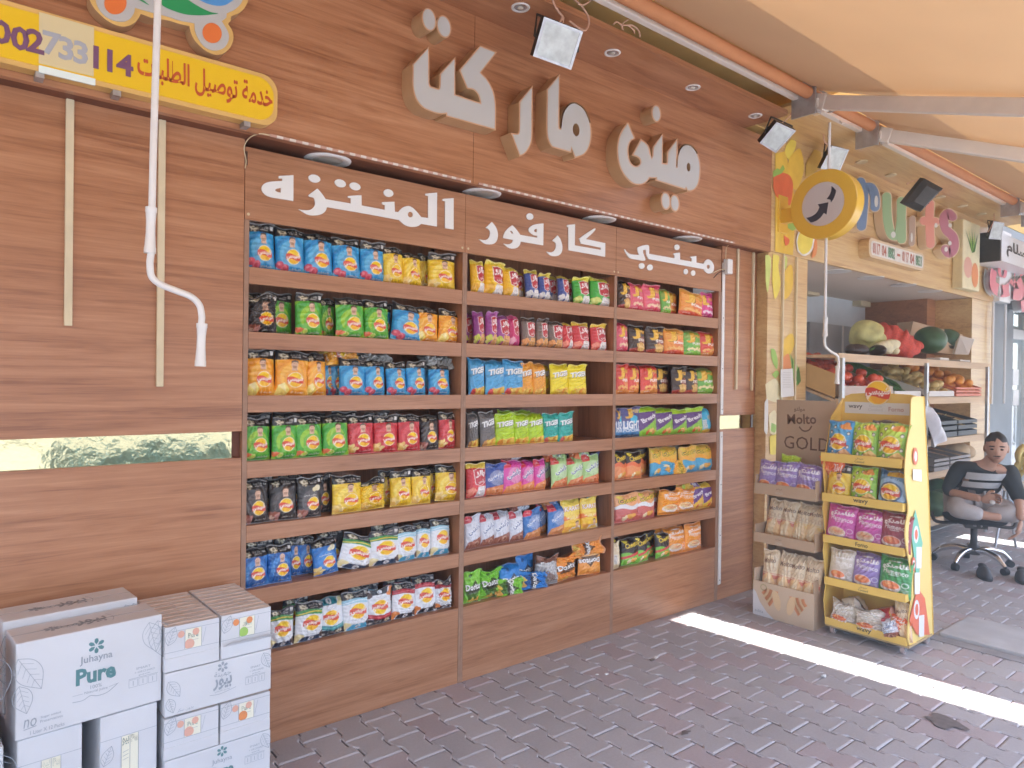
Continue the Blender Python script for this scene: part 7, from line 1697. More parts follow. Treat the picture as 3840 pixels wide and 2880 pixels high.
# ---- goods on the other levels of the rack
def at_y(px, py, y): return WP(px, py, y)
def melon(px, py, y, r, lab, group=None, k=0.92, M=WAT, rx=1.15):
    p = at_y(px, py, y); b = MB(); b.ell(p, (r * rx, r, r * k), M, 24, 14); tag(b.build('watermelon'), lab, 'watermelon', group)
melon(3488, 1275, -0.10, 0.145, 'large dark watermelon on the top plank beside the red net', 'watermelons on the rack'); melon(3548, 1278, 0.02, 0.14, 'smaller watermelon behind the large one on the top plank', 'watermelons on the rack')
melon(3497, 1895, -0.20, 0.15, 'dark watermelon on the lowest plank, nearest the yellow stand', 'watermelons on the rack'); melon(3535, 1885, -0.12, 0.15, 'dark watermelon on the lowest plank, nearest the seated man', 'watermelons on the rack'); melon(3610, 1865, -0.02, 0.14, 'dark watermelon on the lowest plank behind the seated man', 'watermelons on the rack'); melon(3520, 1840, 0.05, 0.14, 'dark watermelon at the back of the lowest plank', 'watermelons on the rack')
PUM = mat('pale_melon', (0.60, 0.44, 0.26), 0.6, noise=0.2, nscale=8)
for px, py, y, r, lab in ((3590, 1690, -0.10, 0.12, 'pale tan melon on the low rack plank left of the man'), (3622, 1695, -0.06, 0.10, 'small pale tan melon on the low rack plank, right of the larger one')):
    p = at_y(px, py, y); b = MB(); b.ell(p, (r * 1.1, r, r * 0.8), PUM, 22, 12, fn=lambda q: 1 - 0.05 * abs(math.sin(4 * math.atan2(q.y, q.x)))); tag(b.build('melon'), lab, 'melon', 'pale melons')
for px, py, y, r, lab in ((3655, 1675, 0.05, 0.13, 'green watermelon behind the pale melons on the low plank'), (3690, 1690, 0.0, 0.11, 'green watermelon behind the head of the seated man')): melon(px, py, y, r, lab, 'watermelons on the rack')
CAUL = mat('cauliflower_head', (0.72, 0.66, 0.44), 0.8, noise=0.2, nscale=30); CAUL2 = mat('cabbage_leaf', (0.58, 0.56, 0.24), 0.7, noise=0.25, nscale=14); AUB = mat('aubergine_skin', (0.055, 0.035, 0.03), 0.3, noise=0.4, nscale=12); NET = mat('red_net', (0.68, 0.10, 0.07), 0.7, noise=0.25, nscale=60, bump=0.4, bscale=90)
def bumpy(seed, amp, n=9):
    g = random.Random(seed); K = [(Vector((g.uniform(-1, 1), g.uniform(-1, 1), g.uniform(-1, 1))).normalized() * g.uniform(2, 7), g.uniform(0, 6)) for _ in range(n)]
    return lambda q: 1 + amp * sum(math.sin(k.dot(q) + f) for k, f in K) / 3
p = at_y(3245, 1255, -0.08); b = MB(); b.ell(p, (0.135, 0.12, 0.115), CAUL2, 26, 16, fn=bumpy(2, 0.16)); b.ell(p + Vector((0.06, -0.05, -0.03)), (0.09, 0.08, 0.09), CAUL2, 20, 12, fn=bumpy(5, 0.2)); tag(b.build('cabbage'), 'yellowish leafy cabbage on the top plank of the rack', 'cabbage')
p = at_y(3325, 1300, -0.20); b = MB(); b.ell(p, (0.13, 0.09, 0.075), CAUL, 26, 16, fn=bumpy(8, 0.18, 12)); tag(b.build('cauliflower'), 'pale cauliflower on the top plank in front of the red net', 'cauliflower')
p = at_y(3357, 1316, -0.24); b = MB(); b.ell(p, (0.04, 0.035, 0.032), CAUL, 16, 10, fn=bumpy(4, 0.1)); tag(b.build('onion'), 'small pale onion in front of the red net on the top plank', 'onion')
for i, (px, py, y, an, lab) in enumerate(((3195, 1300, -0.12, 0.3, 'dark aubergine at the left end of the top plank'), (3225, 1295, -0.18, -0.4, 'dark aubergine under the cabbage on the top plank'), (3286, 1296, -0.22, 0.9, 'dark round aubergine between cabbage and cauliflower'))):
    p = at_y(px, py, y); p.z = 1.742 + 0.045; T = Matrix.Rotation(an, 3, 'Z'); b = MB(); b.ell(p, (0.11, 0.05, 0.048), AUB, 20, 12, T=T, fn=lambda q: 1 - 0.22 * q.x); q = p + T @ Vector((0.10, 0, 0.0)); b.tube([q, q + T @ Vector((0.05, 0, 0.02))], [0.012, 0.006], FRU['leafd'], 8); tag(b.build('aubergine'), lab, 'aubergine', 'aubergines on the rack')
p0, p1, p2, p3 = at_y(3262, 1250, 0.02), at_y(3330, 1270, -0.08), at_y(3400, 1305, -0.2), at_y(3450, 1290, -0.26)
b = MB(); pts = catmull([p0, p1, p2, p3], 8); b.tube([q + Vector((0, 0, 0.01 * math.sin(9 * i))) for i, q in enumerate(pts)], [max(0.02, 0.13 * math.sin(math.pi * (0.18 + 0.74 * i / (len(pts) - 1))) * (0.8 if i > 16 else 1.0) + 0.012 * math.sin(i * 1.7)) for i in range(len(pts))], NET, 18); tag(b.build('net_sack'), 'red net sack of onions slumped along the top plank', 'net sack')
# wooden crate propped behind the watermelons
bx = thing('wooden_box', 'tan slatted box propped on its side behind the watermelons on the top plank', 'crate', tuple(at_y(3560, 1300, 0.05)))
TAN = mat('tan_card', (0.56, 0.41, 0.27), 0.75, noise=0.1, nscale=5)
P = [at_y(3425, 1205, 0.15), at_y(3612, 1255, -0.08), at_y(3588, 1330, -0.12), at_y(3400, 1310, 0.12)]
b = MB(); dn = Vector((0.25, 0.55, 0.0)) * 0.35
b.add([tuple(p) for p in P] + [tuple(p + dn) for p in P], [(0, 1, 2, 3), (7, 6, 5, 4), (0, 4, 5, 1), (1, 5, 6, 2), (2, 6, 7, 3), (3, 7, 4, 0)], TAN); b.build('box', bx)
for (fa, fb) in ((0.22, 0.36), (0.62, 0.76)):
    A = P[0] + (P[3] - P[0]) * fa; B = P[1] + (P[2] - P[1]) * fa; C_ = P[1] + (P[2] - P[1]) * fb; D = P[0] + (P[3] - P[0]) * fb; L = lambda a, c_, t: a + (c_ - a) * t
    o_ = Vector((-0.004, -0.008, 0.0)); b = MB(); b.add([tuple(L(A, B, 0.72) + o_), tuple(L(A, B, 0.93) + o_), tuple(L(D, C_, 0.93) + o_), tuple(L(D, C_, 0.72) + o_)], [(0, 1, 2, 3)], DARKM); b.build('hand_slot', bx)
Q = [at_y(3600, 1258, -0.12), at_y(3655, 1272, -0.22), at_y(3632, 1330, -0.25), at_y(3580, 1328, -0.15)]
b = MB(); b.add([tuple(p) for p in Q] + [tuple(p + Vector((0.02, 0.03, 0))) for p in Q], [(0, 1, 2, 3), (7, 6, 5, 4), (0, 4, 5, 1), (1, 5, 6, 2), (2, 6, 7, 3), (3, 7, 4, 0)], STYR); b.build('end_piece', bx)
p = at_y(3520, 1330, -0.25); b = MB(); b.box(p.x - 0.10, p.x + 0.12, -0.30, -0.18, 1.74, 1.765, STYR); tag(b.build('foam_tray', bevel=0.006), 'small white foam tray below the watermelons on the top plank', 'foam tray', 'white foam trays')
p = at_y(3600, 1335, -0.25); b = MB(); b.box(p.x - 0.14, p.x + 0.14, -0.30, -0.15, 1.741, 1.76, STYR); tag(b.build('foam_tray', bevel=0.006), 'flat white foam tray below the propped box on the top plank', 'foam tray', 'white foam trays')
# third level: black crates with greens, hanging plastic bag
for i, (pxa, pxb, lab) in enumerate(((3520, 3590, 'black plastic crate of leafy greens behind the hanging white bag'), (3595, 3665, 'black plastic crate at right of the third rack level'))):
    x0, x1 = WP(pxa, 1620, -0.33).x, WP(pxb, 1620, -0.33).x
    crate('crate', lab, x0, x1, BLKC, 0.15, True, y0=-0.32, y1=0.22, za=1.02, zb_=1.15)
    g = random.Random(i); b = MB()
    for k in range(40):
        tt = g.random(); c_ = Vector((g.uniform(x0 + 0.05, x1 - 0.05), -0.28 + 0.45 * tt, 1.09 + 0.13 * tt + g.uniform(0, 0.05))); T = Matrix.Rotation(g.uniform(0, 6), 3, 'Z') @ Matrix.Rotation(g.uniform(-0.8, 0.8), 3, 'X'); s_ = g.uniform(0.03, 0.06)
        b.add([tuple(c_ + T @ Vector(q)) for q in ((-s_, 0, 0), (0, -s_ * 0.6, 0.01), (s_, 0, 0), (0, s_ * 0.6, 0.012))], [(0, 1, 2, 3)], (FRU['leafd'], FRU['pale'], DARKM)[k % 3])
    tag(b.build('greens'), ('wilted greens in the black crate behind the hanging bag', 'wilted greens in the right hand black crate')[i], 'greens', kind='stuff')
PBAG = mat('white_plastic_film', (0.66, 0.65, 0.68), 0.35, noise=0.2, nscale=10, bump=0.5, bscale=14)
b = MB(); V = []; F = []; n, m_ = 10, 14; tl, tr, bl, br = at_y(3468, 1520, -0.40), at_y(3505, 1535, -0.42), at_y(3500, 1678, -0.40), at_y(3550, 1650, -0.42)
for j in range(m_ + 1):
    for i in range(n + 1):
        s_, t_ = i / n, j / m_; q = (tl * (1 - s_) + tr * s_) * (1 - t_) + (bl * (1 - s_) + br * s_) * t_; pin = 1 - 0.5 * math.exp(-(t_ / 0.15) ** 2); c_ = (tl + tr) / 2 * (1 - t_) + (bl + br) / 2 * t_
        q = c_ + (q - c_) * (0.55 + 0.45 * pin); V.append((q.x, q.y - 0.05 * math.sin(math.pi * s_) * math.sin(math.pi * min(1, t_ * 1.1)) + 0.012 * math.sin(7 * s_ + 5 * t_), q.z))
F = [(j * (n + 1) + i, j * (n + 1) + i + 1, (j + 1) * (n + 1) + i + 1, (j + 1) * (n + 1) + i) for j in range(m_) for i in range(n)]
b.add(V, F, PBAG, True); k0 = len(V); b.add([(x, y + 0.035 if 0 < i % (n + 1) < n else y, z) for i, (x, y, z) in enumerate(V)], [tuple(reversed(f)) for f in F], PBAG, True)
hb_ = thing('plastic_bag', 'white plastic carrier bag hanging on the rack beside the yellow stand', 'plastic bag', tuple((tl + tr) / 2)); b.build('bag', hb_)
b = MB(); b.tube(catmull([(tl + tr) / 2, (tl + tr) / 2 + Vector((0.01, 0.02, 0.08)), at_y(3485, 1470, -0.34)], 5), 0.004, CREAM, 6); b.build('cord', hb_)
for i, (pxa, pxb, za, lab) in enumerate(((3505, 3560, 0.715, 'grey crate on the fourth rack level nearest the yellow stand'), (3565, 3640, 0.715, 'grey crate on the fourth rack level behind the seated man'))):
    x0, x1 = WP(pxa, 1760, -0.33).x, WP(pxb, 1760, -0.33).x; crate('crate', lab, x0, x1, mat('grey_crate', (0.30, 0.28, 0.27), 0.6), 0.11, True, y0=-0.32, y1=0.22, za=za, zb_=za + 0.09)
# ================================================================ office chair, man, shoes, bananas
HX, HY = 6.75, -0.76
ch = thing('office_chair', 'black swivel chair with five curved chrome legs under the seated man', 'office chair', (HX, HY, 0.0))
for k in range(5):
    an = math.radians(100 + 72 * k); d = Vector((math.cos(an), math.sin(an), 0)); c0 = Vector((HX, HY, 0))
    b = MB(); b.tube(catmull([c0 + d * 0.03 + Vector((0, 0, 0.135)), c0 + d * 0.12 + Vector((0, 0, 0.145)), c0 + d * 0.22 + Vector((0, 0, 0.12)), c0 + d * 0.29 + Vector((0, 0, 0.062))], 5), [0.024] * 11 + [0.02, 0.018, 0.017, 0.016, 0.015], CHROME, 10); lg = b.build('leg', ch)
    b = MB(); q = c0 + d * 0.29; s_ = Vector((-d.y, d.x, 0)); b.tube([q + s_ * 0.022 + Vector((0, 0, 0.028)), q - s_ * 0.022 + Vector((0, 0, 0.028))], 0.0275, BLACKP, 14); b.tube([q + Vector((0, 0, 0.03)), q + Vector((0, 0, 0.07))], 0.012, BLACKP, 8); b.build('caster', lg)
b = MB(); b.tube([(HX, HY, 0.10), (HX, HY, 0.17), (HX, HY, 0.18), (HX, HY, 0.36)], [0.045, 0.045, 0.028, 0.024], DARKM, 14); b.build('column', ch)
SEATF = mat('black_seat_fabric', (0.03, 0.03, 0.032), 0.85, noise=0.3, nscale=20)
fwd = Vector((-0.90, -0.43, 0)).normalized(); sd_ = Vector((-fwd.y, fwd.x, 0)); C0 = Vector((HX, HY, 0)); TS = Matrix((( fwd.x, sd_.x, 0), (fwd.y, sd_.y, 0), (0, 0, 1)))
b = MB(); b.ell((HX, HY, 0.405), (0.215, 0.225, 0.05), SEATF, 28, 12, T=TS, fn=lambda q: (abs(q.x) ** 4 + abs(q.y) ** 4) ** -0.25 * math.hypot(q.x, q.y) * 0.9 + 0.1 if math.hypot(q.x, q.y) > 0.2 else 1); b.build('seat', ch)
b = MB(); b.bar(C0 + Vector((0, 0, 0.35)) - fwd * 0.12, C0 + Vector((0, 0, 0.35)) + fwd * 0.12, 0.16, 0.035, DARKM); b.build('mechanism', ch, bevel=0.004)
for sg in (1, -1):
    b = MB(); b.tube(catmull([C0 + sd_ * 0.12 * sg + Vector((0, 0, 0.355)), C0 + sd_ * 0.27 * sg + Vector((0, 0, 0.345)) - fwd * 0.02, C0 + sd_ * 0.30 * sg + Vector((0, 0, 0.42)) - fwd * 0.05], 5), 0.014, DARKM, 8); b.build('arm_bracket', ch)
# --- the man: one skinned body, clothes over it
SKIN = mat('tan_skin', (0.48, 0.27, 0.18), 0.5, noise=0.08, nscale=25); HAIR = mat('black_hair', (0.018, 0.014, 0.012), 0.55, noise=0.3, nscale=60); SWT = mat('black_sweater', (0.030, 0.034, 0.034), 0.85, noise=0.25, nscale=30, bump=0.2, bscale=150); SWW = mat('grey_white_stripe', (0.52, 0.53, 0.53), 0.8, noise=0.06, nscale=20); TRS = mat('pale_grey_trousers', (0.47, 0.44, 0.43), 0.8, noise=0.15, nscale=10, bump=0.3, bscale=22)
person = thing('person', 'man in black sweater with pale chest stripes, sitting cross legged on office chair', 'person', (HX, HY, 0.455))
def skin_obj(name, pts, edges, radii, M, parent, root=0, levels=2):
    me = bpy.data.meshes.new(name); inv = WM[parent.name].inverted()
    me.from_pydata([tuple(inv @ Vector(p)) for p in pts], edges, []); me.materials.append(M)
    o = bpy.data.objects.new(name, me); COL.objects.link(o); o.parent = parent; WM[o.name] = WM[parent.name]
    mo = o.modifiers.new('skin', 'SKIN'); mo.use_smooth_shade = True; mo.branch_smoothing = 0.4
    if not me.skin_vertices: me.attributes  # layer is made with the modifier
    for i, r in enumerate(radii):
        sv = me.skin_vertices[0].data[i]; sv.radius = (r, r) if not isinstance(r, tuple) else r; sv.use_root = (i == root)
    s_ = o.modifiers.new('smooth', 'SUBSURF'); s_.levels = s_.render_levels = levels
    return o
# body frame: F forward (towards the viewer), S to the viewer's right, U up
F_ = Vector((-0.86, -0.50, 0)).normalized(); S_ = Vector((-F_.y * -1, F_.x * -1, 0)); S_ = Vector((0.50, -0.86, 0)).normalized(); U_ = Vector((0, 0, 1)); O_ = Vector((HX, HY, 0))
B = lambda f, s, u: O_ + F_ * (f + 0.10 * max(0, u - 0.6)) + S_ * s + U_ * (0.46 + (u - 0.46) * 0.845 if u > 0.46 else u)
pelvis, waist, chest, neck0, neck1 = B(-0.06, 0, 0.52), B(-0.02, 0.0, 0.66), B(0.06, 0.03, 0.84), B(0.11, 0.06, 0.945), B(0.14, 0.075, 1.0)
shL, shR = B(0.06, -0.135, 0.90), B(0.09, 0.20, 0.885)
elL, wrL = B(0.10, -0.225, 0.655), B(0.30, -0.02, 0.63); haL = B(0.33, 0.075, 0.655)
elR, wrR = B(0.22, 0.25, 0.65), B(0.34, 0.235, 0.455); haR = B(0.355, 0.215, 0.37)
hpL, hpR = B(0.02, -0.10, 0.51), B(0.02, 0.10, 0.51)
knL, anL, ftL = B(0.28, -0.19, 0.515), B(0.30, 0.02, 0.475), B(0.31, 0.12, 0.47)
knR, anR, ftR = B(0.28, 0.23, 0.50), B(0.16, 0.00, 0.465), B(0.13, -0.09, 0.465)
pts = [pelvis, waist, chest, neck0, neck1, shL, elL, wrL, shR, elR, wrR, hpL, knL, anL, ftL, hpR, knR, anR, ftR, B(0.145, 0.08, 1.03)]
ed = [(0, 1), (1, 2), (2, 3), (3, 4), (2, 5), (5, 6), (6, 7), (2, 8), (8, 9), (9, 10), (0, 11), (11, 12), (12, 13), (13, 14), (0, 15), (15, 16), (16, 17), (17, 18), (4, 19)]
ra = [0.12, 0.115, 0.125, 0.06, 0.052, 0.058, 0.040, 0.029, 0.058, 0.040, 0.029, 0.075, 0.055, 0.036, 0.03, 0.075, 0.055, 0.036, 0.03, 0.05]
skin_obj('body', pts, ed, ra, SKIN, person)
swp = [pelvis + U_ * 0.03, waist, chest, neck0 - U_ * 0.02, shL, (shL + elL) / 2, elL, elL + (wrL - elL) * 0.22, shR, (shR + elR) / 2, elR, elR + (wrR - elR) * 0.18]
swt = skin_obj('sweater', swp, [(0, 1), (1, 2), (2, 3), (2, 4), (4, 5), (5, 6), (6, 7), (2, 8), (8, 9), (9, 10), (10, 11)], [0.158, 0.152, 0.162, 0.075, 0.082, 0.066, 0.056, 0.048, 0.082, 0.066, 0.056, 0.048], SWT, person)
skin_obj('trousers', [pelvis, hpL, (hpL + knL) / 2 + U_ * 0.02, knL, knL + (anL - knL) * 0.5, knL + (anL - knL) * 0.92, hpR, (hpR + knR) / 2 + U_ * 0.02, knR, knR + (anR - knR) * 0.5, knR + (anR - knR) * 0.92], [(0, 1), (1, 2), (2, 3), (3, 4), (4, 5), (0, 6), (6, 7), (7, 8), (8, 9), (9, 10)], [0.150, 0.105, 0.10, 0.08, 0.068, 0.058, 0.105, 0.10, 0.08, 0.068, 0.058], TRS, person)
# chest stripes wrapped on the front of the sweater
for (u0, u1) in ((0.745, 0.805), (0.675, 0.725)):
    b = MB(); n = 16; V = []
    for j in range(5):
        for i in range(n + 1):
            an = math.radians(-52 + 104 * i / n); u = u0 + (u1 - u0) * j / 4; k = (u - 0.66) / 0.2
            ctr = waist + (chest - waist) * ((u - waist.z) / (chest.z - waist.z)); r = 0.168 + 0.006 * k
            V.append(ctr + F_ * (r * 0.98 * math.cos(an)) + S_ * (r * 1.0 * math.sin(an)) + U_ * (u - ctr.z))
    b.add(V, [(j * (n + 1) + i, j * (n + 1) + i + 1, (j + 1) * (n + 1) + i + 1, (j + 1) * (n + 1) + i) for j in range(4) for i in range(n)], SWW, True); b.build('stripe', swt)
# hands: palm and five tapering bent fingers each
def hand(w, h, out, side, curl, M):
    d = (h - w).normalized(); sx = out.normalized(); nx = d.cross(sx).normalized()
    b = MB(); T = Matrix((( sx.x, d.x, nx.x), (sx.y, d.y, nx.y), (sx.z, d.z, nx.z)))
    b.ell(w + d * 0.05, (0.042, 0.058, 0.018), M, 16, 10, T=T)
    for k, (o_, L_) in enumerate(((-0.030, 0.062), (-0.011, 0.075), (0.009, 0.08), (0.028, 0.072))):
        a = w + d * 0.085 + sx * o_; pts_ = [a]; dd = d.copy()
        for s_ in range(3):
            dd = (dd * math.cos(curl) + nx * math.sin(curl)).normalized(); pts_.append(pts_[-1] + dd * L_ / 2.6)
        b.tube(catmull(pts_, 3), [0.0095 - 0.0003 * i for i in range(len(catmull(pts_, 3)))], M, 8)
    a = w + d * 0.035 + sx * 0.034 * side; t1 = a + (d * 0.6 + sx * 0.75 * side).normalized() * 0.035; b.tube(catmull([a, t1, t1 + (d * 0.9 + nx * 0.4).normalized() * 0.03], 3), [0.012, 0.0118, 0.0115, 0.011, 0.0105, 0.010, 0.009], M, 8)
    b.build('hand', person)
hand(wrL, haL, U_ * 0.9 + F_ * 0.2, 1, 0.6, SKIN); hand(wrR, haR, S_ * -0.3 + F_ * 0.8, 1, 0.35, SKIN)
# head
hc = B(0.165, 0.095, 1.105); hf = Vector((-0.93, -0.32, -0.16)).normalized(); hs = hf.cross(U_).normalized() * -1; hs = Vector((-hf.y, hf.x, 0)).normalized() * 1; hu = hs.cross(hf).normalized() * -1
if hu.z < 0: hu = -hu
TH = Matrix(((hs.x, hf.x, hu.x), (hs.y, hf.y, hu.y), (hs.z, hf.z, hu.z)))
def face(q):                     # q: x across, y forward, z up
    k = 1.0
    if q.z < 0: k -= 0.16 * abs(q.x) ** 1.5 * min(1, -q.z * 1.6)
    if q.y > 0.2: k -= 0.05 * math.exp(-((q.z - 0.12) / 0.13) ** 2) * (q.y - 0.2); k += 0.05 * math.exp(-((q.z + 0.55) / 0.2) ** 2) * q.y
    k += 0.20 * math.exp(-((q.x) / 0.12) ** 2 - ((q.z + 0.10) / 0.16) ** 2) * max(0, q.y)
    k += 0.07 * math.exp(-((q.x) / 0.26) ** 2 - ((q.z + 0.42) / 0.09) ** 2) * max(0, q.y)
    return k
b = MB(); b.ell(hc, (0.078, 0.096, 0.122), SKIN, 36, 28, T=TH, fn=face); hd = b.build('head', person)
b = MB(); b.ell(hc + TH @ Vector((0, -0.012, 0.022)), (0.083, 0.098, 0.112), HAIR, 32, 22, T=TH, fn=lambda q: 1.0 + 0.02 * math.sin(9 * q.x + 7 * q.z) if (q.z > 0.42 - 0.1 * abs(q.x) or q.y < -0.05) and q.z > -0.75 else 0.86); b.build('hair', hd)
for sg in (-1, 1):
    b = MB(); b.ell(hc + TH @ Vector((0.077 * sg, -0.012, -0.005)), (0.012, 0.022, 0.032), SKIN, 12, 8, T=TH); b.build('ear', hd)
    b = MB(); b.ell(hc + TH @ Vector((0.031 * sg, 0.0835, 0.012)), (0.015, 0.006, 0.0075), HAIR, 12, 8, T=TH); b.build('eye', hd)
    b = MB(); b.ell(hc + TH @ Vector((0.033 * sg, 0.0855, 0.036)), (0.023, 0.006, 0.005), HAIR, 12, 8, T=TH); b.build('eyebrow', hd)
b = MB(); b.ell(hc + TH @ Vector((0, 0.089, -0.056)), (0.025, 0.006, 0.006), mat('lip', (0.34, 0.15, 0.12), 0.5), 12, 8, T=TH); b.build('mouth', hd)
b = MB(); b.ell(hc + TH @ Vector((0, 0.094, -0.042)), (0.027, 0.005, 0.006), HAIR, 12, 8, T=TH); b.build('moustache', hd)
b = MB(); q = haL + U_ * 0.01; b.ell(q - S_ * 0.03 - U_ * 0.045, (0.03, 0.02, 0.018), STW, 14, 8); tag(b.build('tissue'), 'crumpled white tissue held in the seated man folded hand', 'tissue')
# shoes left on the ground
SHOE = mat('dark_grey_shoe', (0.09, 0.09, 0.095), 0.7, noise=0.3, nscale=20)
def shoe(px, py, rz, lab):
    p = GP(px, py, 0); t = thing('shoe', lab, 'shoe', tuple(p), rz, 'dark shoes on the paving')
    b = local(t); n = 14; V = []
    for j, (z, k) in enumerate(((0.0, 1.0), (0.018, 1.04), (0.022, 0.98))):
        for i in range(24):
            an = 2 * math.pi * i / 24; x = 0.135 * math.cos(an); w = 0.046 * (1 + 0.15 * math.cos(an)) * math.sin(an); V.append((x * k, w * k, z))
    b.add(V, [(r_ * 24 + i, r_ * 24 + (i + 1) % 24, (r_ + 1) * 24 + (i + 1) % 24, (r_ + 1) * 24 + i) for r_ in range(2) for i in range(24)] + [tuple(range(23, -1, -1))], BLACKP, True); b.build('sole')
    b = local(t); b.ell((0.0, 0, 0.02), (0.128, 0.046, 0.075), SHOE, 26, 14, fn=lambda q: 1 if q.z < 0 or q.x > 0.15 else 1 - 0.15 * q.z * max(0, 0.3 - q.x)); b.build('upper')
    b = local(t); b.ell((-0.055, 0, 0.078), (0.045, 0.03, 0.02), BLACKP, 16, 8); b.build('opening')
shoe(3690, 2165, math.radians(-150), 'dark grey shoe on the paving nearest the yellow stand'); shoe(3832, 2178, math.radians(-160), 'dark grey shoe on the paving at the right picture edge')
# bananas on a small folding table
TB_ = thing('folding_table', 'small folding table with thin metal legs at the right edge', 'table', (7.45, -0.95, 0.0))
b = MB(); b.box(7.2, 7.9, -1.25, -0.72, 0.60, 0.625, STW); b.build('tabletop', TB_, bevel=0.004)
for (x, y) in ((7.24, -1.21), (7.24, -0.76), (7.86, -1.21), (7.86, -0.76)):
    b = MB(); b.tube([(x, y, 0.0), (x + (0.30 if x < 7.5 else -0.30), y, 0.60)], 0.011, STEEL, 8); b.build('leg', TB_)
BAN = mat('banana_peel', (0.70, 0.56, 0.20), 0.5, noise=0.2, nscale=15)
bh = thing('banana_bunch', 'hanging bunch of yellow bananas to the right of the seated man', 'bananas', (7.4, -0.98, 1.06))
g = random.Random(4)
for k in range(20):
    an = g.uniform(0, 6.28); lv = k // 7; c_ = Vector((7.4, -0.98, 0.98 - 0.11 * lv)); d = Vector((math.cos(an), math.sin(an), 0))
    b = MB(); b.tube(catmull([c_, c_ + d * 0.06 + Vector((0, 0, 0.0)), c_ + d * 0.105 + Vector((0, 0, -0.07)), c_ + d * 0.10 + Vector((0, 0, -0.15))], 4), [0.008, 0.012, 0.016, 0.019, 0.020, 0.020, 0.020, 0.019, 0.018, 0.016, 0.013, 0.009, 0.006], BAN, 8); b.build('banana', bh)
b = MB(); b.tube([(7.4, -0.98, 0.72), (7.4, -0.98, 1.04), (7.42, -0.98, 1.10), (7.46, -0.98, 2.4)], [0.02, 0.022, 0.006, 0.004], FRU['leafd'], 8); b.build('stalk', bh)
# ================================================================ ground details
sl = MB(); A, Bc, C_, D = GP(3512, 2386, 0.02), GP(3632, 2322, 0.02), GP(3990, 2465, 0.02), GP(3905, 2540, 0.02)
x0, x1 = 4.70, 5.19; sl.box(x0, x1, -3.2, -1.22, -0.008, 0.022, CONC); tag(sl.build('concrete_slab', bevel=0.006), 'pale rectangular concrete slab set in the paving behind the yellow stand', 'slab')
sl = MB(); sl.box(x0 - 0.10, x0 - 0.003, -3.2, -1.16, -0.008, 0.004, mat('slab_kerb', (0.30, 0.29, 0.30), 0.85, noise=0.2, nscale=12)); tag(sl.build('slab_edging'), 'dark strip of edging blocks along the near side of the pale slab', 'edging')
PAP = mat('scrap_paper', (0.75, 0.75, 0.74), 0.7)
def scrap(px, py, r, seed, lab, M=PAP, flat=0.25):
    p = GP(px, py, 0.0); b = MB(); b.ell(p + Vector((0, 0, r * flat)), (r, r * 0.7, r * flat), M, 14, 8, fn=bumpy(seed, 0.3)); tag(b.build('litter_scrap'), lab, 'litter', 'scraps of paper on the paving')
scrap(3090, 2540, 0.016, 1, 'crumpled white tissue on the paving beside the sunlit stripe', flat=0.5); scrap(2238, 2531, 0.010, 2, 'white scrap on the paving, left of the pair near the shelves'); scrap(2274, 2529, 0.011, 3, 'white scrap on the paving, right of the pair near the shelves'); scrap(2460, 2467, 0.015, 4, 'long white scrap beside a dead leaf on the paving'); scrap(1770, 2688, 0.008, 5, 'tiny white scrap on the paving in front of the middle bay')
scrap(2445, 2477, 0.016, 6, 'brown dead leaf beside the long white scrap', mat('dead_leaf', (0.16, 0.13, 0.10), 0.9))
# stains lie a little above the block tops as thin films
STN = mat('damp_stain', (0.17, 0.15, 0.15), 0.6, noise=0.3, nscale=30)
def stain(px, py, rx, ry, seed, lab):
    p = GP(px, py, 0.0); g = random.Random(seed); n = 26; K = [g.uniform(0, 6) for _ in range(4)]
    V = [(p.x + rx * math.cos(2 * math.pi * k / n) * (1 + 0.3 * sum(math.sin((j + 2) * 2 * math.pi * k / n + K[j]) for j in range(4)) / 2), p.y + ry * math.sin(2 * math.pi * k / n) * (1 + 0.3 * sum(math.sin((j + 2) * 2 * math.pi * k / n + K[j]) for j in range(4)) / 2), 0.0045) for k in range(n)]
    b = MB(); b.add(V, [tuple(range(n))], STN); tag(b.build('stain'), lab, 'stain')
stain(2570, 2750, 0.022, 0.016, 3, 'small dark damp spot on the paving near the shelves')
stain(3545, 2710, 0.055, 0.085, 8, 'large dark damp patch on the paving beside the sunlit stripe')
# ================================================================ neighbouring shop beyond the fruit shop
NB = mat('slate_cladding', (0.30, 0.34, 0.37), 0.6, noise=0.15, nscale=2); GLS = mat('shop_glass', (0.45, 0.55, 0.58), 0.05, noise=0.1, nscale=1, coat=1.0); PVC = mat('white_frame', (0.78, 0.80, 0.80), 0.4)
nb = thing('neighbour_shop', 'pale slate clad glass fronted shop beyond the fruit shop at the right edge', 'shop front', (12, 0, 0))
b = MB(); b.box(9.38, 20, -0.04, 0.2, 2.45, 4.2, NB); b.build('fascia_panel', nb); b = MB(); b.box(9.38, 10.35, -0.03, 0.2, 0, 2.45, NB); b.build('pier', nb)
b = MB(); b.box(10.35, 20, 0.05, 0.07, 0, 2.45, GLS); b.build('shop_window', nb)
for x in (10.38, 11.05, 11.75, 12.6, 14, 16): 
    b = MB(); b.box(x - 0.04, x + 0.04, 0.0, 0.09, 0, 2.45, PVC); b.build('mullion', nb)
b = MB(); b.box(10.35, 20, -0.01, 0.04, 2.10, 2.22, PVC); b.build('transom', nb)
for x in (10.95, 11.15): b = MB(); b.tube([(x, 0.0, 0.75), (x, -0.06, 0.78), (x, -0.06, 1.32), (x, 0.0, 1.35)], 0.014, CHROME, 8); b.build('handle', nb)
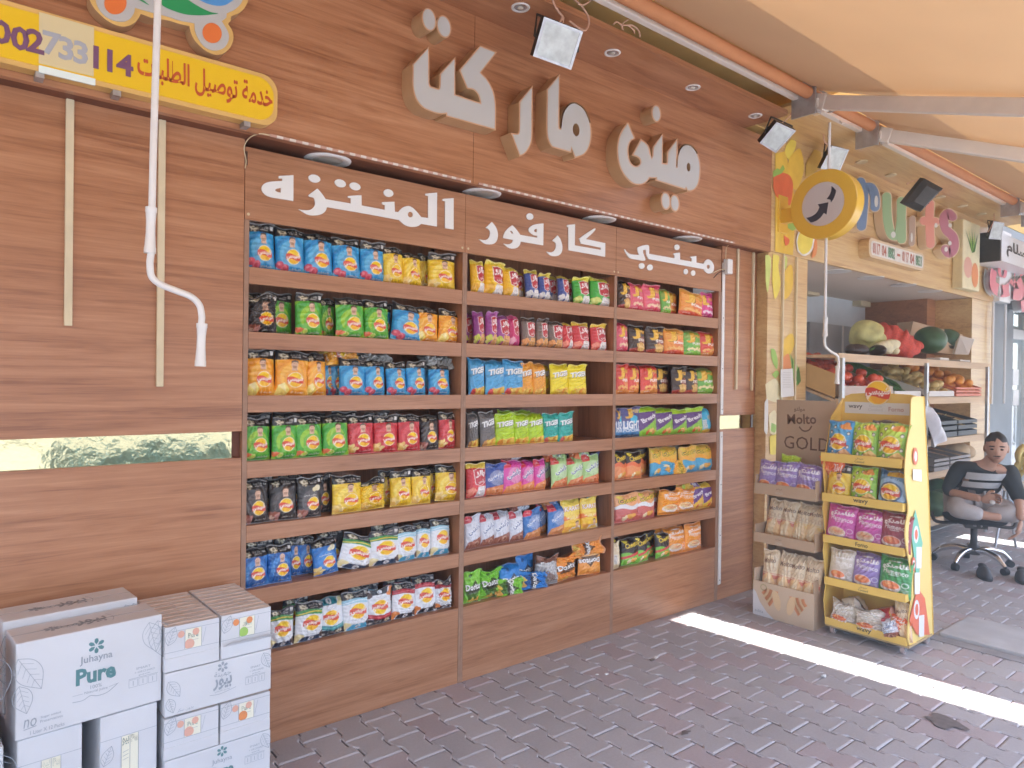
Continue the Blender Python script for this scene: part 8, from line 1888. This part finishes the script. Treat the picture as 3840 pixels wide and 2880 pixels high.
for x, z in ((10.7, 1.62), (11.4, 1.62), (10.72, 1.36), (11.42, 1.36)): b = MB(); b.box(x - 0.11, x + 0.11, 0.03, 0.049, z - 0.10, z + 0.10, PVC); b.build('notice', nb)
b = MB(); b.box(10.4, 12.5, -0.3, -0.29, 2.12, 2.36, STW); b.build('hanging_board', nb)
ln = thing('light_box_sign', 'small white light box sign with dark Arabic lettering high on the slate shop', 'shop sign', (10.6, -0.2, 3.5))
b = MB(); p = WP(3790, 945, -0.3); b.box(p.x - 0.55, p.x + 0.75, -0.36, -0.05, p.z - 0.16, p.z + 0.13, PVC); b.box(p.x - 0.6, p.x - 0.55, -0.37, -0.05, p.z - 0.17, p.z + 0.14, DARKM); b.build('case', ln)
b = MB(); b.text('السلام', (p.x + 0.1, -0.362, p.z - 0.01), (1, 0, 0), (0, 0, 1), 0.17, DARKM, bold=0.03, width=0.9); b.build('lettering', ln)
rs = thing('red_sign', 'raised rose red Arabic letters on the slate shop at the right edge', 'shop sign', (11, -0.05, 2.9))
RSG = mat('rose_letter', (0.74, 0.22, 0.26), 0.45)
b = MB(); p = WP(3800, 1065, -0.18)
for dy in (0.0, 0.03, 0.06, 0.09): b.text('ماركت', (p.x + 0.25, -0.18 + dy, p.z), (1, 0, 0), (0, 0, 1), 0.62, RSG if dy == 0 else PVC, bold=0.09, width=2.1)
b.build('letters', rs)
b = MB(); b.box(9.37, 9.75, -0.16, -0.05, 2.47, 3.28, PVC); tag(b.build('white_panel', bevel=0.004), 'plain white upright panel at the far end of the fruit shop fascia', 'panel')
for x, lab in ((9.30, 'thin white pole beside the far fruit shop column'), (9.72, 'thin white pole below the plain white upright panel')):
    b = MB(); b.tube([(x, -0.12, 1.3), (x, -0.12, 2.46)], 0.014, PVC, 8); tag(b.build('pole'), lab, 'pole', 'thin white poles')
# the far side of the street (seen only in reflections)
FAR = mat('sunny_render', (0.60, 0.59, 0.57), 0.9, noise=0.12, nscale=0.6); WIN = mat('dark_window', (0.05, 0.06, 0.07), 0.1)
fb_ = thing('street_building', 'sunlit rendered building across the street with dark windows', 'building', (5, -24, 0))
b = MB(); b.box(-20, 30, -30, -24, -0.1, 6.5, FAR); b.build('wall', fb_)
for k in range(12):
    for z in (0.9, 4.0): b = MB(); b.box(-18 + 4 * k, -16 + 4 * k, -23.99, -23.95, z, z + 1.6, WIN); b.build('window', fb_)
wp = thing('water_pack_stack', 'pale blue stack of wrapped water bottles mirrored in the gold strip', 'water bottles', (1.45, -3.7, 0.0))
WBL = mat('blue_bottle_plastic', (0.30, 0.52, 0.66), 0.15, noise=0.3, nscale=16, coat=0.6)
for k in range(3):
    b = MB()
    for i in range(8):
        for j in range(2): b.tube([(0.85 + 0.17 * i, -3.75 + 0.16 * j, 0.32 * k), (0.85 + 0.17 * i, -3.75 + 0.16 * j, 0.32 * k + 0.22), (0.85 + 0.17 * i, -3.75 + 0.16 * j, 0.32 * k + 0.28), (0.85 + 0.17 * i, -3.75 + 0.16 * j, 0.32 * k + 0.31)], [0.078, 0.078, 0.03, 0.03], WBL, 12)
    b.build('bottle_pack', wp)
# ================================================================ added volume standing in for lens glare, lifts the dark tones
hz = bpy.data.materials.new('glare_scatter'); hz.use_nodes = True; hn = hz.node_tree; hn.nodes.clear()
pv = hn.nodes.new('ShaderNodeVolumePrincipled'); ho = hn.nodes.new('ShaderNodeOutputMaterial'); hn.links.new(pv.outputs[0], ho.inputs['Volume'])
pv.inputs['Color'].default_value = (0.93, 0.95, 1.0, 1); pv.inputs['Density'].default_value = 0.034; pv.inputs['Anisotropy'].default_value = 0.3
b = MB(); b.box(-27, 39, -35, 15, -1.3, 7.2, hz); tag(b.build('glare_haze'), kind='stuff')
